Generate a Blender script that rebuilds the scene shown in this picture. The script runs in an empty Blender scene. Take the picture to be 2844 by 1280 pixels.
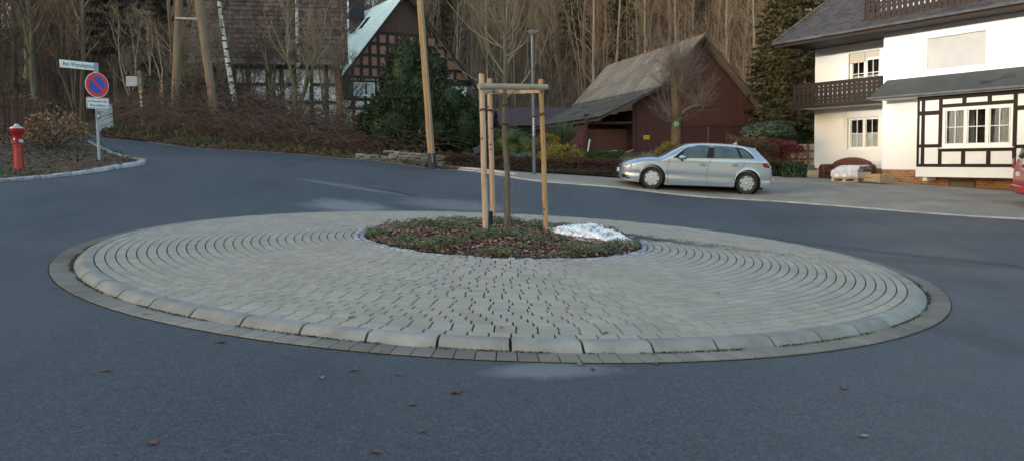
import bpy, math, random
import numpy as np
from mathutils import Vector, Matrix
from mathutils.geometry import delaunay_2d_cdt
random.seed(7)
RNG = np.random.default_rng(7)
D2R = math.radians
S = bpy.context.scene
COL = S.collection

# ------------------------------------------------------------ camera, sky, sun, exposure
PITCH, ROLL, FPX, CY = .0657, .0148, 2136., 576.        # focal length in pixels of the 2844 x 1280 photograph
cam_d = bpy.data.cameras.new("camera"); cam = bpy.data.objects.new("camera", cam_d); COL.objects.link(cam)
cam_d.sensor_fit = 'HORIZONTAL'; cam_d.sensor_width = 36.; cam_d.lens = 36. * FPX / 2844.
cam_d.shift_y = (CY - 640.) / 2844.; cam_d.clip_start = .1; cam_d.clip_end = 2000.
_d = Vector((0, math.cos(PITCH), -math.sin(PITCH))); _u = Vector((0, math.sin(PITCH), math.cos(PITCH))); _x = Vector((1, 0, 0))
_cx = _x * math.cos(ROLL) - _u * math.sin(ROLL); _cy = _x * math.sin(ROLL) + _u * math.cos(ROLL)
cam.matrix_world = Matrix((_cx, _cy, -_d)).transposed().to_4x4()
S.camera = cam
SUN_AZ, SUN_EL = D2R(-118), D2R(6.5)
w = bpy.data.worlds.new("World"); S.world = w; w.use_nodes = True
wn = w.node_tree; bg = wn.nodes['Background']
sky = wn.nodes.new('ShaderNodeTexSky'); sky.sky_type = 'NISHITA'; sky.sun_disc = False
sky.sun_elevation = SUN_EL; sky.sun_rotation = SUN_AZ
sky.air_density = 1.0; sky.dust_density = 1.6; sky.ozone_density = 1.0
wn.links.new(sky.outputs[0], bg.inputs[0]); bg.inputs[1].default_value = .15
sl = bpy.data.lights.new("sun", 'SUN'); sl.energy = .82; sl.angle = D2R(1.6); sl.color = (1., .965, .93)
so = bpy.data.objects.new("sun", sl); COL.objects.link(so)
sdir = Vector((math.sin(SUN_AZ) * math.cos(SUN_EL), math.cos(SUN_AZ) * math.cos(SUN_EL), math.sin(SUN_EL)))
so.rotation_euler = sdir.to_track_quat('Z', 'Y').to_euler(); so.location = (0, 0, 30)
S.view_settings.view_transform = 'Standard'; S.view_settings.look = 'None'
S.view_settings.exposure = 2.25; S.view_settings.gamma = 1.
S.render.engine = 'CYCLES'

# ------------------------------------------------------------ places seen from the camera point (used only to lay out the plan)
def ray(px, py):
    X = (px - 1422) / FPX; Y = (CY - py) / FPX
    a = X * math.cos(ROLL) + Y * math.sin(ROLL); b = -X * math.sin(ROLL) + Y * math.cos(ROLL)
    return _x * a + _u * b + _d
def W(px, py, D):
    v = ray(px, py); return v * (D / v.y)
def V(px, py, D): return W(px * 1.10404, py * 1.10404, D)
Z0, ZA, ZB = -1.668, -.0575, .0164
CI = (-.14, 11.88)                       # centre of the roundabout
def plane(x, y): return Z0 + ZA * x + ZB * y

# ------------------------------------------------------------ terrain
ctl = []
for k in range(14):
    t = k * 2 * math.pi / 14; ctl.append((CI[0] + 6.5 * math.cos(t), CI[1] + 6.5 * math.sin(t), 0))
    ctl.append((CI[0] + 3 * math.cos(t), CI[1] + 3 * math.sin(t), 0))
for x in (-14, -6, 0, 6, 14):
    for y in (-12, -4, 2): ctl.append((x, y, 0))
ctl += [(-12, 8, .1), (13, 9, .1), (20, 2, .1), (-20, 2, .1)]
def cp(px, py, D):
    p = W(px, py, D); ctl.append((p.x, p.y, p.z - plane(p.x, p.y)))
for q in [(1808, 527, 21.5), (2076, 541, 21.5), (2130, 551, 20.8), (2446, 576.5, 19.1), (2670, 597, 17.9), (2844, 607, 17.2), (1712, 526, 21.0),
          (1485, 504, 22.3), (1270, 473, 25.5), (1484, 486, 24), (1130, 458, 26.6), (1000, 444, 27.3), (800, 427, 27.4), (575, 414, 27.3), (430, 398, 28.3), (290, 381, 31), (180, 372, 38),
          (0, 506, 15.5), (220, 486, 17), (405, 458, 18.8), (392, 445, 20.2), (300, 425, 23), (175, 395, 29), (52, 475, 18), (276, 447, 18.7),
          (482, 352, 32), (605, 358, 31), (285, 371, 34), (398, 352, 33), (1200, 470, 26), (2263, 493, 32), (2455, 507, 28), (2817, 531, 24),
          (1700, 497, 23.8), (2219, 493, 29), (2000, 470, 31), (1768, 425, 40), (2100, 425, 40), (1250, 445, 32), (1000, 415, 32), (662, 345, 34), (850, 380, 33.5), (60, 380, 24.3), (-200, 375, 24.3)]:
    cp(*q)
ctl += [(-12, 45, 2.2), (-4, 52, 1.5), (10, 52, .9), (20, 45, .5), (30, 30, .6), (30, 15, .6), (-30, 45, 2.6), (-30, 30, 1.8), (40, 40, .6), (-35, 15, .9)]
ctl = np.array(ctl, float)
def _k(r): return np.sqrt(r * r + 1.2)
_A = _k(np.hypot(ctl[:, None, 0] - ctl[None, :, 0], ctl[:, None, 1] - ctl[None, :, 1])) + np.eye(len(ctl)) * .004
_wt = np.linalg.solve(_A, ctl[:, 2])
def sstep(a, b, x): t = np.clip((x - a) / (b - a), 0, 1); return t * t * (3 - 2 * t)
def hill(x, y):
    base = np.interp(x, [-60, -30, -20, -8, 2, 14, 22, 60], [38, 40, 52, 64, 62, 57, 44, 30])
    d = y - base
    sl = np.interp(x, [-60, -25, -10, 60], [.28, .42, .62, .66])
    h = sl * np.where(d > 0, np.sqrt(d * d + 16) - 4, 0)
    cap = np.interp(x, [-80, -40, -22, -8], [22, 23, 29, 60])
    return cap * (1 - np.exp(-h / cap))
def T(x, y):
    x = np.asarray(x, float); y = np.asarray(y, float); sh = x.shape; X = x.ravel(); Y = y.ravel()
    xc = np.clip(X, -36, 40); yc = np.clip(Y, -12, 56)
    r = _k(np.hypot(xc[:, None] - ctl[None, :, 0], yc[:, None] - ctl[None, :, 1])) @ _wt
    r = r * sstep(6.15, 9., np.hypot(X - CI[0], Y - CI[1]))
    z = Z0 + ZA * xc + ZB * yc + r + hill(X, Y)
    return z.reshape(sh)
def Tz(x, y): return float(T(np.array([x]), np.array([y]))[0])
def gh(px, py, h=0., lo=4., hi=60.):
    """first point of the terrain (raised by h) on the line of sight"""
    v = ray(px, py); ds = np.linspace(lo, hi, 400); pts = np.array([v * (d / v.y) for d in ds])
    g = T(pts[:, 0], pts[:, 1]) + h; i = np.argmax(pts[:, 2] < g)
    a, b = ds[max(i - 1, 0)], ds[i]
    for _ in range(20):
        m = (a + b) / 2; p = v * (m / v.y)
        if p.z < Tz(p.x, p.y) + h: b = m
        else: a = m
    return v * (a / v.y)

# ------------------------------------------------------------ object helpers
def tag(o, label=None, cat=None, group=None, kind=None):
    if label: o['label'] = label
    if cat: o['category'] = cat
    if group: o['group'] = group
    if kind: o['kind'] = kind
    return o
def empty(name, loc=(0, 0, 0), rz=0., label=None, cat=None, group=None):
    o = bpy.data.objects.new(name, None); COL.objects.link(o); o.location = loc; o.rotation_euler = (0, 0, rz)
    o.empty_display_size = .2
    return tag(o, label, cat, group)
class MB:
    def __init__(s): s.v = []; s.f = []
    def face(s, pts):
        n = len(s.v); s.v += [tuple(p) for p in pts]; s.f.append(tuple(range(n, n + len(pts)))); return s
    def box(s, x0, x1, y0, y1, z0, z1, bev=0.):
        if bev > 0:
            return s.rbox(x0, x1, y0, y1, z0, z1, bev)
        n = len(s.v); s.v += [(x, y, z) for z in (z0, z1) for y in (y0, y1) for x in (x0, x1)]
        s.f += [(n, n + 2, n + 3, n + 1), (n + 4, n + 5, n + 7, n + 6), (n, n + 1, n + 5, n + 4), (n + 2, n + 6, n + 7, n + 3), (n, n + 4, n + 6, n + 2), (n + 1, n + 3, n + 7, n + 5)]
        return s
    def rbox(s, x0, x1, y0, y1, z0, z1, b):
        # a box with chamfered vertical edges and top
        def ring(i, z): return [(x0 + i + b, y0 + i, z), (x1 - i - b, y0 + i, z), (x1 - i, y0 + i + b, z), (x1 - i, y1 - i - b, z), (x1 - i - b, y1 - i, z), (x0 + i + b, y1 - i, z), (x0 + i, y1 - i - b, z), (x0 + i, y0 + i + b, z)]
        n = len(s.v); s.v += ring(b, z0) + ring(0, z0 + b) + ring(0, z1 - b) + ring(b, z1)
        for l in range(3):
            for k in range(8): s.f.append((n + l * 8 + k, n + l * 8 + (k + 1) % 8, n + l * 8 + 8 + (k + 1) % 8, n + l * 8 + 8 + k))
        s.f.append(tuple(n + 24 + k for k in range(8))); s.f.append(tuple(n + 7 - k for k in range(8)))
        return s
    def tube(s, pts, rad, n=8, cap=True):
        pts = [Vector(p) for p in pts]
        if not hasattr(rad, '__len__'): rad = [rad] * len(pts)
        base = len(s.v); up = None
        for i, p in enumerate(pts):
            t = (pts[min(i + 1, len(pts) - 1)] - pts[max(i - 1, 0)]).normalized()
            if up is None: up = Vector((0, 0, 1)) if abs(t.z) < .9 else Vector((1, 0, 0))
            a = t.cross(up).normalized(); b_ = a.cross(t).normalized(); up = b_
            for k in range(n):
                q = p + (a * math.cos(2 * math.pi * k / n) + b_ * math.sin(2 * math.pi * k / n)) * rad[i]; s.v.append(tuple(q))
        for i in range(len(pts) - 1):
            for k in range(n):
                s.f.append((base + i * n + k, base + i * n + (k + 1) % n, base + (i + 1) * n + (k + 1) % n, base + (i + 1) * n + k))
        if cap:
            s.f.append(tuple(base + n - 1 - k for k in range(n))); e = base + (len(pts) - 1) * n; s.f.append(tuple(e + k for k in range(n)))
        return s
    def lathe(s, prof, c=(0, 0, 0), n=20, axis='z'):
        base = len(s.v)
        for (r, h) in prof:
            for k in range(n):
                a = 2 * math.pi * k / n; x, y = r * math.cos(a), r * math.sin(a)
                if axis == 'z': q = (c[0] + x, c[1] + y, c[2] + h)
                elif axis == 'y': q = (c[0] + x, c[1] + h, c[2] - y)
                else: q = (c[0] + h, c[1] + x, c[2] + y)
                s.v.append(q)
        for i in range(len(prof) - 1):
            for k in range(n): s.f.append((base + i * n + k, base + i * n + (k + 1) % n, base + (i + 1) * n + (k + 1) % n, base + (i + 1) * n + k))
        s.f.append(tuple(base + n - 1 - k for k in range(n))); e = base + (len(prof) - 1) * n; s.f.append(tuple(e + k for k in range(n)))
        return s
    def prism(s, poly, y0, y1):
        """polygon in (x, z) pushed from y0 to y1"""
        n = len(s.v); m = len(poly)
        s.v += [(x, y0, z) for x, z in poly] + [(x, y1, z) for x, z in poly]
        s.f.append(tuple(range(n, n + m))); s.f.append(tuple(n + 2 * m - 1 - i for i in range(m)))
        for i in range(m): s.f.append((n + i, n + m + i, n + m + (i + 1) % m, n + (i + 1) % m))
        return s
    def build(s, name, mat, parent=None, smooth=False, keep=False, bevel=0.):
        me = bpy.data.meshes.new(name); me.from_pydata(s.v, [], s.f); me.materials.append(mat)
        import bmesh
        b = bmesh.new(); b.from_mesh(me)
        if smooth: bmesh.ops.remove_doubles(b, verts=b.verts, dist=1e-5)
        bmesh.ops.recalc_face_normals(b, faces=b.faces); b.to_mesh(me); b.free()
        o = bpy.data.objects.new(name, me); COL.objects.link(o)
        if smooth:
            me.polygons.foreach_set('use_smooth', [True] * len(me.polygons))
            try: me.set_sharp_from_angle(angle=D2R(40))
            except Exception: pass
        if bevel > 0:
            m = o.modifiers.new('bevel', 'BEVEL'); m.width = bevel; m.segments = 2; m.limit_method = 'ANGLE'
        if parent:
            o.parent = parent
            if keep: bpy.context.view_layer.update(); o.matrix_parent_inverse = parent.matrix_world.inverted()
        return o
def arr_mesh(name, verts, faces, mat, parent=None, smooth=False):
    verts = np.ascontiguousarray(verts, np.float32); faces = np.ascontiguousarray(faces, np.int32); k = faces.shape[1]
    me = bpy.data.meshes.new(name); me.vertices.add(len(verts)); me.vertices.foreach_set('co', verts.ravel())
    me.loops.add(faces.size); me.loops.foreach_set('vertex_index', faces.ravel())
    me.polygons.add(len(faces)); me.polygons.foreach_set('loop_start', np.arange(0, faces.size, k, dtype=np.int32))
    me.polygons.foreach_set('loop_total', np.full(len(faces), k, np.int32))
    if smooth: me.polygons.foreach_set('use_smooth', np.ones(len(faces), bool))
    me.update(calc_edges=True); me.validate(); me.materials.append(mat)
    o = bpy.data.objects.new(name, me); COL.objects.link(o)
    if parent: o.parent = parent
    return o
def copy_tree(o, parent=None):
    c = o.copy(); COL.objects.link(c)
    if parent: c.parent = parent
    for ch in list(o.children): copy_tree(ch, c)
    return c
def tubes(segs, n=3):
    """segs (m,8): p0 p1 r0 r1 -> verts, quads"""
    segs = np.asarray(segs, float); p0, p1, r0, r1 = segs[:, :3], segs[:, 3:6], segs[:, 6], segs[:, 7]
    t = p1 - p0; t /= np.linalg.norm(t, axis=1)[:, None] + 1e-9
    up = np.where(np.abs(t[:, 2:3]) < .9, [[0, 0, 1.]], [[1., 0, 0]])
    a = np.cross(t, up); a /= np.linalg.norm(a, axis=1)[:, None]; b = np.cross(a, t)
    ang = np.arange(n) * 2 * np.pi / n; c, s_ = np.cos(ang), np.sin(ang)
    o = a[:, None, :] * c[None, :, None] + b[:, None, :] * s_[None, :, None]
    v = np.concatenate([p0[:, None] + o * r0[:, None, None], p1[:, None] + o * r1[:, None, None]], 1).reshape(-1, 3)
    k = np.arange(n); q = np.stack([k, (k + 1) % n, (k + 1) % n + n, k + n], 1)
    f = (np.arange(len(segs))[:, None, None] * 2 * n + q[None]).reshape(-1, 4)
    return v, f
def leaf_quads(c, size, nrm=None, jit=1., asp=.5, rng=RNG):
    """small pointed leaf faces at centres c"""
    n = len(c); size = np.broadcast_to(size, (n,))[:, None]
    d = rng.normal(size=(n, 3)); d /= np.linalg.norm(d, axis=1)[:, None]
    if nrm is not None: d = nrm + d * jit; d /= np.linalg.norm(d, axis=1)[:, None] + 1e-9
    e = rng.normal(size=(n, 3)); a = np.cross(d, e); a /= np.linalg.norm(a, axis=1)[:, None] + 1e-9; b = np.cross(d, a)
    v = np.stack([c - a * size, c + b * size * asp, c + a * size, c - b * size * asp], 1).reshape(-1, 3)
    return v, np.arange(4 * n).reshape(-1, 4)
def strands(c, d, size, wid, rng=RNG):
    """narrow sprays pointing along d"""
    n = len(c); size = np.broadcast_to(size, (n,))[:, None]; d = d / (np.linalg.norm(d, axis=1)[:, None] + 1e-9)
    b = np.cross(d, rng.normal(size=(n, 3))); b /= np.linalg.norm(b, axis=1)[:, None] + 1e-9
    v = np.stack([c, c + d * size * .5 + b * size * wid, c + d * size, c + d * size * .5 - b * size * wid], 1).reshape(-1, 3)
    return v, np.arange(4 * n).reshape(-1, 4)
def cat_(parts):
    vs, fs, o = [], [], 0
    for v, f in parts: vs.append(v); fs.append(f + o); o += len(v)
    return np.concatenate(vs), np.concatenate(fs)

# ------------------------------------------------------------ materials
MATS = {}
def M(name, col, col2=None, scale=8., rough=.75, bump=0., bscale=None, island=0., metal=0., spec=.3, detail=6., stretch=None, mixlo=.35, mixhi=.65, bdist=.01, coat=0., tint=None):
    if name in MATS: return MATS[name]
    m = bpy.data.materials.new(name); m.use_nodes = True; MATS[name] = m
    nt = m.node_tree; N = nt.nodes; L = nt.links; b = N['Principled BSDF']
    b.inputs['Roughness'].default_value = rough; b.inputs['Metallic'].default_value = metal; b.inputs['Specular IOR Level'].default_value = spec
    if coat: b.inputs['Coat Weight'].default_value = coat; b.inputs['Coat Roughness'].default_value = .06
    tc = N.new('ShaderNodeTexCoord'); mp = N.new('ShaderNodeMapping'); L.new(tc.outputs['Object'], mp.inputs[0])
    if stretch: mp.inputs['Scale'].default_value = stretch
    out = None
    if col2:
        n = N.new('ShaderNodeTexNoise'); n.inputs['Scale'].default_value = scale; n.inputs['Detail'].default_value = detail; n.inputs['Roughness'].default_value = .6
        L.new(mp.outputs[0], n.inputs['Vector'])
        mr = N.new('ShaderNodeMapRange'); mr.inputs[1].default_value = mixlo; mr.inputs[2].default_value = mixhi; L.new(n.outputs[0], mr.inputs[0])
        mx = N.new('ShaderNodeMix'); mx.data_type = 'RGBA'; mx.inputs[6].default_value = (*col, 1); mx.inputs[7].default_value = (*col2, 1)
        L.new(mr.outputs[0], mx.inputs[0]); out = mx.outputs[2]
    else:
        rgb = N.new('ShaderNodeRGB'); rgb.outputs[0].default_value = (*col, 1); out = rgb.outputs[0]
    if island:
        g = N.new('ShaderNodeNewGeometry')
        if tint:
            tm = N.new('ShaderNodeMix'); tm.data_type = 'RGBA'; tm.inputs[7].default_value = (*tint, 1)
            t2 = N.new('ShaderNodeMath'); t2.operation = 'MULTIPLY'; t2.inputs[1].default_value = 7.31; L.new(g.outputs['Random Per Island'], t2.inputs[0])
            t3 = N.new('ShaderNodeMath'); t3.operation = 'FRACT'; L.new(t2.outputs[0], t3.inputs[0]); L.new(t3.outputs[0], tm.inputs[0]); L.new(out, tm.inputs[6]); out = tm.outputs[2]
        mr2 = N.new('ShaderNodeMapRange'); mr2.inputs[3].default_value = 1 - island; mr2.inputs[4].default_value = 1 + island; L.new(g.outputs['Random Per Island'], mr2.inputs[0])
        mm = N.new('ShaderNodeVectorMath'); mm.operation = 'SCALE'; L.new(out, mm.inputs[0]); L.new(mr2.outputs[0], mm.inputs['Scale']); out = mm.outputs[0]
    L.new(out, b.inputs['Base Color'])
    if bump:
        n2 = N.new('ShaderNodeTexNoise'); n2.inputs['Scale'].default_value = bscale or scale * 4; n2.inputs['Detail'].default_value = 8
        L.new(mp.outputs[0], n2.inputs['Vector']); bp = N.new('ShaderNodeBump'); bp.inputs['Strength'].default_value = bump; bp.inputs['Distance'].default_value = bdist
        L.new(n2.outputs[0], bp.inputs['Height']); L.new(bp.outputs[0], b.inputs['Normal'])
    m['bsdf'] = 1
    return m
def glass(name, col=(.02, .025, .025), alpha=.0, rough=.03):
    m = M(name, col, rough=rough, spec=.8)
    if alpha: m.node_tree.nodes['Principled BSDF'].inputs['Transmission Weight'].default_value = alpha
    return m

# asphalt: fine stone grain, tyre-worn paths, damp patches, a pale scraped patch
def asphalt_mat():
    m = bpy.data.materials.new('asphalt'); m.use_nodes = True; nt = m.node_tree; N = nt.nodes; L = nt.links; b = N['Principled BSDF']
    tc = N.new('ShaderNodeTexCoord')
    def noise(sc, det=4, ro=.6, st=None):
        n = N.new('ShaderNodeTexNoise'); n.inputs['Scale'].default_value = sc; n.inputs['Detail'].default_value = det; n.inputs['Roughness'].default_value = ro
        if st:
            mp = N.new('ShaderNodeMapping'); mp.inputs['Scale'].default_value = st; L.new(tc.outputs['Object'], mp.inputs[0]); L.new(mp.outputs[0], n.inputs['Vector'])
        else: L.new(tc.outputs['Object'], n.inputs['Vector'])
        return n.outputs[0]
    def rng_(x, a, b_, c, d):
        r = N.new('ShaderNodeMapRange'); r.inputs[1].default_value = a; r.inputs[2].default_value = b_; r.inputs[3].default_value = c; r.inputs[4].default_value = d; L.new(x, r.inputs[0]); return r.outputs[0]
    def mix(fac, a, b_):
        x = N.new('ShaderNodeMix'); x.data_type = 'RGBA'
        for i, s_ in ((6, a), (7, b_)):
            if isinstance(s_, tuple): x.inputs[i].default_value = (*s_, 1)
            else: L.new(s_, x.inputs[i])
        L.new(fac, x.inputs[0]); return x.outputs[2]
    vor = N.new('ShaderNodeTexVoronoi'); vor.inputs['Scale'].default_value = 150.; L.new(tc.outputs['Object'], vor.inputs['Vector'])
    g = N.new('ShaderNodeSeparateColor'); L.new(vor.outputs['Color'], g.inputs[0])
    c = mix(rng_(g.outputs[0], .1, 1., 0., 1.), (.019, .023, .029), (.064, .071, .083))
    v2 = N.new('ShaderNodeTexVoronoi'); v2.inputs['Scale'].default_value = 55.; L.new(tc.outputs['Object'], v2.inputs['Vector']); g2 = N.new('ShaderNodeSeparateColor'); L.new(v2.outputs['Color'], g2.inputs[0])
    c = mix(rng_(g2.outputs[0], .72, .98, 0., .6), c, (.092, .099, .110)); c = mix(rng_(g2.outputs[2], .80, 1., 0., .8), c, (.010, .012, .015))
    c = mix(rng_(g.outputs[1], .992, .996, 0, .45), c, (.26, .26, .25))             # rare pale stones
    big = noise(.35, 5, .55)
    c = mix(rng_(big, .3, .7, 0., .35), c, (.078, .090, .106))
    c = mix(rng_(noise(.5, 4, .6, (1.6, .5, 1)), .5, .72, 0., .6), c, (.020, .023, .028))
    c = mix(rng_(noise(.16, 6, .65), .48, .62, 0., .45), c, (.074, .074, .076))
    c = mix(rng_(noise(9, 8, .8), .58, .75, 0., .5), c, (.095, .098, .10))
    def spot(px, py, rx, ry, rot, D=None):
        p = W(px, py, D) if D else gh(px, py)
        mp = N.new('ShaderNodeMapping'); mp.vector_type = 'TEXTURE'; mp.inputs['Location'].default_value = (p.x, p.y, 0); mp.inputs['Rotation'].default_value = (0, 0, rot); mp.inputs['Scale'].default_value = (rx, ry, 1e4)
        L.new(tc.outputs['Object'], mp.inputs[0]); ln = N.new('ShaderNodeVectorMath'); ln.operation = 'LENGTH'; L.new(mp.outputs[0], ln.inputs[0])
        ad = N.new('ShaderNodeMath'); ad.operation = 'MULTIPLY_ADD'; L.new(noise(2.6, 8, .75), ad.inputs[0]); ad.inputs[1].default_value = 1.3; L.new(ln.outputs['Value'], ad.inputs[2])
        return rng_(ad.outputs[0], 1.15, 1.75, 1., 0.)
    c = mix_s = mix(spot_mul(N, L, spot(1535, 1027, .55, .22, .25), .55), c, (.22, .23, .225))
    c = mix(spot_mul(N, L, spot(970, 577, 1.1, .9, .0), .6), c, (.26, .26, .255))
    c = mix(spot_mul(N, L, spot(1270, 574, 1.6, .7, -.1), .45), c, (.22, .22, .215))
    c = mix(spot_mul(N, L, spot(970, 519, 1.6, .25, -.2), .5), c, (.2, .2, .2))
    c = mix(spot_mul(N, L, spot(2420, 715, 2.2, .45, -.35), .75), c, (.05, .042, .034))   # washed soil beside the kerb
    L.new(c, b.inputs['Base Color'])
    L.new(rng_(big, .3, .7, .50, .72), b.inputs['Roughness']); b.inputs['Specular IOR Level'].default_value = .42
    bp = N.new('ShaderNodeBump'); bp.inputs['Strength'].default_value = .55; bp.inputs['Distance'].default_value = .006
    sub = N.new('ShaderNodeMath'); sub.operation = 'MULTIPLY_ADD'; L.new(vor.outputs['Distance'], sub.inputs[0]); sub.inputs[1].default_value = -.8; L.new(noise(160, 3), sub.inputs[2])
    L.new(sub.outputs[0], bp.inputs['Height']); L.new(bp.outputs[0], b.inputs['Normal'])
    return m
def spot_mul(N, L, x, k):
    m = N.new('ShaderNodeMath'); m.operation = 'MULTIPLY'; L.new(x, m.inputs[0]); m.inputs[1].default_value = k; return m.outputs[0]

M_soil = M('soil', (.050, .033, .022), (.105, .066, .042), 1.4, .95, .8, 30, bdist=.03)
M_bank = M('bank_soil', (.060, .042, .028), (.095, .065, .042), .8, .95, .8, 22, bdist=.04)
M_floor = M('forest_floor', (.10, .065, .042), (.18, .112, .070), .5, .95, .8, 6, bdist=.1)
M_paver = M('paver_concrete', (.345, .31, .262), (.27, .243, .20), 1.3, .85, .5, 70, island=.085, tint=(.31, .285, .24), mixlo=.45, mixhi=.68, detail=9)
M_kerb = M('kerb_concrete', (.30, .29, .265), (.20, .195, .175), 3.2, .85, .6, 60, island=.09, detail=10)
M_gutter = M('gutter_concrete', (.27, .245, .205), (.115, .10, .082), .28, .85, .35, 80, island=.12)
M_joint = M('joint_sand', (.022, .020, .017), (.03, .038, .016), 1.5, .95)
M_granite = M('granite', (.37, .38, .395), (.23, .235, .245), 14, .7, .6, 40, island=.18)
M_drive = M('driveway_concrete', (.30, .265, .215), (.185, .165, .135), .8, .85, .3, 60, mixlo=.35, mixhi=.7)
M_stakew = M('stake_wood', (.45, .33, .24), (.36, .25, .17), 3., .75, .3, 30, stretch=(6, 6, .7))
M_stakew2 = M('stake_wood_golden', (.40, .24, .12), (.30, .17, .08), 3., .75, .3, 30, stretch=(6, 6, .7))
def add_knots(m, sc=7.):
    nt = m.node_tree; N = nt.nodes; L = nt.links; b = N['Principled BSDF']; src = b.inputs['Base Color'].links[0].from_socket
    tc = N.new('ShaderNodeTexCoord'); vo = N.new('ShaderNodeTexVoronoi'); vo.inputs['Scale'].default_value = sc; L.new(tc.outputs['Object'], vo.inputs['Vector'])
    mr = N.new('ShaderNodeMapRange'); mr.inputs[1].default_value = .09; mr.inputs[2].default_value = .16; mr.inputs[3].default_value = 1; mr.inputs[4].default_value = 0; L.new(vo.outputs['Distance'], mr.inputs[0])
    mx = N.new('ShaderNodeMix'); mx.data_type = 'RGBA'; mx.inputs[7].default_value = (.07, .035, .02, 1); L.new(src, mx.inputs[6]); L.new(mr.outputs[0], mx.inputs[0]); L.new(mx.outputs[2], b.inputs['Base Color'])
add_knots(M_stakew); add_knots(M_stakew2)
M_rail = M('peeled_log', (.36, .30, .225), (.27, .22, .16), 3., .75, .3, 30, stretch=(.7, 6, 6))
M_bark = M('bark_grey', (.135, .12, .088), (.085, .075, .052), 10, .9, .6, 30, stretch=(1, 1, .35))
M_twig = M('twig_brown', (.21, .175, .115), (.14, .115, .075), 3, .85)
M_white = M('white_render', (.80, .79, .77), (.76, .75, .73), 1.3, .9, .12, 60)
M_dark = M('dark_timber', (.026, .016, .012), (.016, .010, .008), 4, .7, .3, 30, stretch=(.5, 4, 4))
M_black = M('black_rubber', (.012, .012, .013), rough=.8, spec=.2)

# ------------------------------------------------------------ ground sheets
def grid_sheet(name, xs, ys, zf, mat, kind='structure'):
    X, Y = np.meshgrid(xs, ys); Z = zf(X, Y); v = np.stack([X, Y, Z], -1).reshape(-1, 3); nx = len(xs)
    i = np.arange(len(ys) - 1)[:, None] * nx + np.arange(nx - 1)[None]
    f = np.stack([i, i + 1, i + nx + 1, i + nx], -1).reshape(-1, 4)
    return tag(arr_mesh(name, v, f, mat, smooth=True), kind=kind)
def in_poly(x, y, P):
    P = np.asarray(P); r = np.zeros(x.shape, bool); j = len(P) - 1
    for i in range(len(P)):
        c = ((P[i, 1] > y) != (P[j, 1] > y)) & (x < (P[j, 0] - P[i, 0]) * (y - P[i, 1]) / (P[j, 1] - P[i, 1] + 1e-12) + P[i, 0]); r ^= c; j = i
    return r
def dens(P, step=.6, closed=True):
    o = []
    for i in range(len(P) if closed else len(P) - 1):
        a = np.array(P[i][:2], float); b = np.array(P[(i + 1) % len(P)][:2], float); n = max(1, int(np.hypot(*(b - a)) / step))
        for k in range(n): o.append(tuple(a + (b - a) * k / n))
    if not closed: o.append(tuple(P[-1][:2]))
    return o
def smooth_line(P, step=.5):
    """Catmull-Rom through the points"""
    P = [np.array(p[:2], float) for p in P]; P = [2 * P[0] - P[1]] + P + [2 * P[-1] - P[-2]]; o = []
    for i in range(1, len(P) - 2):
        n = max(1, int(np.linalg.norm(P[i + 1] - P[i]) / step))
        for k in range(n):
            t = k / n
            o.append(tuple(.5 * (2 * P[i] + (P[i + 1] - P[i - 1]) * t + (2 * P[i - 1] - 5 * P[i] + 4 * P[i + 1] - P[i + 2]) * t * t + (-P[i - 1] + 3 * P[i] - 3 * P[i + 1] + P[i + 2]) * t ** 3)))
    o.append(tuple(P[-2])); return o
def zone(name, P, mat, lift=0., step=.8, zf=None, kind='structure'):
    P = dens(P, step); A = np.array(P); x0, y0 = A.min(0); x1, y1 = A.max(0)
    X, Y = np.meshgrid(np.arange(x0, x1, step), np.arange(y0, y1, step)); X = X.ravel() + .013; Y = Y.ravel() + .017
    ins = in_poly(X, Y, A); G = np.stack([X[ins], Y[ins]], 1)
    dm = np.min(np.hypot(G[:, None, 0] - A[None, :, 0], G[:, None, 1] - A[None, :, 1]), 1); G = G[dm > step * .35]
    pts = [Vector(p) for p in P] + [Vector(p) for p in G]
    v, e, f, *_ = delaunay_2d_cdt(pts, [], [list(range(len(P)))], 1, 1e-6)
    XY = np.array([[p.x, p.y] for p in v]); Z = (zf or T)(XY[:, 0], XY[:, 1]) + lift
    me = bpy.data.meshes.new(name); me.from_pydata(np.c_[XY, Z].tolist(), [], f); me.materials.append(mat)
    for p_ in me.polygons:
        p_.use_smooth = True
    me.update()
    if me.polygons and sum(p_.normal.z for p_ in me.polygons) < 0: me.flip_normals()
    o = bpy.data.objects.new(name, me); COL.objects.link(o); return tag(o, kind=kind)
def P2(*q): p = W(*q); return (p.x, p.y)

xs = np.r_[np.arange(-260, -60, 10.), np.arange(-60, -30, 2.5), np.arange(-30, 34, 1.), np.arange(34, 70, 2.5), np.arange(70, 270, 10.)]
ys = np.r_[np.arange(-160, -14, 10.), np.arange(-14, 64, 1.), np.arange(64, 150, 2.5), np.arange(150, 400, 12.)]
def gz(X, Y):
    near = sstep(48, 52, Y) + sstep(24, 28, np.abs(X)); rough = .25 * np.sin(X * .9 + Y * .37) * np.sin(Y * .8 - X * .21) * sstep(50, 62, Y)
    return T(X, Y) - .12 * (1 - np.clip(near, 0, 1)) + rough
grid_sheet('ground', xs, ys, gz, M_floor)
# unseen western ridge, added and shaped to shade road and car but not house
grid_sheet('hill', np.arange(-220, -56, 4.), np.arange(-114, 118, 3.), lambda X, Y: -2 + (np.interp(Y, [-110, -49, -42, -28, -22, 30, 70, 110], [22, 20, 14.3, 14.3, 25, 40, 44, 40]) + 2) * sstep(60, 104, -X), M_floor)

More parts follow.
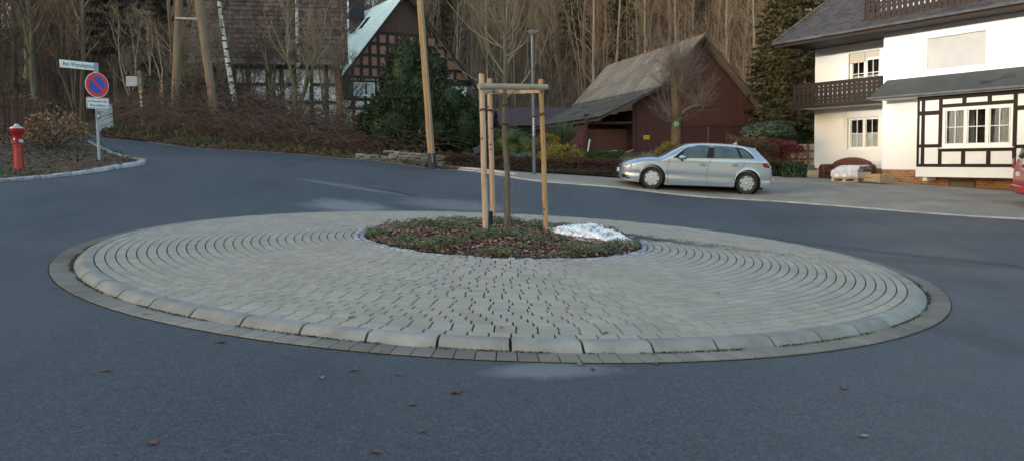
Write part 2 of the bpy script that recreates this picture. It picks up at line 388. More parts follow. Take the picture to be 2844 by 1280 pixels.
far_edge = smooth_line([P2(1270, 473, 25.5), P2(1130, 458, 26.6), P2(1000, 444, 27.3), P2(800, 427, 27.4), P2(575, 414, 27.3), P2(430, 398, 28.3), P2(290, 381, 31), P2(180, 372, 38)])
near_left = smooth_line([P2(-120, 512, 15.1), P2(0, 506, 15.5), P2(110, 497, 16.2), P2(220, 486, 17), P2(330, 473, 17.9), P2(400, 461, 18.7), P2(405, 453, 19.4), P2(380, 442, 20.6), P2(300, 425, 23.5), P2(175, 396, 29.5), P2(60, 382, 36)])
drive_edge = smooth_line([P2(1270, 473, 25.5), P2(1380, 489, 23.7), P2(1485, 505, 22.3), P2(1712, 527, 21.2), P2(2130, 551, 20.2), P2(2446, 576, 18.7), P2(2670, 596, 17.7), P2(2844, 609, 17.0), P2(3300, 650, 15.4)])
road = list(drive_edge) + [(34, 12), (34, -13), (-34, -13), (-30, 13)] + near_left + [P2(60, 372, 44), P2(180, 368, 46)] + far_edge[::-1][:-1]
zone('asphalt_road', road, asphalt_mat(), 0, .7)
back = 47.
cr_ = smooth_line([gh(930, 516), gh(1010, 522), gh(1100, 534), gh(1150, 545), gh(1165, 556), gh(1185, 572)], .2); crv = []; crf = []
for i_, (x_, y_) in enumerate(cr_):
    w_ = .012 + .03 * (1 - abs(i_ / len(cr_) - .75) / .75) ** 2 + .008 * math.sin(i_ * 1.9); crv += [(x_, y_ - w_, Tz(x_, y_ - w_) + .005), (x_ + .01, y_ + w_, Tz(x_ + .01, y_ + w_) + .005)]
    if i_: k_ = 2 * i_; crf.append((k_ - 2, k_, k_ + 1, k_ - 1))
tag(arr_mesh('tar_seam', np.array(crv), np.array(crf), M('tar', (.014, .015, .017), rough=.45)), kind='structure')
n = 2600; x = RNG.uniform(-14, 14, n); y = RNG.uniform(2.6, 26, n); r_ = np.hypot(x - CI[0], y - CI[1]); k = (r_ > 6.1) & in_poly(x, y, np.array(road)); x, y = x[k], y[k]
v, f_ = leaf_quads(np.c_[x, y, T(x, y) + .006], RNG.uniform(.004, .013, len(x)), np.array([[0, 0, 1.]]), .2, .45)
tag(arr_mesh('road_crumbs', v, f_, M('crumb_dark', (.035, .028, .022), (.12, .09, .07), 5, .9, island=.6)), kind='stuff', label='tiny crumbs of leaf and bark strewn over the asphalt', cat='grit')
zone('left_verge', near_left + [(-34, 34), (-34, 13), (-30, 13)], M_soil, .03, .7)
zone('bank', far_edge + [P2(180, 366, 46), (-30, 50), (-6, back), (1.2, back), P2(1290, 440, 33), P2(1270, 468, 26.4)], M_bank, .03, .9)
zone('driveway', drive_edge + [(34, 15), (34, 36), (12, 36), P2(2290, 470, 34), P2(2230, 492, 29.8), P2(2100, 495, 27), P2(1900, 503, 24.4), P2(1720, 497, 24), P2(1484, 480, 24.6), P2(1290, 464, 26.6)], M_drive, .012, .6)
zone('garden_soil', [P2(1285, 462, 26.9), P2(1484, 478, 24.9), P2(1720, 494, 24.3), P2(1900, 500, 24.7), P2(2100, 492, 27.3), P2(2225, 490, 30.1), (12.5, 36), (30, 38), (30, back), (1.2, back)], M_soil, .04, .9)

def strip(name, line, w0, w1, h, mat, jit=.0, seg=.16, gap=.012, rng=RNG, kind='structure'):
    """blocks laid end to end along a line, between the offsets w0 and w1"""
    L_ = np.array(line); dl = np.r_[0, np.cumsum(np.hypot(*np.diff(L_, axis=0).T))]; b = MB(); t = 0.
    def at(t_):
        x = np.interp(t_, dl, L_[:, 0]); y = np.interp(t_, dl, L_[:, 1]); x2 = np.interp(t_ + .2, dl, L_[:, 0]); y2 = np.interp(t_ + .2, dl, L_[:, 1]); x1 = np.interp(t_ - .2, dl, L_[:, 0]); y1 = np.interp(t_ - .2, dl, L_[:, 1])
        d = np.array([x2 - x1, y2 - y1]); d /= np.hypot(*d) + 1e-9; return np.array([x, y]), np.array([-d[1], d[0]])
    while t < dl[-1] - seg * .5:
        s_ = seg * (1 + rng.uniform(-jit, jit)); a, na = at(t + gap / 2); c, nc = at(min(t + s_ - gap / 2, dl[-1])); t += s_
        j = [rng.uniform(-1, 1) * jit * .05 for _ in range(4)]
        q = [a + na * (w0 + j[0]), c + nc * (w0 + j[1]), c + nc * (w1 + j[2]), a + na * (w1 + j[3])]
        hz_ = h + rng.uniform(-1, 1) * jit * .03
        top = []; bot = []
        cen = sum(q) / 4
        for p in q:
            z = Tz(p[0], p[1]); top.append((*(cen + (p - cen) * .94), z + hz_)); bot.append((*p, z + hz_ - .012))
        low = [(x, y, z - .15) for x, y, z in bot]
        b.face(top)
        for k in range(4): b.face([bot[k], bot[(k + 1) % 4], top[(k + 1) % 4], top[k]]); b.face([low[k], low[(k + 1) % 4], bot[(k + 1) % 4], bot[k]])
    # weld each block so it counts as one island
    o = b.build(name, mat, None, smooth=True); return tag(o, kind=kind)
strip('granite_edging', near_left[:len(near_left) * 2 // 3], .0, .16, .055, M_granite, .35, .15)
strip('concrete_edging', drive_edge, -.01, .09, .03, M('edging_concrete', (.40, .39, .36), (.30, .29, .27), 3, .85, island=.1), .0, .5, .01)
strip('edge_line', far_edge[:len(far_edge) // 2], -.06, .02, .012, M('edge_stone', (.30, .29, .27), (.14, .13, .12), 2.5, .85), .0, .5, .01)
kerbline = smooth_line([P2(1240, 463, 26.9), P2(1290, 470, 26.1), P2(1370, 482, 24.6), P2(1430, 492, 23.6)])
strip('low_kerb', kerbline, .0, .12, .06, M('edging_pale', (.50, .48, .44), (.38, .36, .33), 3, .85), .0, .8, .01)

# ------------------------------------------------------------ roundabout
def ring_z(r):                # height of the paving above the road plane
    return np.interp(r, [0, 2.12, 2.30, 5.55, 5.60], [.20, .215, .22, .078, .075])
def isl(r, t, h=None):
    x = CI[0] + r * math.cos(t); y = CI[1] + r * math.sin(t)
    return (x, y, Tz0(x, y) + (ring_z(r) if h is None else h))
def Tz0(x, y): return plane(x, y) if True else 0
def arc_block(b, r0, r1, t0, t1, z0f, zt, bev=.006, n=1, dz=0.):
    """a block of a ring: bevelled top, n subdivisions along the arc"""
    rb = bev; tb0 = bev / ((r0 + r1) / 2)
    base = len(b.v); rows = []
    for i in range(n + 1):
        t = t0 + (t1 - t0) * i / n; ti = t + (tb0 if i == 0 else -tb0 if i == n else 0)
        rows.append([isl(r0, t, zt(r0) - .03), isl(r0, t, zt(r0) - bev + dz), isl(r0 + rb, ti, zt(r0) + dz), isl(r1 - rb, ti, zt(r1) + dz), isl(r1, t, zt(r1) - bev + dz), isl(r1, t, zt(r1) - .03)])
    for r_ in rows: b.v += r_
    for i in range(n):
        for k in range(5): b.f.append((base + i * 6 + k, base + i * 6 + k + 1, base + i * 6 + 7 + k, base + i * 6 + 6 + k))
    for e in (0, n): b.f.append(tuple(base + e * 6 + k for k in range(6)))
zp = lambda r: float(ring_z(r))
b = MB(); nring = 28; R0, R1 = 2.305, 5.585; wr = (R1 - R0) / nring; rnd = random.Random(3)
for i in range(nring):
    a = R0 + i * wr; rm = a + wr / 2; n = round(2 * math.pi * rm / .184); t = rnd.random() * 6.28; ts = []
    for k in range(n):
        ts.append(t); t += 2 * math.pi / n * (1 + rnd.uniform(-.02, .02))
    ts.append(ts[0] + 2 * math.pi)
    g = .0066
    for k in range(n):
        t0 = ts[k] + g / rm; t1 = ts[k + 1] - g / rm
        if t1 < t0: continue
        arc_block(b, a + .0072, a + wr - .0072, t0, t1, None, zp, .004, 1 if rm > 3 else 2, rnd.uniform(-.0015, .0015))
tag(b.build('island_paving', M_paver), kind='structure')
# bedding under the joints
rr = [0, 1, 2.1, 2.3, 3, 4, 5, 5.62, 5.8, 6.06]
v = []; f_ = []; n = 120
for r_ in rr:
    for k in range(n):
        t = 2 * math.pi * k / n; q = isl(max(r_, .001), t, (zp(r_) - .014) if r_ < 5.7 else .004); v.append(q)
for i in range(len(rr) - 1):
    for k in range(n): f_.append((i * n + k, i * n + (k + 1) % n, (i + 1) * n + (k + 1) % n, (i + 1) * n + k))
tag(arr_mesh('joint_bedding', np.array(v), np.array(f_), M_joint, smooth=True), kind='structure')
b = MB(); n = 61; off = math.radians(-88.9)
for k in range(n):                                   # rounded kerb stones
    t0 = off + 2 * math.pi * k / n + .0021; t1 = off + 2 * math.pi * (k + 1) / n - .0021
    prof = [(5.592, .02), (5.592, .073), (5.597, .078), (5.69, .081), (5.712, .078), (5.730, .070), (5.745, .060), (5.803, .004), (5.81, -.05)]
    base = len(b.v); m = len(prof); ns = 4
    for i in range(ns + 1):
        e = .004 if i in (0, ns) else 0
        t = t0 + (t1 - t0) * i / ns
        for (r_, h) in prof: b.v.append(isl(r_, t, h - e * (h > .03)))
    for i in range(ns):
        for j in range(m - 1): b.f.append((base + i * m + j, base + i * m + j + 1, base + (i + 1) * m + j + 1, base + (i + 1) * m + j))
    for e in (0, ns): b.f.append(tuple(base + e * m + k2 for k2 in range(m)))
tag(b.build('kerb', M_kerb, smooth=True), kind='structure')
b = MB(); n = 228; rnd = random.Random(5)
for k in range(n):                                   # gutter course outside the kerb
    t0 = 2 * math.pi * k / n; dl_ = math.degrees(t0) % 360
    if 15 < dl_ < 148: continue
    arc_block(b, 5.815, 6.045, t0 + .0006, t0 + 2 * math.pi / n - .0006, None, lambda r: .014, .002, 1, rnd.uniform(-.001, .001))
tag(b.build('gutter_course', M_gutter), kind='structure')
b = MB(); rnd = random.Random(9)
for row in range(2):                                 # granite setts round the bed
    r0 = 2.115 + row * .093; n = round(2 * math.pi * r0 / .105)
    for k in range(n):
        t0 = 2 * math.pi * (k + rnd.uniform(-.1, .1)) / n; t1 = 2 * math.pi * (k + 1 + rnd.uniform(-.1, .1)) / n
        arc_block(b, r0 + rnd.uniform(0, .012), r0 + .086 + rnd.uniform(-.01, .006), t0 + .003, t1 - .003, None, zp, .012, 2, rnd.uniform(-.006, .016))
tag(b.build('granite_setts', M_granite), kind='structure')

# planting bed
def bed_h(x, y):
    dx, dy = x - CI[0], y - CI[1]; r = np.hypot(dx, dy)
    return .205 + .13 * np.clip(1 - (r / 2.13) ** 2, 0, 1) ** .8 + .018 * np.sin(5 * x + 3 * y) * np.sin(4.3 * y - 2 * x)
def bed_z(x, y): return plane(x, y) + bed_h(x, y)
v = []; f_ = []; n = 64; rr = np.linspace(0.01, 2.13, 16)
for r_ in rr:
    for k in range(n):
        t = 2 * math.pi * k / n; x = CI[0] + r_ * math.cos(t); y = CI[1] + r_ * math.sin(t); v.append((x, y, float(bed_z(x, y)) - .02))
for i in range(len(rr) - 1):
    for k in range(n): f_.append((i * n + k, i * n + (k + 1) % n, (i + 1) * n + (k + 1) % n, (i + 1) * n + k))
tag(arr_mesh('planting_bed', np.array(v), np.array(f_), M_soil, smooth=True), kind='structure')
def disc_pts(n, R, rng=RNG): r = R * np.sqrt(rng.random(n)); t = rng.random(n) * 2 * np.pi; return CI[0] + r * np.cos(t), CI[1] + r * np.sin(t)
def vnoise(x, y, s=1., seed=0):
    return (np.sin(x * 2.1 * s + seed) * np.sin(y * 2.7 * s + seed * 1.7) + np.sin(x * 4.7 * s - y * 3.1 * s + seed) * .6 + np.sin(y * 6.3 * s + x * 5.1 * s + seed * 2) * .4)
X, Y = disc_pts(60000, 2.1); k = vnoise(X, Y, 1.4, 2) + RNG.normal(size=len(X)) * .30 > .05; X = X[k]; Y = Y[k]
hgt = np.clip(vnoise(X, Y, 1.4, 2) + .3, .15, 1.4) * .085
Zc = bed_z(X, Y) + RNG.random(len(X)) * hgt + .012
v, f_ = leaf_quads(np.c_[X, Y, Zc], RNG.uniform(.011, .022, len(X)), np.array([[0, 0, 1.]]), .8, .55)
tag(arr_mesh('ground_cover', v, f_, M('cover_leaves', (.085, .14, .065), (.14, .185, .075), 3, .6, island=.5, tint=(.12, .10, .05))), kind='stuff', label='low green evergreen ground cover growing in the round planting bed', cat='ground cover')
X, Y = disc_pts(14000, 2.12); Zc = bed_z(X, Y) + .012 + RNG.random(len(X)) * .03
v, f_ = leaf_quads(np.c_[X, Y, Zc], RNG.uniform(.012, .034, len(X)), np.array([[0, 0, 1.]]), .45, .7)
tag(arr_mesh('leaf_litter', v, f_, M('litter_leaves', (.28, .15, .11), (.38, .25, .20), 5, .8, island=.5, tint=(.14, .05, .04))), kind='stuff', label='brown dead leaves lying between the plants of the round bed', cat='leaf litter')

# ------------------------------------------------------------ staked young tree on the island
def rod(name, p0, p1, r0, r1, mat, parent, n=12, wob=.0, seed=0, k=10):
    rn = random.Random(seed); p0, p1 = Vector(p0), Vector(p1); pts = []; rad = []
    for i in range(k + 1):
        t = i / k; pts.append(p0.lerp(p1, t) + Vector((rn.uniform(-wob, wob), rn.uniform(-wob, wob), 0)) * (0 < i < k)); rad.append(r0 + (r1 - r0) * t + rn.uniform(-1, 1) * wob * .25)
    return MB().tube(pts, rad, n).build(name, mat, parent, smooth=True, keep=True)
def bed_hit(px, py):
    v = ray(px, py)
    for d in np.arange(9, 14.5, .01):
        p = v * (d / v.y)
        if p.z < float(bed_z(p.x, p.y)): return p
fr = empty('tree_stake_frame', bed_hit(1430, 645), 0, 'wooden frame of three round stakes and rails holding the young tree', 'tree stakes')
b1 = bed_hit(1349, 652); b2 = bed_hit(1517, 643); b3 = bed_hit(1370, 622)
t1 = W(1337, 206, b1.y); t2 = W(1502, 221, b2.y + .03); t3 = W(1359, 219, b3.y - .02)
for i, (bb, tt, mt) in enumerate(((b1, t1, M_stakew), (b2, t2, M_stakew2), (b3, t3, M_stakew))):
    st = rod('stake', bb - Vector((0, 0, .15)), tt, .044 if i != 1 else .041, .041 if i != 1 else .038, mt, fr, 14, .003, i)
ra = W(1330, 241, b1.y - .07); rb = W(1519, 243, b2.y - .07)
rod('rail', ra, rb, .046, .044, M_rail, fr, 14, .002, 8)
def plank(name, p0, p1, h, tck, mat, parent):
    p0, p1 = Vector(p0), Vector(p1); d = (p1 - p0).normalized(); s_ = Vector((-d.y, d.x, 0)).normalized() * tck / 2; u_ = Vector((0, 0, h / 2)); b = MB()
    q = [p0 - s_ - u_, p0 + s_ - u_, p0 + s_ + u_, p0 - s_ + u_, p1 - s_ - u_, p1 + s_ - u_, p1 + s_ + u_, p1 - s_ + u_]
    for f_ in ((0, 1, 2, 3), (7, 6, 5, 4), (0, 4, 5, 1), (1, 5, 6, 2), (2, 6, 7, 3), (3, 7, 4, 0)): b.face([q[i] for i in f_])
    return b.build(name, mat, parent, keep=True, smooth=True, bevel=.006)
plank('rail', W(1362, 257, b3.y - .05), W(1500, 253, b2.y + .06), .075, .035, M_stakew, fr)
plank('rail', W(1334, 259, b1.y + .05), W(1368, 252, b3.y - .02), .075, .035, M_stakew, fr)
# the tree
def polyl(rng, p, d, L, n, up=.0, wob=.12):
    pts = [np.array(p, float)]; d = np.array(d, float); d /= np.linalg.norm(d)
    for i in range(n):
        d = d + rng.normal(size=3) * wob + np.array([0, 0, up]); d /= np.linalg.norm(d); pts.append(pts[-1] + d * L / n)
    return pts
def branches(rng, out, pts, r0, depth, spec):
    """adds side branches to the polyline pts"""
    if depth >= len(spec): return
    n, lf, ang, up, seg, wob, start = spec[depth]; m = len(pts) - 1; L = sum(np.linalg.norm(pts[i + 1] - pts[i]) for i in range(m))
    for _ in range(n):
        t = start + (1 - start) * rng.random() ** .9; i = min(int(t * m), m - 1); f_ = t * m - i; p = pts[i] * (1 - f_) + pts[i + 1] * f_; ax = pts[i + 1] - pts[i]; ax /= np.linalg.norm(ax) + 1e-9
        rr_ = rng.normal(size=3); s_ = np.cross(ax, rr_); s_ /= np.linalg.norm(s_) + 1e-9; a = math.radians(ang * rng.uniform(.7, 1.3))
        d = ax * math.cos(a) + s_ * math.sin(a); l = L * lf * rng.uniform(.6, 1.2) * (1 - .55 * t if depth == 0 else 1 - .3 * t); r1 = r0 * (1 - .75 * t) * rng.uniform(.35, .5)
        r1 = max(r1, .0035); q = polyl(rng, p, d, l, seg, up, wob)
        for k in range(seg): out.append((*q[k], *q[k + 1], r1 * (1 - .75 * k / seg), r1 * (1 - .75 * (k + 1) / seg)))
        branches(rng, out, q, r1, depth + 1, spec)
def bare_tree(name, base, top, r, spec, seed, mat_t, mat_c, label, cat='tree', group=None, wob=.02, n=10, crook=None):
    rng = np.random.default_rng(seed); base = np.array(base, float); top = np.array(top, float)
    root = empty(name, base, 0, label, cat, group); k = 12; H = np.linalg.norm(top - base); pts = []
    dr = np.zeros(3)
    for i in range(k + 1):
        t = i / k; dr = dr * .6 + rng.normal(size=3) * wob * H * .12; pts.append((top - base) * t + dr * (t > 0) * (t < 1) + (crook(t) if crook is not None else 0))
    b = MB(); rad = [r * (1 - .8 * i / k) * (1.35 if i == 0 else 1) for i in range(k + 1)]
    pts0 = list(pts); pts0[0] = pts[0] - np.array([0, 0, .15]); b.tube([Vector(p) for p in pts0], rad, n); tr = b.build('trunk', mat_t, root, smooth=True)
    out = []; branches(rng, out, pts, r, 0, spec)
    if out:
        out = np.array(out); big = out[:, 6] > .012; parts = []
        if big.any(): parts.append(tubes(out[big], 5))
        if (~big).any(): parts.append(tubes(out[~big], 3))
        v, f_ = cat_(parts); arr_mesh('crown', v, f_, mat_c, root, smooth=True)
    return root
tb = bed_hit(1408, 632); tt = W(1395, -330, tb.y)
tree = bare_tree('young_tree', tb, tt, .052, [(52, .46, 68, .17, 8, .07, .36), (5, .42, 34, .10, 5, .09, .15), (4, .45, 34, .06, 3, .12, .1)], 11, M_bark, M_twig, 'young leafless tree tied between stakes in the round bed', wob=.012,
                 crook=lambda t: np.array([.02 * math.sin(t * 14), 0, 0]))
# thin shoots from the foot of the tree
sh = []
rg = np.random.default_rng(4)
for px, py in ((1390, 490), (1428, 490), (1446, 505), (1396, 540), (1420, 560)):
    p1 = np.array(W(px, py, tb.y - .05)); p0 = np.array(tb) + rg.normal(size=3) * [.03, .03, 0]; m_ = (p0 + p1) / 2 + rg.normal(size=3) * .02
    sh.append((*(p0 - tb), *(m_ - tb), .005, .004)); sh.append((*(m_ - tb), *(p1 - tb), .004, .002))
v, f_ = tubes(np.array(sh), 4); arr_mesh('shoots', v, f_, M_twig, tree)
# tie straps
b = MB(); M_rope = M('coir_rope', (.07, .045, .03), (.11, .075, .05), 30, .95, .6, 60)
def tree_at(py): q = W(1400 + (py - 300) * .018, py, tb.y); return q
def tie(pa, pb, sag, parent, nm):
    pts = [pa.lerp(pb, i / 8) - Vector((0, 0, sag * math.sin(math.pi * i / 8))) for i in range(9)]
    b = MB(); b.tube(pts, .010, 6); b.tube([q + Vector((0, 0, .018)) for q in pts], .008, 6); return b.build(nm, M_rope, parent, smooth=True, keep=True)
def loop(c, r, parent):
    b = MB(); b.tube([c + Vector((r * math.cos(a), r * math.sin(a), .012 * math.sin(3 * a))) for a in [k * math.pi / 8 for k in range(17)]], .012, 6, False); return b.build('tie_strap', M_rope, parent, smooth=True, keep=True)
s1 = W(1341, 306, b1.y); s3 = W(1362, 308, b3.y); s2 = W(1508, 318, b2.y); q1 = tree_at(293); q2 = tree_at(345)
tie(s1 + Vector((.03, 0, 0)), s3, .01, fr, 'tie_strap'); tie(s3, q1, .05, fr, 'tie_strap'); tie(q2, s2 - Vector((.03, .04, 0)), .03, fr, 'tie_strap')
loop(s1, .052, fr); loop(s2, .05, fr); loop(s3, .05, fr); loop(q1, .046, fr); loop(q2, .046, fr)
pt = bed_hit(1359, 640); pt2 = W(1358, 589, pt.y + .1)
MBt = MB(); MBt.lathe([(.034, -.1), (.034, 0), (.034, .28), (.037, .285), (.037, .30), (.030, .30), (.030, .2)], (0, 0, 0), 14)
o = MBt.build('watering_pipe', M('black_plastic', (.02, .021, .023), rough=.5), None, smooth=True); o.location = (pt.x + .02, pt.y + .12, pt.z - .02); tag(o, 'short black plastic pipe standing in the bed behind the front stake', 'pipe')

# snow heap
v = []; f_ = []; nx, ny = 70, 34; sc = gh(1640, 637, .26); c0 = bed_hit(1640, 640) or sc
cxs, cys = W(1641, 640, 11.9).x - .02, 11.80
for j in range(ny + 1):
    for i in range(nx + 1):
        a, c_ = i / nx * 2 - 1, j / ny * 2 - 1; x = cxs + a * .68; y = cys + c_ * .42 - a * .22
        e = max(0, 1 - (a * a + c_ * c_) ** 1.2 - .12 * vnoise(x * 2, y * 2, 1.5, 3)); r_ = math.hypot(x - CI[0], y - CI[1])
        base = float(bed_z(x, y)) if r_ < 2.13 else Tz0(x, y) + zp(r_)
        h = .19 * e ** .6 + (.014 * vnoise(x * 5, y * 5, 2.2, 1) + .010 * vnoise(x * 13, y * 13, 2.2, 6)) * min(1, e * 3)
        v.append((x, y, base - .03 + h)); 
for j in range(ny):
    for i in range(nx): k = j * (nx + 1) + i; f_.append((k, k + 1, k + nx + 2, k + nx + 1))
M_snow = M('old_snow', (.86, .87, .88), (.50, .50, .50), 9, .7, .9, 40, mixlo=.5, mixhi=.72, bdist=.02, detail=10)
snow = tag(arr_mesh('snow_heap', np.array(v), np.array(f_), M_snow, smooth=True), 'heap of old white snow at the back right of the bed', 'snow')
n = 3000; a = RNG.uniform(-.95, .95, n); c_ = RNG.uniform(-.95, .95, n); x = cxs + a * .68; y = cys + c_ * .42 - a * .22; k = (a * a + c_ * c_ < .8) & (vnoise(x, y, 5, 8) + RNG.random(n) > 1.0); V_ = np.array(v)
idx = (np.round((c_[k] + 1) / 2 * ny).astype(int) * (nx + 1) + np.round((a[k] + 1) / 2 * nx).astype(int))
vv, ff = leaf_quads(np.c_[x[k], y[k], V_[idx, 2] + .008], RNG.uniform(.008, .02, k.sum()), np.array([[0, 0, 1.]]), .4, .5)
arr_mesh('dirt_specks', vv, ff, M('dirt_specks', (.07, .06, .06), rough=.95), snow)['kind'] = 'stuff'
# washed dirt on the paving beside the snow
n = 5200; x = CI[0] + 1.7 + RNG.exponential(.85, n); y = 12.9 - (x - CI[0] - 1.7) * .33 + RNG.normal(size=n) * .24; r_ = np.hypot(x - CI[0], y - CI[1]); k = (r_ > 2.1) & (r_ < 5.4) & (vnoise(x, y, 3, 2) + RNG.random(n) * 1.3 > .1)
x, y, r_ = x[k], y[k], r_[k]
v, f_ = leaf_quads(np.c_[x, y, plane(x, y) + ring_z(r_) + .004 + RNG.random(len(x)) * .006], RNG.uniform(.006, .028, len(x)), np.array([[0, 0, 1.]]), .12, .5)
tag(arr_mesh('dirt_litter', v, f_, M('washed_dirt', (.085, .066, .05), (.15, .12, .10), 4, .95, island=.4)), kind='stuff', label='dark soil and bark crumbs washed over the paving beside the snow', cat='dirt')
n = 3600; x = RNG.uniform(1.5, 8.2, n); yc = 14.7 - .62 * (x - 4.2); y = 17.6 - .62 * (x - 2.0) * 1.0 + RNG.normal(size=n) * .22 - .04 * (x - 2) ** 2
r_ = np.hypot(x - CI[0], y - CI[1]); k = (r_ > 6.0); x, y = x[k], y[k]
v, f_ = leaf_quads(np.c_[x, y, T(x, y) + .010], RNG.uniform(.006, .022, len(x)), np.array([[0, 0, 1.]]), .1, .6)
tag(arr_mesh('road_grit', v, f_, M('road_grit', (.055, .045, .037), (.12, .10, .085), 4, .95, island=.5)), kind='stuff', label='dark grit and leaf crumbs scattered on the asphalt behind the roundabout', cat='grit')
# crumbs and moss in the joint between kerb and gutter
n = 4200; t = RNG.uniform(math.radians(-175), math.radians(-5), n); k = (np.sin(t * 23) + np.sin(t * 61 + 1) * .7 + RNG.random(n)) > .1; t = t[k]; r_ = 5.822 + RNG.exponential(.007, len(t)); x = CI[0] + r_ * np.cos(t); y = CI[1] + r_ * np.sin(t)
v, f_ = leaf_quads(np.c_[x, y, plane(x, y) + .018 + RNG.random(len(x)) * .008], RNG.uniform(.004, .013, len(x)), np.array([[0, 0, 1.]]), .8, .7)
tag(arr_mesh('joint_moss', v, f_, M('joint_moss', (.055, .075, .02), (.06, .045, .03), 2.2, .95, island=.4)), kind='stuff', label='moss and crumbs in the joint at the foot of the kerb', cat='moss')

# fallen leaves, each one a thing
def leaf_mesh(seed, s_):
    rn = random.Random(seed); b = MB(); m = 22; ed = []
    for k in range(m):
        a = 2 * math.pi * k / m; lob = 1 + .32 * math.cos((3 + seed % 4) * a + seed) * (1 if k % 2 else .6) + rn.uniform(-.12, .12)
        ed.append((s_ * lob * math.cos(a) * 1.25, s_ * lob * math.sin(a) * .8, s_ * (.16 * math.cos(2 * a + seed) + .12) + rn.uniform(0, .06) * s_))
    mid = [(x * .5, y * .5, z * .25) for x, y, z in ed]
    for k in range(m): j = (k + 1) % m; b.face([mid[k], ed[k], ed[j], mid[j]]); b.face([(0, 0, s_ * .05), mid[k], mid[j]])
    b.tube([(s_ * .9, 0, 0), (s_ * 1.9, s_ * .2, s_ * .2)], s_ * .04, 4)
    return b
L_MATS = [M('leaf_rust', (.17, .080, .042), (.12, .055, .032), 30, .7), M('leaf_tan', (.30, .20, .14), (.22, .13, .09), 30, .7), M('leaf_red', (.13, .045, .028), (.08, .030, .02), 30, .6)]
LG = 'dead leaves scattered on the asphalt'
leafs = [(292, 1018, 0, .05, 'faded rust leaf lying alone far out on the left asphalt'), (425, 1252, 0, .052, 'rust leaf at the bottom left corner of the road'), (613, 940, 0, .055, 'flat brown leaf on the asphalt close to the front left gutter'),
         (893, 1037, 1, .042, 'pale grey tan leaf left of a rust leaf on the front asphalt'), (985, 1017, 0, .042, 'small tan leaf near the kerb front, just right of the palest one'), (1108, 1028, 0, .042, 'small brown leaf on asphalt below the middle kerb stones'),
         (1269, 1078, 2, .062, 'crumpled dark red leaf, largest on the front asphalt'), (1145, 1111, 0, .040, 'small rust leaf below and left of the dark red one'), (1168, 1184, 0, .038, 'light orange leaf low in the middle of the road'),
         (1046, 1250, 0, .046, 'orange brown leaf at the very bottom middle of the road'), (2343, 1066, 0, .056, 'orange elongated leaf alone on the right asphalt'), (2396, 1198, 1, .042, 'pale curled leaf at the bottom right of the road'),
         (1646, 1016, 2, .04, 'dark curled leaf beside the pale scraped asphalt patch'), (1052, 970, 1, .045, 'curled tan leaf on the gutter course below the kerb'), (153, 793, 0, .045, 'small leaf beside the left end of the gutter course'),
         (976, 878, 0, .045, 'orange leaf on the pavers near the front kerb, left one'), (1391, 906, 0, .038, 'small orange leaf on the pavers above the middle kerb joint'), (1682, 922, 0, .042, 'brown leaf flat on the pavers right of the middle'),
         (1992, 809, 0, .04, 'brown leaf on the pavers of the right half'), (402, 867, 1, .04, 'pale leaf lying on the left gutter course'), (1615, 1002, 1, .045, 'tan leaf resting against the kerb foot right of the middle'), (1822, 1000, 2, .05, 'reddish leaf on the gutter right of the middle')]
for i, (px, py, mi, s_, lab) in enumerate(leafs):
    q = gh(px, py, .03); rr_ = math.hypot(q.x - CI[0], q.y - CI[1]); z = (Tz0(q.x, q.y) + zp(rr_)) if rr_ < 5.6 else (plane(q.x, q.y) + .016 if rr_ < 6.05 else Tz(q.x, q.y))
    if rr_ < 5.6: q = gh(px, py, zp(rr_)); z = Tz0(q.x, q.y) + zp(math.hypot(q.x - CI[0], q.y - CI[1]))
    o = leaf_mesh(i, s_ * .55).build('fallen_leaf', L_MATS[mi], None, smooth=False); o.location = (q.x, q.y, z + .006); o.rotation_euler = (0, 0, i * 1.7)
    tag(o, lab, 'leaf', LG)

# ------------------------------------------------------------ buildings
def wall_holes(b, x0, x1, z0, z1, y, holes, dep=.16, sgn=1):
    """flat wall in the x-z plane at y with rectangular holes and reveals going to y + dep"""
    X = sorted({x0, x1, *[h[0] for h in holes], *[h[1] for h in holes]}); Zs = sorted({z0, z1, *[h[2] for h in holes], *[h[3] for h in holes]})
    for i in range(len(X) - 1):
        for j in range(len(Zs) - 1):
            cx_, cz_ = (X[i] + X[i + 1]) / 2, (Zs[j] + Zs[j + 1]) / 2
            if any(h[0] < cx_ < h[1] and h[2] < cz_ < h[3] for h in holes): continue
            b.face([(X[i], y, Zs[j]), (X[i + 1], y, Zs[j]), (X[i + 1], y, Zs[j + 1]), (X[i], y, Zs[j + 1])])
    for a, c, d, e in holes:
        y2 = y + dep * sgn
        b.face([(a, y, d), (a, y2, d), (a, y2, e), (a, y, e)]); b.face([(c, y, d), (c, y, e), (c, y2, e), (c, y2, d)])
        b.face([(a, y, d), (c, y, d), (c, y2, d), (a, y2, d)]); b.face([(a, y, e), (a, y2, e), (c, y2, e), (c, y, e)])
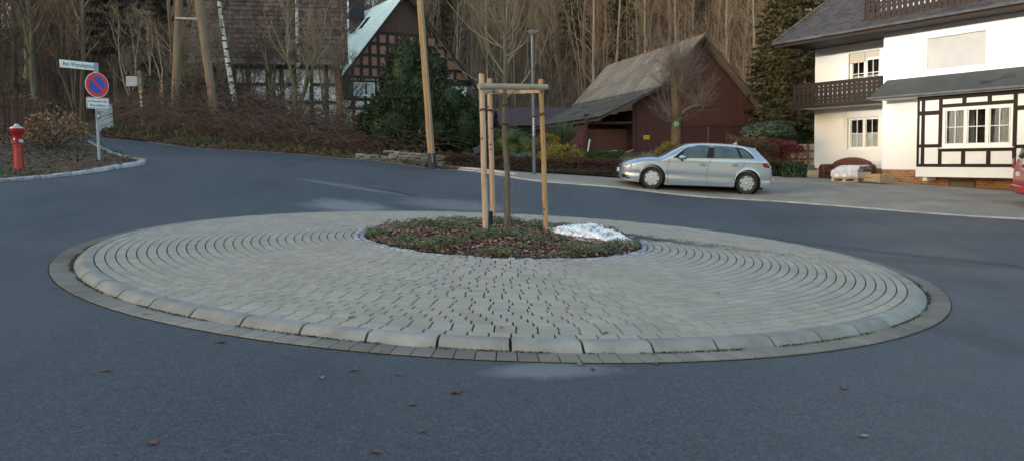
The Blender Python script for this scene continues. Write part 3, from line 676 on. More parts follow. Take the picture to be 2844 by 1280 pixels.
def tiles(b, o, u, v, nu, nv, su, sv, lift=.025, wav=.02, clip=None, jit=.004, rn=random.Random(2)):
    """roof tiles: o origin at the eave, u along the eave, v up the slope"""
    u, v = Vector(u).normalized(), Vector(v).normalized(); n = u.cross(v).normalized(); o = Vector(o)
    if n.z < 0: n = -n
    for j in range(nv):
        for i in range(nu):
            a0 = i * su; c = o + u * (a0 + su / 2) + v * (j + .5) * sv
            if clip and not clip(c): continue
            jz = rn.uniform(-jit, jit); p = []
            for (fu, hz_) in ((0.0, 0), (.3, wav), (.65, wav * .4), (.98, -wav * .2)):
                p.append((o + u * (a0 + fu * su) + v * (j * sv) + n * (hz_ + lift + jz), o + u * (a0 + fu * su) + v * ((j + 1) * sv + .02) + n * (hz_ + jz)))
            base = len(b.v)
            for q0, q1 in p: b.v += [tuple(q0 - n * (lift + .01)), tuple(q0), tuple(q1)]
            for k in range(3):
                b.f.append((base + k * 3, base + k * 3 + 3, base + k * 3 + 4, base + k * 3 + 1)); b.f.append((base + k * 3 + 1, base + k * 3 + 4, base + k * 3 + 5, base + k * 3 + 2))
M_glass = M('window_glass', (.015, .017, .02), rough=.04, spec=.6)
M_frame = M('window_frame', (.80, .79, .76), rough=.4, spec=.4)
M_curt = M('curtain', (.36, .36, .34), (.26, .26, .25), 6, .9, stretch=(9, 1, .3))
M_shut = M('roller_shutter', (.45, .455, .46), (.41, .415, .42), 2, .6)
def window(parent, x0, x1, z0, z1, y, sash=2, cols=2, rows=2, fw=.07, curtains=(), low=None, sill=True, name='window'):
    """a casement window: frame, sashes with glazing bars, panes; y is the outer face of the frame"""
    b = MB(); b.box(x0, x1, y, y + .06, z0, z0 + fw); b.box(x0, x1, y, y + .06, z1 - fw, z1); b.box(x0, x0 + fw, y + .001, y + .059, z0 + fw, z1 - fw); b.box(x1 - fw, x1, y + .001, y + .059, z0 + fw, z1 - fw)
    wd = (x1 - x0 - 2 * fw) / sash; panes = []
    for s_ in range(sash):
        a = x0 + fw + s_ * wd; c = a + wd
        if s_: b.box(a - .035, a + .035, y - .004, y + .058, z0 + fw, z1 - fw)
        a += .05 if s_ else .02; c -= .05 if s_ < sash - 1 else .02; t = .028
        b.box(a, c, y + .008, y + .05, z0 + fw, z0 + fw + t + .01); b.box(a, c, y + .008, y + .05, z1 - fw - t, z1 - fw)
        b.box(a, a + t, y + .009, y + .049, z0 + fw + t, z1 - fw - t); b.box(c - t, c, y + .009, y + .049, z0 + fw + t, z1 - fw - t)
        for k in range(1, cols): xm = a + (c - a) * k / cols; b.box(xm - .012, xm + .012, y + .012, y + .03, z0 + fw + t, z1 - fw - t)
        for k in range(1, rows): zm = z0 + (z1 - z0) * k / rows; b.box(a + t, c - t, y + .013, y + .029, zm - .012, zm + .012)
        panes.append((a + t, c - t))
    fr_ = b.build(name, M_frame, parent)
    for i, (a, c) in enumerate(panes):
        MB().box(a, c, y + .031, y + .037, z0 + fw, z1 - fw).build('pane', M_glass2, fr_)
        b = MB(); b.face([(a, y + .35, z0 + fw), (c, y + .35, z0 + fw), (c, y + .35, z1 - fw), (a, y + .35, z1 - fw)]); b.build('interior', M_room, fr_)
        for (si, fa, fb, m_) in curtains:
            if si == i:
                b = MB(); n = 14; xa, xb = a + (c - a) * fa, a + (c - a) * fb
                top = z1 - fw - .01; bot = z0 + fw
                if low: top = z0 + (z1 - z0) * low
                for k in range(n):
                    xk, xl = xa + (xb - xa) * k / n, xa + (xb - xa) * (k + 1) / n; b.face([(xk, y + .06 + .012 * (k % 2), bot), (xl, y + .06 + .012 * ((k + 1) % 2), bot), (xl, y + .06 + .012 * ((k + 1) % 2), top), (xk, y + .06 + .012 * (k % 2), top)])
                b.build('curtain', m_, fr_)
    if sill: MB().box(x0 - .05, x1 + .05, y - .10, y + .02, z0 - .045, z0 - .005).build('sill', M_frame, fr_)
    return fr_
M_glass2 = M('clear_glass', (.9, .92, .93), rough=.03, spec=.5); _b = M_glass2.node_tree.nodes['Principled BSDF']; _b.inputs['Transmission Weight'].default_value = 1.; _b.inputs['IOR'].default_value = 1.2
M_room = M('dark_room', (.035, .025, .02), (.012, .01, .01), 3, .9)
M_net = M('net_curtain', (.55, .57, .54), (.44, .46, .44), 5, .9)
def brick_mat(name, c1, c2, mort, sx=.24, sy=.08):
    m = bpy.data.materials.new(name); m.use_nodes = True; nt = m.node_tree; N = nt.nodes; L = nt.links; b = N['Principled BSDF']; b.inputs['Roughness'].default_value = .85
    tc = N.new('ShaderNodeTexCoord'); sp = N.new('ShaderNodeSeparateXYZ'); L.new(tc.outputs['Object'], sp.inputs[0]); cb = N.new('ShaderNodeCombineXYZ'); ad = N.new('ShaderNodeMath'); L.new(sp.outputs[0], ad.inputs[0]); L.new(sp.outputs[1], ad.inputs[1])
    L.new(ad.outputs[0], cb.inputs[0]); L.new(sp.outputs[2], cb.inputs[1])
    t = N.new('ShaderNodeTexBrick'); t.inputs['Scale'].default_value = 1.; t.inputs['Brick Width'].default_value = sx; t.inputs['Row Height'].default_value = sy; t.inputs['Mortar Size'].default_value = .008
    t.inputs['Color1'].default_value = (*c1, 1); t.inputs['Color2'].default_value = (*c2, 1); t.inputs['Mortar'].default_value = (*mort, 1); L.new(cb.outputs[0], t.inputs[0]); L.new(t.outputs[0], b.inputs['Base Color'])
    bp = N.new('ShaderNodeBump'); bp.inputs['Strength'].default_value = .4; bp.inputs['Distance'].default_value = .01; bp.invert = True; L.new(t.outputs[1], bp.inputs['Height']); L.new(bp.outputs[0], b.inputs['Normal']); return m
M_brick = brick_mat('plinth_brick', (.36, .17, .075), (.17, .07, .035), (.42, .27, .14))
M_tile = M('roof_tile_grey', (.042, .038, .040), (.066, .060, .060), 3, .7, .3, 30, island=.22)
M_slate = M('pent_roof_felt', (.045, .050, .055), (.062, .066, .07), 2., .75, .3, 60)
M_gut = M('zinc_gutter', (.16, .17, .175), (.10, .105, .11), 3, .5, metal=.4)

# the white house on the right
A = W(2452, 400, 28.); HR = -math.radians(60.8)
hs = empty('white_house', (A.x, A.y, 0), HR, 'white rendered house with half timbered bay, dark balconies and grey tiled roof', 'house')
b = MB(); RY = 1.25                                     # recess of the balcony side
shw = (1.51, 3.60, 2.70, 3.81)
wall_holes(b, -.03, 9., -.67, 4.25, 0, [shw], .14)
b.face([(-.03, 0, -.67), (-.03, RY, -.67), (-.03, RY, 4.25), (-.03, 0, 4.25)]); b.face([(-.03, 0, -.67), (9, 0, -.67), (9, .05, -.67), (-.03, .05, -.67)])
wlow = (-2.46, -1.06, .07, 1.33); wup = (-2.43, -1.07, 1.86, 3.86)
wall_holes(b, -4.02, -.03, -.67, 4.6, RY, [wlow, wup], .16)
b.face([(-4.02, RY, -.67), (-4.02, 9, -.67), (-4.02, 9, 4.6), (-4.02, 5.2, 7.7), (-4.02, RY, 5.4)])
b.face([(-4.02, RY, -.67), (-.03, RY, -.67), (-.03, RY + .05, -.67), (-4.02, RY + .05, -.67)]); b.face([(9, 0, -.67), (9, 9, -.67), (9, 9, 4.2), (9, 5.2, 7.6), (9, 0, 4.2)])
b.face([(-4.02, 9, -.67), (9, 9, -.67), (9, 9, 4.6), (-4.02, 9, 4.6)])
wl = b.build('wall', M_white, hs)
b = MB(); b.box(0.01, 8.95, .04, .3, -1.9, -.672); b.box(-3.97, .01, RY + .04, RY + .3, -1.9, -.672); b.box(-3.97, -3.7, RY + .3, 8.9, -1.9, -.672); b.box(-.03, .01, .04, RY + .3, -1.9, -.673); b.build('brick_plinth', M_brick, hs)
# cellar window
cw = MB().box(2.45, 3.35, .0, .035, -1.3, -1.02).build('cellar_window', M('cellar_frame', (.10, .07, .045), rough=.8), hs)
MB().box(2.51, 3.29, -.006, -.001, -1.25, -1.05).build('pane', M('cellar_pane', (.16, .14, .10), (.12, .10, .07), 4, .5), cw)
# shuttered window
b = MB(); x0, x1, z0, z1 = shw
n = 26
for k in range(n):
    za = z0 + .05 + (z1 - z0 - .05) * k / n; zb = z0 + .05 + (z1 - z0 - .05) * (k + 1) / n; zm = (za + zb) / 2
    b.face([(x0 + .06, .095, za), (x1 - .06, .095, za), (x1 - .06, .083, zm), (x0 + .06, .083, zm)]); b.face([(x0 + .06, .083, zm), (x1 - .06, .083, zm), (x1 - .06, .095, zb), (x0 + .06, .095, zb)])
rs = b.build('roller_shutter', M_shut, hs)
b = MB(); b.box(x0, x0 + .06, .06, .12, z0, z1); b.box(x1 - .06, x1, .06, .12, z0, z1); b.box(x0 + .06, x1 - .06, .07, .11, z0, z0 + .045); b.build('frame', M_frame, rs)
MB().box(x0 - .04, x1 + .04, -.045, .09, z0 - .035, z0 - .002).build('sill', M_frame, rs)
# balcony side windows
window(hs, *wlow, RY + .11, 2, 2, 2, curtains=[(0, 0, 1, M_net), (1, 0, 1, M_net)], low=.5)
wd = window(hs, -2.43, -1.07, 1.86, 3.62, RY + .11, 2, 2, 3, curtains=[(0, 0, 1, M_net), (1, 0, 1, M_net)], low=.62, sill=False)
b = MB(); b.box(-2.42, -1.75, RY + .06, RY + .14, 3.46, 3.855); b.box(-1.74, -1.08, RY + .06, RY + .14, 3.62, 3.855); 
for k in range(5): b.box(-2.42, -1.75, RY + .05, RY + .06, 3.47 + k * .075, 3.53 + k * .075)
b.build('shutter_box', M('shutter_box', (.50, .46, .36), rough=.7), wd)
# eave: soffit, fascia, gutter, roof
EY, EZ, SL = -1.0, 4.33, .60
b = MB(); b.box(-4.12, 9.3, EY + .02, RY + .4, 4.21, 4.235); b.build('soffit', M_dark, hs)
b = MB(); b.box(-4.14, 9.3, EY - .01, EY + .02, 4.16, 4.33); b.prism([(0, 0), (0, 0), (0, 0)], 0, 0) if False else None
b.face([(-4.14, EY, 4.2), (-4.14, RY, 4.2), (-4.14, 5.2, EZ + SL * 6.2 - .1), (-4.14, 5.2, EZ + SL * 6.2 + .03), (-4.14, EY, EZ)]); b.build('fascia', M_dark, hs)
b = MB(); rg_ = .065
for k in range(8):
    a0, a1 = math.pi + k * math.pi / 8, math.pi + (k + 1) * math.pi / 8
    for r_, s_ in ((rg_, 1), (rg_ - .006, -1)):
        b.face([(-4.2, EY - .08 + r_ * math.cos(a0), 4.33 + r_ * math.sin(a0)), (9.3, EY - .08 + r_ * math.cos(a0), 4.33 + r_ * math.sin(a0)), (9.3, EY - .08 + r_ * math.cos(a1), 4.33 + r_ * math.sin(a1)), (-4.2, EY - .08 + r_ * math.cos(a1), 4.33 + r_ * math.sin(a1))])
b.tube([(-4.2, EY - .08 - rg_, 4.335), (9.3, EY - .08 - rg_, 4.335)], .012, 6); b.build('gutter', M_gut, hs, smooth=True)
vv = Vector((0, 1, SL)).normalized(); Lr = 6.2 * math.hypot(1, SL)
b = MB(); tiles(b, (-4.12, EY - .05, EZ + .01), (1, 0, 0), vv, 45, int(Lr / .30), .30, .30, .03, .022, clip=lambda c: not (-.45 < c.x < 3.85 and c.y > -.5))
b.face([(-4.1, EY, EZ - .03), (9.3, EY, EZ - .03), (9.3, 5.2, EZ + SL * 6.2 - .03), (-4.1, 5.2, EZ + SL * 6.2 - .03)]); b.face([(-4.1, 5.2, EZ + SL * 6.2 - .03), (9.3, 5.2, EZ + SL * 6.2 - .03), (9.3, 10, 4.2), (-4.1, 10, 4.2)])
rf = b.build('roof', M_tile, hs)
b = MB()
for k in range(17):
    t = k / 17; p = Vector((-4.12, EY - .05 + 6.2 * t, EZ + .05 + SL * 6.2 * t)); q = p + Vector((0, .40, .40 * SL)); b.tube([p, q], [.085, .07], 10)
b.build('verge_tiles', M('verge_tile', (.10, .085, .065), (.06, .055, .05), 6, .8, .4, 40, island=.2), hs, smooth=True)
# top balcony in front of the dormer
def slat_profile(zb, zt, w, seed=0):
    w = w * 1.0
    """half width of a sawn balcony board over its height"""
    H = zt - zb; pr = []
    for t, d in ((0, 0), (.05, 0), (.08, .16), (.12, .16), (.15, 0), (.20, .0), (.23, .12), (.30, .12), (.32, 0), (.38, 0), (.42, .2), (.47, .26), (.52, .2), (.56, 0), (.62, 0), (.65, .12), (.72, .12), (.75, 0), (.82, 0), (.86, .2), (.90, .2), (.93, 0), (1, 0)):
        pr.append((w * (1 - d * 1.45) / 2, zb + H * t))
    return pr
def balcony_front(parent, x0, x1, zb, zt, y, sp=.205, name='balcony_railing'):
    b = MB(); n = round((x1 - x0) / sp); sp = (x1 - x0) / n
    for i in range(n):
        pr = slat_profile(zb, zt, sp - .004); c = x0 + (i + .5) * sp
        poly = [(c + w_, z) for w_, z in pr] + [(c - w_, z) for w_, z in reversed(pr)]
        b.prism(poly, y, y + .022)
    rl = b.build(name, M_dark, parent)
    b = MB(); b.box(x0 - .03, x1 + .03, y - .035, y + .06, zt - .01, zt + .055); b.box(x0, x1, y - .012, y - .002, zt - .09, zt - .012); b.box(x0 - .02, x1 + .02, y + .024, y + .06, zb + .1, zb + .17); b.box(x0, x0 + .07, y + .023, y + .09, zb, zt - .012); b.box(x1 - .07, x1, y + .023, y + .09, zb, zt - .012)
    b.build('handrail', M_dark, rl); return rl
balcony_front(hs, -.42, 3.85, 4.57, 5.42, -.52)
b = MB(); b.box(-.45, 3.88, .1, 5.2, 4.6, 7.0); b.box(-.45, -.40, -.48, 1.0, 4.5, 5.0); b.build('dormer_wall', M_white, hs)
b = MB(); b.box(-.42, 3.85, -.46, .095, 4.56, 4.60); b.box(-.46, -.425, -.52, .2, 4.6, 5.45);  b.build('dormer_deck', M_dark, hs)
b = MB(); b.box(-.8, 4.2, .2, 5.3, 7.0, 7.15); b.build('dormer_roof', M_tile, hs)
# main balcony
b = MB(); b.box(-4.12, -.035, -.05, RY - .002, 1.74, 1.83); sb_ = b.build('balcony_slab', M('slab_paint', (.70, .68, .63), (.6, .58, .54), 3, .85), hs)
b = MB(); b.box(-4.15, -.035, -.075, -.052, 1.73, 1.86); b.box(-4.15, -4.122, -.05, RY, 1.73, 1.86); b.build('edge_board', M_dark, hs)
balcony_front(hs, -4.05, -.06, 1.87, 2.66, -.02)
b = MB(); 
for k in range(6): b.box(-4.05, -4.03, .04 + k * .2, .225 + k * .2, 1.86, 2.66)
b.box(-4.08, -4.0, .035, RY, 2.66, 2.72); b.build('side_railing', M_dark, hs)
b = MB(); b.box(-4.06, -.06, -.015, .07, 2.66, 2.73); b.build('flower_ledge', M_dark, hs) if False else None
# bay with half timbering
BY = -.60
b = MB(); wb = (2.57, 4.78, .09, 1.385)
wall_holes(b, 1.72, 9., -.56, 1.9, BY, [wb], .1); b.face([(1.72, BY, -.56), (1.72, -.001, -.56), (1.72, -.001, 1.9), (1.72, BY, 1.9)])
by = b.build('bay', M_white, hs)
MB().box(1.69, 9., BY - .035, -.001, -.89, -.561).build('bay_base', M_white, hs)
MB().box(1.86, 2.02, BY + .1, -.002, -1.03, -.892).build('bracket', M_white, hs)
b = MB(); y0, y1 = BY - .022, BY - .001; y2 = BY - .019
def hb(x0, x1, z0, z1): b.box(x0, x1, y0, y1, z0, z1)
def vb(x0, x1, z0, z1): b.box(x0, x1, y2, y1, z0, z1)
hb(1.70, 9, 1.66, 1.80); hb(1.70, 9, -.559, -.455)
vb(1.70, 1.78, -.455, 1.66); vb(1.85, 1.97, -.455, 1.66); vb(2.45, 2.57, -.455, 1.66); vb(4.78, 4.90, -.455, 1.66); vb(6.1, 6.22, -.455, 1.66); vb(7.2, 7.32, -.455, 1.66)
hb(1.97, 2.45, 1.17, 1.31); hb(1.97, 2.45, .09, .20); hb(2.57, 4.78, 1.386, 1.50); hb(2.57, 4.78, -.055, .045); hb(4.90, 9, 1.17, 1.31); hb(4.90, 9, .02, .13); hb(1.78, 1.85, 1.17, 1.31); hb(1.78, 1.85, .09, .20)
for xv in (3.22, 4.01): vb(xv, xv + .13, -.455, -.055); vb(xv, xv + .13, 1.50, 1.66)
b.build('half_timbering', M_dark, hs)
window(hs, *wb, BY + .01, 3, 2, 2, fw=.085, curtains=[(0, .1, .95, M_curt), (2, .2, 1., M_curt)])
# pent roof over the bay
b = MB(); px_ = .12
b.face([(px_, -.001, 2.53), (9, -.001, 2.53), (9, -.98, 1.86), (px_ - .02, -.98, 1.86)]); b.face([(px_ - .02, -.98, 1.86), (9, -.98, 1.86), (9, -.98, 1.80), (px_ - .02, -.98, 1.80)])
b.face([(px_, -.001, 2.53), (px_ - .02, -.98, 1.86), (px_ - .02, -.98, 1.80), (px_, -.001, 1.80)]); pr_ = b.build('pent_roof', M_slate, hs)
MB().box(px_, 9, -.96, -.002, 1.795, 1.81).build('soffit', M_white, pr_)
b = MB(); b.tube([(px_ - .04, -1.03, 1.85), (9, -1.03, 1.85)], .045, 10); b.build('gutter', M_gut, pr_, smooth=True)
MB().face([(3.75, -.555, 2.155), (4.2, -.62, 2.111), (4.28, -.45, 2.227), (4.4, -.28, 2.343), (4.62, -.25, 2.363), (4.72, -.4, 2.261), (4.78, -.6, 2.125), (4.62, -.5, 2.193), (4.4, -.55, 2.158), (4.1, -.7, 2.056), (3.85, -.72, 2.043)]).build('wet_patch', M('wet_felt', (.018, .019, .02), rough=.5), pr_)

# ---- things in front of the white house
def local(px, py, D): return W(px, py, D)
M_sofa = M('brown_leather', (.11, .042, .024), (.075, .03, .018), 4, .5, .2, 20)
sf = empty('sofa', (12.62, 28.9, -1.08), HR + .0, 'brown leather sofa with arched back standing against the white wall', 'sofa')
def arch(x0, x1, z0, z1, n=14): return [(x0, z0)] + [(x0 + (x1 - x0) * k / n, z0 + (z1 - z0) * (.62 + .38 * math.sin(math.pi * k / n) ** .8)) for k in range(n + 1)] + [(x1, z0)]
b = MB(); b.prism(arch(-.80, .80, .30, .86), .12, .40); b.build('backrest', M_sofa, sf, smooth=True, bevel=.07)
for s_ in (-1, 1):
    b = MB(); b.prism([(s_ * .68, .05), (s_ * .68, .50), (s_ * .74, .60), (s_ * .86, .62), (s_ * .95, .54), (s_ * .96, .05)][::s_], -.45, .38); b.build('armrest', M_sofa, sf, smooth=True, bevel=.05)
for s_ in (-1, 1): MB().box(.01 if s_ > 0 else -.67, .67 if s_ > 0 else -.01, -.42, .12, .24, .42).build('seat_cushion', M_sofa, sf, smooth=True, bevel=.06)
MB().box(-.7, .7, -.36, .3, .06, .24).build('frame', M_sofa, sf)
for q in ((-.85, -.38), (.85, -.38), (-.85, .3), (.85, .3)): MB().lathe([(.03, 0), (.035, .06)], (q[0], q[1], 0), 8).build('leg', M_dark, sf)
M_pw = M('pallet_wood', (.48, .36, .20), (.38, .27, .15), 3, .8, .3, 30, island=.15)
M_film = M('plastic_film', (.62, .60, .64), (.50, .46, .50), 7, .25, .8, 9, spec=.7, bdist=.03)
M_carton = M('carton', (.50, .43, .38), (.44, .37, .33), 3, .8)
q = gh(2364, 505, .02); pl = empty('wrapped_pallet', q, HR + .05, 'low pallet of goods wrapped in clear plastic film before the sofa', 'pallet')
b = MB()
for y in (-.36, 0, .36): b.box(-.5, .5, y - .05, y + .05, 0, .022); 
for x in (-.44, 0, .44):
    for y in (-.36, 0, .36): b.box(x - .06, x + .06, y - .049, y + .049, .022, .10)
for k in range(6): b.box(-.5 + k * .172, -.36 + k * .172, -.41, .41, .101, .122)
b.build('pallet_base', M_pw, pl)
MB().box(-.50, .50, -.40, .40, .123, .33, .02).build('carton', M_carton, pl)
MB().box(-.16, .34, -.2, .2, .331, .52, .03).build('carton', M_carton, pl)
b = MB(); rn = random.Random(8); n = 18; m = 12
pts = [[None] * (m + 1) for _ in range(n + 1)]
for i in range(n + 1):
    for j in range(m + 1):
        x = -.51 + 1.02 * i / n; y = -.41 + .82 * j / m; e = max(0, 1 - (max(abs((x - .09) / .62), abs(y / .46))) ** 1.5); z = .332 + .22 * min(1, e * 1.9) + rn.uniform(-.015, .02)
        pts[i][j] = (x, y, z)
for i in range(n):
    for j in range(m): b.face([pts[i][j], pts[i + 1][j], pts[i + 1][j + 1], pts[i][j + 1]])
for i in range(n): b.face([pts[i][0], pts[i + 1][0], (pts[i + 1][0][0], -.415, .20 + .03 * math.sin(i)), (pts[i][0][0], -.415, .20 + .03 * math.sin(i - 1))])
b.build('plastic_film', M_film, pl, smooth=True)
for xa in (-.36, -.06): MB().box(xa, xa + .14, -.418, -.4155, .17, .27).build('label_sheet', M('paper_white', (.75, .77, .78), rough=.8), pl)
q = gh(2419, 508, .02); pc = empty('wooden_crate', q + Vector((.02, 0, 0)), HR + .02, 'pale wooden crate frame lying on the driveway right of the wrapped pallet', 'crate')
b = MB(); b.box(-.52, .52, -.37, -.345, .07, .17); b.box(-.52, .52, -.37, -.345, .19, .29); b.build('front_boards', M_pw, pc)
b = MB(); b.box(-.52, .52, .345, .37, .07, .17); b.box(-.52, .52, .345, .37, .19, .29); b.build('back_boards', M_pw, pc)
for s_ in (-1, 1): MB().box(s_ * .535 - .012, s_ * .535 + .012, -.37, .37, .06, .29).build('end_board', M_pw, pc)
b = MB(); b.box(-.6, -.549, -.40, -.36, 0, .3); b.box(-.02, .02, -.343, -.32, .03, .29); b.box(.50, .54, -.34, -.3, 0, .29); b.box(-.52, .52, -.33, .33, .03, .06); b.build('bearers', M_pw, pc)
# steps and timber edging beside the house
q1 = W(2243, 497, 31.2); stp = empty('garden_steps', (q1.x, q1.y, q1.z), HR, 'two pale stone steps going up beside the left corner of the white house', 'steps')
M_stone = M('sandstone', (.52, .44, .30), (.42, .35, .24), 3, .85, .3, 30)
for k in range(2): MB().box(-.55 + .12 * k, .5, .35 * k, .35 * k + 1.4, .16 * k - .05, .155 + .16 * k, .015).build('step', M_stone, stp)
q1 = W(2240, 440, 32.6); tf = empty('garden_fence', (q1.x, q1.y, q1.z - .45), -.1, 'light timber and stone garden fence above the steps', 'fence')
b = MB(); [b.box(-.75, .72, .06, .1, .12 + k * .33, .38 + k * .33) for k in range(3)]; b.build('panel', M('pale_stone_panel', (.55, .45, .32), (.45, .36, .26), 3, .85, island=.1), tf)
b = MB(); [b.box(-.78, .75, .0, .055, .38 + k * .33, .45 + k * .33) for k in range(2)]; b.build('rail', M('brown_rail', (.20, .12, .07), (.15, .09, .05), 4, .8), tf)
for x in (-.7, .05): MB().box(x - .05, x + .05, -.06, -.002, -.1, 1.05).build('post', M('brown_rail', (.2, .12, .07)), tf)
MB().box(-.1, .75, -.5, -.2, -.1, .15, .02).build('stone_trough', M('grey_stone', (.17, .16, .14), (.12, .11, .10), 5, .9, .4, 30), tf)

# ---- the red brown barn
Bn = W(1768, 430, 40.); bn = empty('barn', (Bn.x, Bn.y, 0), D2R(14), 'dark red wooden barn with grey sheet roof and open lean-to', 'barn')
def board_mat(name, c1, c2, wd_=.13, axis=0, joint=.35):
    m = bpy.data.materials.new(name); m.use_nodes = True; nt = m.node_tree; N = nt.nodes; L = nt.links; b = N['Principled BSDF']; b.inputs['Roughness'].default_value = .8
    tc = N.new('ShaderNodeTexCoord'); sp = N.new('ShaderNodeSeparateXYZ'); L.new(tc.outputs['Object'], sp.inputs[0])
    dv = N.new('ShaderNodeMath'); dv.operation = 'DIVIDE'; dv.inputs[1].default_value = wd_; L.new(sp.outputs[axis], dv.inputs[0])
    fl = N.new('ShaderNodeMath'); fl.operation = 'FLOOR'; L.new(dv.outputs[0], fl.inputs[0]); fr_ = N.new('ShaderNodeMath'); fr_.operation = 'FRACT'; L.new(dv.outputs[0], fr_.inputs[0])
    wn_ = N.new('ShaderNodeTexWhiteNoise'); wn_.noise_dimensions = '1D'; L.new(fl.outputs[0], wn_.inputs['W'])
    no = N.new('ShaderNodeTexNoise'); no.inputs['Scale'].default_value = 2.5; mp = N.new('ShaderNodeMapping'); mp.inputs['Scale'].default_value = (5, 5, .5); L.new(tc.outputs['Object'], mp.inputs[0]); L.new(mp.outputs[0], no.inputs['Vector'])
    ad = N.new('ShaderNodeMath'); L.new(wn_.outputs[0], ad.inputs[0]); L.new(no.outputs[0], ad.inputs[1]); hf = N.new('ShaderNodeMath'); hf.operation = 'MULTIPLY'; hf.inputs[1].default_value = .5; L.new(ad.outputs[0], hf.inputs[0])
    mx = N.new('ShaderNodeMix'); mx.data_type = 'RGBA'; mx.inputs[6].default_value = (*c1, 1); mx.inputs[7].default_value = (*c2, 1); L.new(hf.outputs[0], mx.inputs[0])
    gt = N.new('ShaderNodeMath'); gt.operation = 'GREATER_THAN'; gt.inputs[1].default_value = .08; L.new(fr_.outputs[0], gt.inputs[0]); m2 = N.new('ShaderNodeMapRange'); m2.inputs[3].default_value = joint; L.new(gt.outputs[0], m2.inputs[0])
    sc = N.new('ShaderNodeVectorMath'); sc.operation = 'SCALE'; L.new(mx.outputs[2], sc.inputs[0]); L.new(m2.outputs[0], sc.inputs['Scale']); L.new(sc.outputs[0], b.inputs['Base Color'])
    bp = N.new('ShaderNodeBump'); bp.inputs['Distance'].default_value = .01; L.new(gt.outputs[0], bp.inputs['Height']); L.new(bp.outputs[0], b.inputs['Normal']); return m
M_barn = board_mat('barn_boards', (.088, .032, .025), (.120, .044, .034), .14)
M_barn2 = board_mat('barn_door_boards', (.068, .027, .022), (.092, .036, .029), .12)
b = MB(); Dp = 13.
b.prism([(-.15, -.2), (6.80, -.2), (6.80, 2.45), (3.47, 5.85), (.55, 2.9), (-.15, 2.62)], 0, .08)
b.prism([(6.72, -.2), (6.80, -.2), (6.80, 2.45), (6.72, 2.45)], .08, Dp); b.box(-2.05, -1.97, 2.2, Dp, -.2, 1.9); b.box(-2.1, 6.72, Dp - .08, Dp, -.2, 2.2)
b.build('wall', M_barn, bn)
b = MB(); b.box(-2.6, -.151, .9, .98, -.3, 1.35); b.build('low_wall', M_barn, bn)
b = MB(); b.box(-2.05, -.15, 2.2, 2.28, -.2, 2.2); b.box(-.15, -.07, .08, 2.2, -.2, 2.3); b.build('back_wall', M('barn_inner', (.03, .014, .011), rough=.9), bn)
b = MB(); b.box(-.22, -.10, -.06, -.001, -.2, 2.55); b.box(-2.55, -2.43, .7, .82, -.3, 1.9); b.build('post', M_barn2, bn)
b = MB(); b.box(-.03, 2.58, -.05, -.002, .0, 2.38); dr = b.build('door', M_barn2, bn); MB().box(.38, .70, -.056, -.051, .78, .99).build('warning_sign', M('sign_yellow', (.75, .50, .02), rough=.5), dr)
b = MB(); [b.box(.42, .66, -.059, -.0565, .83 + k * .05, .845 + k * .05) for k in range(3)]; b.build('sign_text', M_black, dr)
b = MB(); b.box(2.62, 6.74, -.035, -.002, 1.50, 2.40); dr2 = b.build('upper_hatch', M_barn, bn); b = MB(); b.box(1.0, 6.76, -.062, -.055, 1.42, 1.49); b.box(2.6, 6.76, -.05, -.001, 2.40, 2.46); b.build('cross_beam', M_barn2, bn)
b = MB(); b.box(2.62, 4.05, -.03, -.002, 0, 1.41); b.box(4.10, 6.30, -.03, -.002, 0, 1.41); b.build('sliding_door', M_barn2, bn); MB().box(4.055, 4.09, -.05, -.002, 0, 1.45).build('pale_batten', M('old_batten', (.22, .16, .12), rough=.8), bn)
M_sheet = M('barn_sheet', (.255, .225, .188), (.12, .11, .095), .7, .85, .5, 25, island=.13, mixlo=.35, mixhi=.75, detail=8)
M_sheet2 = M('barn_sheet_dark', (.075, .073, .066), (.16, .15, .13), 2.2, .85, .5, 25, island=.13, mixlo=.5, mixhi=.8, detail=8)
def flat_tiles(b, o, u, v, nu, nv, su, sv, rib=True, rn=random.Random(4)):
    u, v = Vector(u).normalized(), Vector(v).normalized(); n = u.cross(v).normalized(); o = Vector(o)
    if n.z < 0: n = -n
    for j in range(nv):
        for i in range(nu):
            p = o + u * i * su + v * j * sv + n * rn.uniform(0, .012); base = len(b.v)
            for fu, h in ((0, 0), (.12, .05), (.24, 0), (.5, .012), (.62, .0), (.95, 0)):
                q = p + u * su * fu + n * h; b.v += [tuple(q - n * .02 + n * .03), tuple(q + n * .03), tuple(q + v * (sv + .05))]
            for k in range(5): b.f.append((base + k * 3 + 1, base + k * 3 + 4, base + k * 3 + 5, base + k * 3 + 2))
OV = -.75
b = MB(); pk = Vector((3.47, OV, 6.10)); kk = Vector((.95, OV, 3.40)); e1 = Vector((-2.3, OV, 1.86)); re = Vector((7.1, OV, 2.30))
sl1 = (pk - kk).length; flat_tiles(b, kk + Vector((0, 0, .03)), (0, 1, 0), pk - kk, 23, 3, .60, sl1 / 3)
b.face([kk - Vector((0, 0, .04)), pk - Vector((0, 0, .04)), pk + Vector((0, Dp + 1, -.04)), kk + Vector((0, Dp + 1, -.04))])
mr_ = b.build('roof', M_sheet, bn)
b = MB(); sl2 = (kk - e1).length; flat_tiles(b, e1 + Vector((0, 0, .03)), (0, 1, 0), kk - e1, 21, 3, .60, sl2 / 3); b.face([e1 - Vector((0, 0, .04)), kk - Vector((0, 0, .04)), kk + Vector((0, Dp + 1, -.04)), e1 + Vector((0, 11.8, -.04))])
b.build('lean_to_roof', M_sheet2, bn)
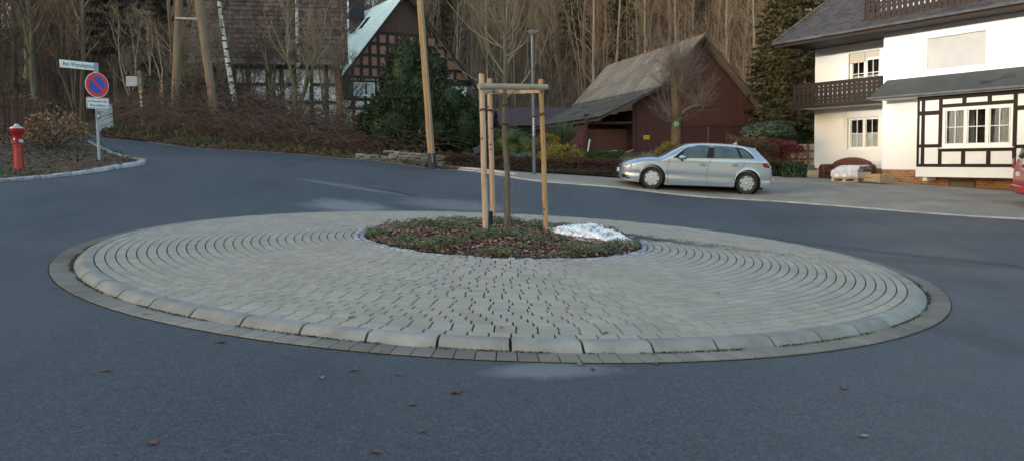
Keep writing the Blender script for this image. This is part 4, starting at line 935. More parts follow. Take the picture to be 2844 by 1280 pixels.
b = MB(); sl3 = (pk - re).length; flat_tiles(b, re + Vector((0, Dp + 1, .03)), (0, -1, 0), pk - re, 23, 3, .6, sl3 / 3); b.face([re - Vector((0, 0, .03)), pk - Vector((0, 0, .03)), pk + Vector((0, Dp + 1, -.03)), re + Vector((0, Dp + 1, -.03))]); b.build('roof', M_sheet, bn)
b = MB()
def bargeb(p, q): b.prism([(p.x, p.z - .09), (q.x, q.z - .09), (q.x, q.z + .01), (p.x, p.z + .01)], OV - .03, OV)
bargeb(e1, kk); bargeb(kk, pk); bargeb(pk, re)
b.box(-2.28, -2.2, OV, 11.6, 1.72, 1.82); b.build('bargeboard', M('grey_board', (.10, .07, .058), (.07, .05, .042), 4, .85), bn)
b = MB(); [b.box(-2.2, 1.0, .0 + k * 1.1, .08 + k * 1.1, 1.6, 1.7) for k in range(2)]; b.build('lean_to_beam', M_barn2, bn)
o = MB().tube([W(1631, 431, 36), W(1638, 388, 36.2)], .035, 8).build('white_stick', M('white_plastic', (.70, .68, .64), rough=.5), None, smooth=True); tag(o, 'thin white stick leaning in the bed before the barn wall', 'stick')
o = MB().tube([W(1688, 424, 38.6), W(1700, 420, 38.6), W(1722, 421, 38.6), W(1741, 424, 38.6), W(1759, 417, 38.6)], [.03, .04, .05, .05, .035], 6).build('driftwood_branch', M('driftwood', (.28, .19, .14), rough=.9), None, smooth=True); tag(o, 'crooked pale branch fixed low on the barn wall', 'branch')
# small shed behind
q = W(1483, 305, 52); sh_ = empty('garden_shed', (q.x, q.y, 0), .15, 'small shed with purple ribbed roof left of the barn', 'shed')
b = MB(); b.prism([(-2.2, -.5), (2.2, -.5), (2.2, 2.2), (-2.2, 2.2)], 0, 3); b.face([(-2.2, 0, 2.2), (-2.2, 3, 2.2), (-2.2, 1.5, 3.3)]); b.build('wall', M('shed_dark', (.03, .026, .03), rough=.9), sh_)
b = MB(); b.face([(-2.4, -.25, 2.05), (2.5, -.25, 2.05), (2.5, 1.5, 3.35), (-2.4, 1.5, 3.35)]); b.face([(-2.4, 3.25, 2.05), (2.5, 3.25, 2.05), (2.5, 1.5, 3.35), (-2.4, 1.5, 3.35)])
for k in range(17): x = -2.4 + k * .3; b.face([(x, -.25, 2.05), (x + .04, -.25, 2.09), (x + .04, 1.5, 3.39), (x, 1.5, 3.35)]); b.face([(x + .04, -.25, 2.09), (x + .08, -.25, 2.05), (x + .08, 1.5, 3.35), (x + .04, 1.5, 3.39)])
b.build('roof', M('purple_sheet', (.075, .045, .055), rough=.5), sh_)

# ---- brick gable house with pale green roof
def onplane(px, py, O, az):
    v = ray(px, py); ux, uy = math.sin(az), math.cos(az); nx_, ny_ = uy, -ux; t = (nx_ * O.x + ny_ * O.y) / (nx_ * v.x + ny_ * v.y); P = v * t; return ((P.x - O.x) * ux + (P.y - O.y) * uy, P.z)
az = D2R(59); O = W(950, 215, 52.); gh_ = empty('gable_house', (O.x, O.y, 0), D2R(31), 'brick and timber gable house under a pale green metal roof', 'house')
z3 = lambda X, Y: onplane(900 + X * .4315, Y * .4315, O, az)
pkx, pkz = z3(515, -45); lx, lz = z3(95, 500); rx_, rz_ = z3(735, 255)
slp = (pkz - lz) / (pkx - lx); rx2 = pkx + (pkz - lz) / ((pkz - rz_) / (rx_ - pkx)); zb_ = z3(200, 193)[1]; zf = z3(150, 497)[1]; zf2 = z3(150, 528)[1]; zlow = .8
def xl(z): return lx + (z - lz) / slp
def xr(z): return rx2 - (z - lz) / ((pkz - lz) / (rx2 - pkx))
M_bk = brick_mat('infill_brick', (.34, .135, .085), (.24, .09, .06), (.33, .25, .2)); M_tim = M('black_timber', (.022, .018, .017), (.032, .026, .022), 5, .8)
b = MB(); b.prism([(xl(zf) + .1, zf), (xr(zf) - .1, zf), (xr(zb_), zb_), (xl(zb_), zb_)], .0, .1); b.build('brick_infill', M_bk, gh_)
b = MB(); b.prism([(xl(zb_), zb_), (xr(zb_), zb_), (pkx, pkz - .1)], -.06, .1); b.build('gable_boards', board_mat('gable_boards', (.085, .045, .034), (.06, .032, .025), .2), gh_)
b = MB(); b.prism([(lx + .25, zlow), (rx2 - .3, zlow), (rx2 - .3, zf), (lx + .25, zf)], .01, 8.); b.build('wall', M('white_infill', (.72, .72, .72), (.62, .62, .62), 2, .9), gh_)
b = MB(); rows = [z3(200, y)[1] for y in (200, 272, 348, 425, 497)]; cols = [z3(x, 350)[0] for x in (180, 238, 295, 350, 410, 470, 530, 545, 600, 660, 720, 780, 840)]
for z in rows[:-1]: b.box(xl(z), xr(z), -.045, -.001, z - .13, z + .07)
for i, x in enumerate(cols):
    for k in range(4):
        zt_, zl_ = rows[k] - .13, rows[k + 1] + .07
        if k == 3: zl_ = rows[4]
        if xl(zl_) + .2 < x - .1 < xr(zl_) - .2 and xl(zt_) + .05 < x < xr(zt_): b.box(x - .11, x + .11, -.043, -.001, zl_, zt_)
for z0_, z1_ in ((zf2, zf + .1),): b.box(xl(zf) - .1, xr(zf) + .1, -.12, -.001, z0_, z1_)
def post(X, w_=.2, z0_=zlow, z1_=zf2): x = z3(X, 600)[0]; b.box(x - w_ / 2, x + w_ / 2, -.042, .009, z0_, z1_)
for X in (112, 188, 265, 330, 400, 470, 540): post(X)
for Y in (640, 700): z = z3(200, Y)[1]; b.box(lx + .3, rx2 - .3, -.0435, .0095, z - .1, z + .1)
xa, za = z3(125, 640); xb, zb2 = z3(180, 690)
b.build('half_timbering', M_tim, gh_)
b = MB(); rn = random.Random(3); x = xl(zf) + .35
zc = (zf + zf2) / 2
while x < pkx + .5: w_ = rn.uniform(.05, .1); b.box(x, x + w_ * .35, -.124, -.121, zc - .08, zc + .08); b.box(x, x + w_, -.124, -.1215, zc + .05 * rn.choice((-1, 0, 1)), zc + .02 + .05 * rn.choice((-1, 0, 1))); x += w_ + rn.choice((.05, .05, .16))
b.build('frieze_lettering', M('frieze_white', (.5, .5, .48), rough=.9), gh_)
x0, z0_ = z3(190, 618); x1, z1_ = z3(325, 535); window(gh_, x0, x1, z0_, z1_, -.05, 2, 2, 2, sill=False)
x0, z0_ = z3(200, 782); x1, z1_ = z3(330, 725); window(gh_, x0, x1, z0_, z1_, -.05, 3, 2, 1, sill=False)
x0, z0_ = z3(120, 630); x1, z1_ = z3(186, 532); MB().box(x0, x1, -.1, -.05, z0_, z1_).build('shutter', M('shutter_green', (.018, .075, .06), rough=.6), gh_)
dm = empty('decor', (0, 0, 0), 0) if False else None
x, z = z3(508, 235); MB().lathe([(.16, -.06), (.24, -.055), (.24, -.047)], (x, 0, z), 14, 'y').build('hunting_plaque', M_tim, gh_)
M_green = M('green_metal', (.80, .90, .87), (.68, .80, .77), .8, .4, .2, 12, metal=.0)
b = MB(); Lg = 13.; ov = -.5; ax_ = lx - .35; az_ = lz - .35 * slp
P0, P1 = Vector((ax_, ov, az_)), Vector((pkx, ov, pkz)); b.face([P0, P1, P1 + Vector((0, Lg, 0)), P0 + Vector((0, Lg, 0))]); b.face([P0 - Vector((0, 0, .12)), P1 - Vector((0, 0, .12)), P1, P0])
for k in range(27):
    y = ov + .02 + k * .5; d_ = (P1 - P0).normalized(); nn = Vector((-d_.z, 0, d_.x)); b.face([P0 + Vector((0, y - ov, 0)), P1 + Vector((0, y - ov, 0)), P1 + Vector((0, y - ov + .015, 0)) + nn * .05, P0 + Vector((0, y - ov + .015, 0)) + nn * .05]); b.face([P0 + Vector((0, y - ov + .03, 0)), P1 + Vector((0, y - ov + .03, 0)), P1 + Vector((0, y - ov + .015, 0)) + nn * .05, P0 + Vector((0, y - ov + .015, 0)) + nn * .05])
rf = b.build('roof', M_green, gh_)
P2_ = Vector((rx2 + .35, ov, az_)); b = MB(); b.face([P1, P2_, P2_ + Vector((0, Lg, 0)), P1 + Vector((0, Lg, 0))]); b.face([P1 - Vector((0, 0, .15)), P2_ - Vector((0, 0, .15)), P2_, P1]); b.build('roof', M_green, gh_)
b = MB()
for p, q in ((P0, P1), (P1, P2_)): b.prism([(p.x, p.z - .3), (q.x, q.z - .3), (q.x, q.z - .02), (p.x, p.z - .02)][:: 1], ov - .04, ov - .005)
b.build('bargeboard', M_tim, gh_)
# chimney and skylights on the left slope: find the depth along the ridge that shows them in place
def roof_pt(px, py):
    v = ray(px, py); c, s_ = math.cos(D2R(31)), math.sin(D2R(31))
    for t in np.arange(45, 75, .05):
        p = v * (t / v.y); dx, dy = p.x - O.x, p.y - O.y; lx_, ly_ = dx * c + dy * s_, -dx * s_ + dy * c
        if p.z < az_ + (lx_ - ax_) * slp and lx_ > ax_: return Vector((lx_, ly_, p.z))
    return Vector((lx, 3, lz))
cpt = roof_pt(900 + 212 * .4315, 176 * .4315); b = MB(); b.box(cpt.x - .45, cpt.x + .45, cpt.y - .45, cpt.y + .45, cpt.z - 1., cpt.z + 3.3)
ch = b.build('chimney', M('chimney_slate', (.03, .028, .03), (.045, .04, .042), 6, .8, .3, 20), rf); b = MB(); b.box(cpt.x - .6, cpt.x + .6, cpt.y - .6, cpt.y + .6, cpt.z + 3.45, cpt.z + 3.62); b.box(cpt.x - .5, cpt.x + .5, cpt.y - .5, cpt.y + .5, cpt.z + 3.3, cpt.z + 3.36); b.box(cpt.x - .4, cpt.x - .3, cpt.y - .4, cpt.y + .4, cpt.z + 3.36, cpt.z + 3.45); b.box(cpt.x + .3, cpt.x + .4, cpt.y - .4, cpt.y + .4, cpt.z + 3.36, cpt.z + 3.45); b.build('chimney_cap', M('cap_metal', (.3, .36, .40), rough=.5, metal=.3), gh_)
for X, Y in ((265, 152), (150, 210)):
    c_ = roof_pt(900 + X * .4315, Y * .4315); d_ = (P1 - P0).normalized(); nn = Vector((-d_.z, 0, d_.x)); u_ = Vector((0, .45, 0)); c_ = c_ + nn * .06
    b = MB(); b.face([c_ - u_ - d_ * .55, c_ + u_ - d_ * .55, c_ + u_ + d_ * .55, c_ - u_ + d_ * .55]); b.face([c_ - u_ - d_ * .55 - nn * .05, c_ + u_ - d_ * .55 - nn * .05, c_ + u_ - d_ * .55, c_ - u_ - d_ * .55]); b.build('skylight', M_glass, gh_)

# ---- old farmhouse with brown pantile roof
O2 = W(952, 182, 42.); fm = empty('farmhouse', (O2.x, O2.y, 0), D2R(12), 'old farmhouse with huge brown pantile roof and white timber framed wall', 'farmhouse')
ez = O2.z; b = MB(); su = .30; M_pan = M('pantile_brown', (.050, .038, .033), (.10, .068, .055), 1.2, .85, .3, 30, island=.38)
up = Vector((0, math.cos(D2R(52)), math.sin(D2R(52)))); tiles(b, (-7.8, -.5, ez), (1, 0, 0), up, 27, 26, .30, .36, .045, .04); b.face([(-7.8, -.5, ez - .06), (.1, -.5, ez - .06), (.1, 5.2, ez - .06 + 5.7 * math.tan(D2R(52))), (-7.8, 5.2, ez - .06 + 5.7 * math.tan(D2R(52)))]); b.build('roof', M_pan, fm)
b = MB(); b.prism([(-7.5, .8), (-.3, .8), (-.3, ez), (-7.5, ez)], 0, .2); b.face([(-.3, .2, .8), (-.3, 10, .8), (-.3, 10, ez), (-.3, 5.2, ez + 5.5), (-.3, .2, ez)]); b.build('wall', M('old_lime', (.66, .67, .67), (.50, .51, .50), 2.5, .9), fm)
b = MB(); T2 = M('grey_brown_timber', (.035, .027, .023), (.055, .043, .035), 3, .85)
for z in (ez - .15, ez - 1.05, ez - 2.0, ez - 3.2): b.box(-7.5, -.25, -.04, -.001, z - .1, z + .08)
for k, x in enumerate((-7.4, -6.5, -5.6, -4.9, -3.9, -3.2, -2.5, -1.68, -.9)): b.box(x - .11, x + .11, -.036, -.0015, .8, ez)
b.build('half_timbering', T2, fm)
b = MB(); b.box(-.42, -.12, -.08, .3, .8, ez); b.build('corner_brickwork', M_bk, fm)
x0 = onplane(846, 210, O2, D2R(78))[0]; window(fm, -2.42, -1.75, ez - 1.15, ez - .35, -.06, 2, 2, 3, fw=.05, sill=False)
b = MB(); b.tube([(-7.9, -.58, ez - .03), (.15, -.58, ez - .03)], .07, 8); b.tube([(.0, -.55, ez - .05), (-.1, -.1, ez - .4), (-.1, -.1, .9)], .05, 8); b.build('gutter', M_gut, fm, smooth=True)
b = MB(); n = 16
for k in range(n): t = 9.4 * k / n; p = Vector((.05, -.5, ez + .04)) + up * t; b.tube([p, p + up * .62], [.10, .08], 8)
b.build('verge_tiles', M_pan, fm, smooth=True)

# ------------------------------------------------------------ plants
def tube_obj(name, segs, mat, parent=None, n=3, kind=None):
    v, f_ = tubes(np.array(segs), n); return arr_mesh(name, v, f_, mat, parent, smooth=True)
def lump_points(rng, n, R, lumps, squash=1., thick=.25, floor=0., core=None):
    """points on a lumpy rounded mass; returns positions and outward directions"""
    cs = []; k = lumps
    d = rng.normal(size=(k, 3)); d[:, 2] = np.abs(d[:, 2]) * .9 - .15; d /= np.linalg.norm(d, axis=1)[:, None]
    c = d * rng.uniform(.35, .72, (k, 1)); rad = rng.uniform(.28, .48, k)
    i = rng.integers(0, k, n); q = rng.normal(size=(n, 3)); q /= np.linalg.norm(q, axis=1)[:, None]
    rr_ = rad[i] * (1 - thick * rng.random(n) ** 1.5); p = c[i] + q * rr_[:, None]
    # drop points buried deep in another lump
    dist = np.min(np.linalg.norm(p[:, None] - c[None], axis=2) / rad[None] + (np.arange(k)[None] == i[:, None]) * 9, axis=1)
    ok = (dist > .72) & (p[:, 2] > floor - .25)
    p, q = p[ok], q[ok]
    if core is not None:
        th = np.linspace(0, 2 * np.pi, 9)[:-1]; ph = np.linspace(-1.45, 1.45, 6); sv = np.stack([np.outer(np.cos(ph), np.cos(th)), np.outer(np.cos(ph), np.sin(th)), np.repeat(np.sin(ph)[:, None], 8, 1)], -1).reshape(-1, 3)
        i_, j_ = np.meshgrid(np.arange(5), np.arange(8), indexing='ij'); fq = np.stack([i_ * 8 + j_, i_ * 8 + (j_ + 1) % 8, (i_ + 1) * 8 + (j_ + 1) % 8, (i_ + 1) * 8 + j_], -1).reshape(-1, 4)
        for a in range(k): core.append(((c[a] + sv * rad[a] * .78 * (1 + rng.uniform(-.08, .08, (len(sv), 1)))) * np.array(R), fq))
    return p * np.array(R), q
def bush(name, base, R, mat, n, leaf, label, cat='bush', group=None, style='leaf', lumps=26, seed=0, rz=0., stem_mat=None, thick=.3, wid=.16, droop=0.):
    rng = np.random.default_rng(seed); root = empty(name, (base[0], base[1], base[2]), rz, label, cat, group)
    core = []; p, q = lump_points(rng, n, R, lumps, thick=thick, core=core); p[:, 2] += R[2] * .55
    p[:, 2] = np.maximum(p[:, 2], .02)
    if style == 'leaf': v, f_ = leaf_quads(p, rng.uniform(.6, 1.3, len(p)) * leaf, q, .9, .55, rng)
    else:
        d = q + rng.normal(size=q.shape) * .45 + np.array([0, 0, .25 - droop]); v, f_ = strands(p, d, rng.uniform(.6, 1.4, len(p)) * leaf, wid, rng)
    if thick < .5:
        for cv, cf in core: cv[:, 2] = np.maximum(cv[:, 2] + R[2] * .55, -.1)
        v, f_ = cat_([(v, f_)] + core)
    arr_mesh('foliage', v, f_, mat, root)
    sg = []
    for k in range(16):
        d = rng.normal(size=3) * np.array([.5, .5, .1]); e = np.array([d[0] * R[0], d[1] * R[1], R[2] * rng.uniform(.7, 1.2)]); m_ = e * .5 + rng.normal(size=3) * .05
        sg += [(0, 0, -.05, *m_, .03, .02), (*m_, *e, .02, .006)]
    tube_obj('stem', sg, stem_mat or M_bark, root, 4); return root
F = {}
F['yew'] = M('yew_needles', (.011, .027, .012), (.026, .045, .016), 1.2, .7, island=.45, tint=(.024, .034, .012))
F['spruce'] = M('spruce_needles', (.045, .062, .020), (.095, .095, .032), 1.0, .7, island=.45, tint=(.11, .075, .025))
F['gold'] = M('gold_needles', (.30, .20, .028), (.20, .15, .025), 3., .7, island=.4, tint=(.12, .10, .02))
F['olive'] = M('olive_needles', (.06, .075, .022), (.11, .11, .03), 3., .7, island=.4)
F['globe'] = M('globe_thuja', (.040, .062, .020), (.065, .085, .025), 3., .7, island=.4)
F['blue'] = M('blue_needles', (.085, .13, .15), (.06, .10, .11), 3., .7, island=.35)
F['heath'] = M('heath', (.075, .048, .028), (.045, .055, .022), 2., .85, island=.45, tint=(.09, .035, .03))
F['heath2'] = M('heath_red', (.085, .030, .028), (.060, .030, .025), 2., .85, island=.45)
F['box'] = M('box_hedge', (.030, .055, .016), (.055, .075, .02), 3., .7, island=.4)
F['beech'] = M('beech_hedge', (.14, .085, .048), (.10, .06, .035), 3., .8, island=.45)
F['berb'] = M('berberis', (.15, .028, .032), (.085, .020, .024), 3., .75, island=.45)
F['laurel'] = M('laurel', (.028, .050, .020), (.060, .085, .035), 4., .4, island=.4, spec=.5)
F['dark'] = M('dark_evergreen', (.022, .036, .024), (.042, .052, .028), 1.5, .7, island=.45, tint=(.055, .038, .036))
F['far'] = M('far_spruce', (.038, .050, .022), (.065, .070, .034), 1.0, .8, island=.4)
F['broom'] = M('broom_green', (.085, .12, .06), (.06, .085, .045), 3., .8, island=.3)
F['grey'] = M('grey_juniper', (.075, .095, .060), (.10, .11, .07), 3., .8, island=.35)
F['bram'] = M('bramble_leaves', (.135, .058, .040), (.085, .068, .040), .7, .8, island=.5, tint=(.05, .055, .028))
F['dry'] = M('dry_leaves', (.24, .135, .075), (.15, .085, .05), 2.5, .85, island=.4)
F['ivy'] = M('ivy', (.028, .055, .018), (.05, .075, .02), 3., .5, island=.4)
F['grass'] = M('verge_grass', (.060, .070, .028), (.12, .095, .05), 1.0, .85, island=.4)
F['twigg'] = M('twig_grey', (.22, .18, .155), (.16, .13, .11), 2, .9)
F['twigd'] = M('twig_dark', (.085, .062, .046), (.055, .040, .032), 2, .9)
F['twigp'] = M('twig_pale', (.30, .24, .17), (.21, .165, .115), 2, .9)
F['twigr'] = M('twig_reddish', (.28, .185, .125), (.20, .13, .085), 2, .9)
F['barkp'] = M('bark_pale', (.35, .285, .21), (.22, .175, .125), 4, .9, .5, 20, stretch=(1, 1, .3))
F['barkd'] = M('bark_dark', (.15, .115, .08), (.09, .07, .05), 4, .9, .5, 20, stretch=(1, 1, .3))
F['barkg'] = M('bark_green', (.14, .13, .075), (.09, .085, .05), 4, .9, .5, 20, stretch=(1, 1, .3))
def birch_mat():
    m = M('birch_bark', (.62, .61, .58), (.48, .46, .42), 5, .8); nt = m.node_tree; N = nt.nodes; L = nt.links; b = N['Principled BSDF']; src = b.inputs['Base Color'].links[0].from_socket
    tc = N.new('ShaderNodeTexCoord'); mp = N.new('ShaderNodeMapping'); mp.inputs['Scale'].default_value = (2.2, 2.2, 9.); L.new(tc.outputs['Object'], mp.inputs[0]); n = N.new('ShaderNodeTexNoise'); n.inputs['Scale'].default_value = 1.; n.inputs['Detail'].default_value = 5; L.new(mp.outputs[0], n.inputs['Vector'])
    mr = N.new('ShaderNodeMapRange'); mr.inputs[1].default_value = .53; mr.inputs[2].default_value = .58; L.new(n.outputs[0], mr.inputs[0]); mx = N.new('ShaderNodeMix'); mx.data_type = 'RGBA'; mx.inputs[7].default_value = (.03, .027, .025, 1); L.new(src, mx.inputs[6]); L.new(mr.outputs[0], mx.inputs[0]); L.new(mx.outputs[2], b.inputs['Base Color']); return m
F['birch'] = birch_mat()

def tgp(px, py, D):
    """foot point on the terrain below/at this direction at distance D"""
    p = W(px, py, D); return Vector((p.x, p.y, Tz(p.x, p.y)))
# utility poles
M_pole = M('pole_wood', (.23, .165, .11), (.15, .11, .08), 2.5, .85, .4, 20, stretch=(4, 4, .3))
M_pole2 = M('pole_wood_new', (.38, .245, .13), (.28, .17, .085), 2.5, .8, .4, 20, stretch=(4, 4, .3))
a1 = W(482, 356, 32.); a2 = W(606, 362, 31.); ap = W(508, -300, 31.5)
fp = empty('utility_pole', a1, 0, 'A-shaped double wooden utility pole standing on the left bank', 'utility pole')
for q in (a1, a2): rod('pole', q - Vector((0, 0, .5)), ap, .185, .12, M_pole, fp, 14, .004, 3, 12)
rod('cross_bar', W(487, 52, 31.6), W(562, 54, 31.4), .045, .045, M('bar_grey', (.38, .34, .32), rough=.7), fp, 8)
q = W(1202, 468, 26.); pp = empty('utility_pole', q, 0, 'single pale wooden utility pole with dark foot before the yew', 'utility pole')
rod('pole', q - Vector((0, 0, .3)), W(1135, -430, 26.2), .125, .09, M_pole2, pp, 14, .006, 5, 14); rod('foot_sleeve', q - Vector((0, 0, .25)), W(1199, 427, 26.02), .137, .134, M('tarred_wood', (.035, .035, .042), rough=.7), pp, 14)
cb = MB(); cb.tube([W(1201, 452, 25.86), W(1192, 300, 25.86), W(1180, 150, 25.9), W(1166, 0, 25.9)], .012, 5); cb.build('cable', M('cable_grey', (.35, .35, .34), rough=.6), pp, smooth=True, keep=True)

# street lamp
q = tgp(1484, 487, 24.); q = W(1484, 487, 24.); lp = empty('street_lamp', q, 0, 'tall grey street lamp with flat head beside the pavement', 'street lamp')
M_lampm = M('lamp_grey', (.115, .13, .15), (.095, .11, .128), 3, .45, metal=.3)
rod('pole', q - Vector((0, 0, .2)), W(1478, 94, 24.), .060, .046, M_lampm, lp, 16)
tp = W(1477.5, 92, 24.); b = MB(); b.v = []; 
prof = [(-.17, .0), (-.15, .05), (-.02, .095), (.1, .085), (.19, .045), (.2, .015), (.12, -.015), (-.1, -.02)]
for s_ in (-.09, -.05, .05, .09):
    k = 1 if abs(s_) < .08 else .6
    b.v += [(x, s_, .02 + (z - .02) * k) for x, z in prof]
m_ = len(prof)
for i in range(3):
    for j in range(m_): b.f.append((i * m_ + j, i * m_ + (j + 1) % m_, (i + 1) * m_ + (j + 1) % m_, (i + 1) * m_ + j))
b.f.append(tuple(range(m_))); b.f.append(tuple(3 * m_ + k for k in range(m_))); hd = b.build('lamp_head', M_lampm, lp, smooth=True); hd.location = tp - q
lens_ = MB().box(-.10, .13, -.06, .06, -.022, -.010).build('lens', M('lamp_lens', (.5, .5, .48), rough=.2), hd)
b = MB(); yb = 24. - .075
for k in range(9):
    c_ = W(1481.5, 330 + k * 5.6, yb - .005); w_ = (.028, .02, .026, .018)[k % 4]; b.face([c_ + Vector((-w_, 0, -.02)), c_ + Vector((w_ * .6, 0, -.02)), c_ + Vector((w_, 0, .02)), c_ + Vector((-w_ * .5, 0, .02))])
b.build('white_lettering', M('sticker_white', (.75, .75, .75), rough=.6), lp, keep=True)['kind'] = 'stuff'

# road sign
def text_obj(txt, size, mat, parent, loc, ext=.0015, sx=1., name='lettering'):
    c = bpy.data.curves.new(name, 'FONT'); c.body = txt; c.size = size; c.align_x = 'CENTER'; c.align_y = 'CENTER'; c.extrude = ext
    o = bpy.data.objects.new('tmp', c); COL.objects.link(o); bpy.context.view_layer.update()
    me = bpy.data.meshes.new_from_object(o.evaluated_get(bpy.context.evaluated_depsgraph_get())); bpy.data.objects.remove(o); me.materials.clear(); me.materials.append(mat); me.name = name
    r = bpy.data.objects.new(name, me); COL.objects.link(r); r.parent = parent; r.location = loc; r.rotation_euler = (math.pi / 2, 0, 0); r.scale = (sx, 1, 1); return r
M_sw = M('sign_white', (.72, .72, .72), rough=.4); M_sr = M('sign_red', (.62, .03, .035), rough=.4); M_sb = M('sign_blue', (.025, .07, .38), rough=.4); M_galv = M('galvanised', (.27, .31, .36), (.22, .26, .31), 8, .5, metal=.3)
q = W(276, 447, 18.7); rs_ = empty('road_sign', q, D2R(62), 'no parking road sign on a grey post with street name plate and text plate', 'road sign')
MB().tube([(0, 0, -.2), (0, 0, 2.32)], .036, 14).build('post', M_galv, rs_, smooth=True)
dz = (447 - 239.6) / 114.2; b = MB(); b.lathe([(.30, -.058), (.30, -.050)], (0, 0, dz), 48, 'y'); dc = b.build('disc', M_sw, rs_)
MB().lathe([(.288, -.0615), (.288, -.0585)], (0, 0, dz), 48, 'y').build('red_ring', M_sr, dc)
MB().lathe([(.205, -.065), (.205, -.062)], (0, 0, dz), 48, 'y').build('blue_field', M_sb, dc)
b = MB(); c45 = math.cos(D2R(45)); 
def rot(x, z): return (x * c45 + z * c45, -x * c45 + z * c45 + dz)
b.prism([rot(-.215, -.028), rot(.215, -.028), rot(.215, .028), rot(-.215, .028)], -.0685, -.0655); b.build('red_bar', M_sr, dc)
zc = (447 - 289.5) / 114.2; w_, h_ = .29, .135; b = MB()
def rrect(w_, h_, r_): return [(sx_ * (w_ - r_) + r_ * math.cos(a_), sz_ * (h_ - r_) + r_ * math.sin(a_)) for sx_, sz_, a0 in ((1, 1, 0), (-1, 1, 90), (-1, -1, 180), (1, -1, 270)) for a_ in [D2R(a0 + k * 22.5) for k in range(5)]]
b.prism([(x, z + zc) for x, z in rrect(w_, h_, .03)], -.055, -.050); pl_ = b.build('text_plate', M_sw, rs_)
b = MB(); o1 = rrect(w_ - .012, h_ - .012, .022); o2 = rrect(w_ - .022, h_ - .022, .016)
for k in range(len(o1)): j = (k + 1) % len(o1); b.face([(o1[k][0], -.0565, o1[k][1] + zc), (o1[j][0], -.0565, o1[j][1] + zc), (o2[j][0], -.0565, o2[j][1] + zc), (o2[k][0], -.0565, o2[k][1] + zc)])
b.build('border', M_black, pl_); M_ink = M('sign_ink', (.03, .03, .035), rough=.5)
text_obj('im Bereich der', .088, M_ink, pl_, (0, -.057, zc + .045), sx=.92); text_obj('Wendefl\u00e4che', .088, M_ink, pl_, (0, -.057, zc - .055), sx=.92)
zn = (447 - 190.5) / 114.2; b = MB(); b.box(-.86, .07, -.02, .0, zn - .085, zn + .095); np_ = b.build('name_plate', M_sw, rs_, bevel=.004)
text_obj('Am Wendeplatz', .135, M_ink, np_, (-.42, -.022, zn + .005), sx=.86)
MB().box(-.02, .065, -.045, .02, zn - .12, zn + .10).build('clamp', M_galv, rs_)
b = MB(); b.box(-.06, .06, -.075, -.038, 1.0, 1.19, .01); bx_ = b.build('small_box', M('box_bluegrey', (.16, .20, .26), rough=.5), rs_); MB().box(-.04, .0, -.079, -.0755, 1.05, 1.1).build('sticker', M_sw, bx_)
# hydrant
q = W(53, 477, 18.); hy = empty('hydrant', q, D2R(-20), 'red pillar hydrant with silver cap in the left verge', 'hydrant')
M_hr = M('hydrant_red', (.36, .012, .018), (.27, .010, .014), 6, .4, spec=.5); M_hs = M('hydrant_silver', (.42, .42, .43), rough=.4, metal=.5)
MB().lathe([(.140, -.05), (.140, .03), (.118, .05), (.112, .2), (.096, .48), (.094, .56), (.104, .565), (.104, .60), (.092, .61), (.092, .84), (.105, .86), (.155, .93), (.16, .985), (.14, 1.0), (.03, 1.0)], (0, 0, 0), 24).build('barrel', M_hr, hy, smooth=True)
MB().lathe([(.15, 1.0), (.145, 1.02), (.10, 1.045), (.055, 1.06), (.05, 1.09), (.03, 1.105)], (0, 0, 0), 20).build('cap', M_hs, hy, smooth=True)
for s_ in (-1, 1): MB().lathe([(.04, s_ * .07), (.04, s_ * .10), (.052, s_ * .102), (.052, s_ * .135), (.04, s_ * .145)][::s_], (0, 0, .70), 14, 'x').build('hose_outlet', M_hs, hy, smooth=True)
MB().lathe([(.06, -.12), (.06, -.09)], (0, 0, .70), 14, 'y').build('front_outlet', M_hr, hy, smooth=True)
MB().box(.02, .055, -.112, -.096, .66, .78).build('plate', M_sw, hy)
b = MB(); b.box(-.155, .155, -.155, -.14, -.04, .02) if False else None
# picket fence
M_pk = M('picket_brown', (.045, .024, .020), (.03, .018, .016), 4, .85, island=.35)
fa, fb = W(-420, 350, 24.6), W(128, 372, 24.2); fd = fb - fa; Lf = math.hypot(fd.x, fd.y); fang = math.atan2(fd.y, fd.x)
fe = empty('picket_fence', (fa.x, fa.y, Tz(fa.x, fa.y)), fang, 'dark brown wooden picket fence at the left edge behind the hydrant', 'fence')
def fz(t): x = fa.x + fd.x * t / Lf; y = fa.y + fd.y * t / Lf; return Tz(x, y) - Tz(fa.x, fa.y)
b = MB(); rn = random.Random(6); t = 0.
while t < Lf: z_ = fz(t) + .04 + rn.uniform(-.02, .02); b.prism([(t, z_), (t + .095, z_), (t + .095, z_ + 1.12), (t + .0475, z_ + 1.19), (t, z_ + 1.12)], 0, .02); t += .135
b.build('pickets', M_pk, fe)['kind'] = 'stuff'
for zz in (.3, .9): MB().tube([(t_, .045, fz(t_) + zz) for t_ in np.linspace(0, Lf, 8)], .03, 4).build('rail', M_pk, fe)
for t_ in np.arange(.2, Lf, 2.1): z_ = fz(t_); MB().box(t_ - .05, t_ + .05, .06, .16, z_ - .3, z_ + 1.1).build('post', M_pk, fe)
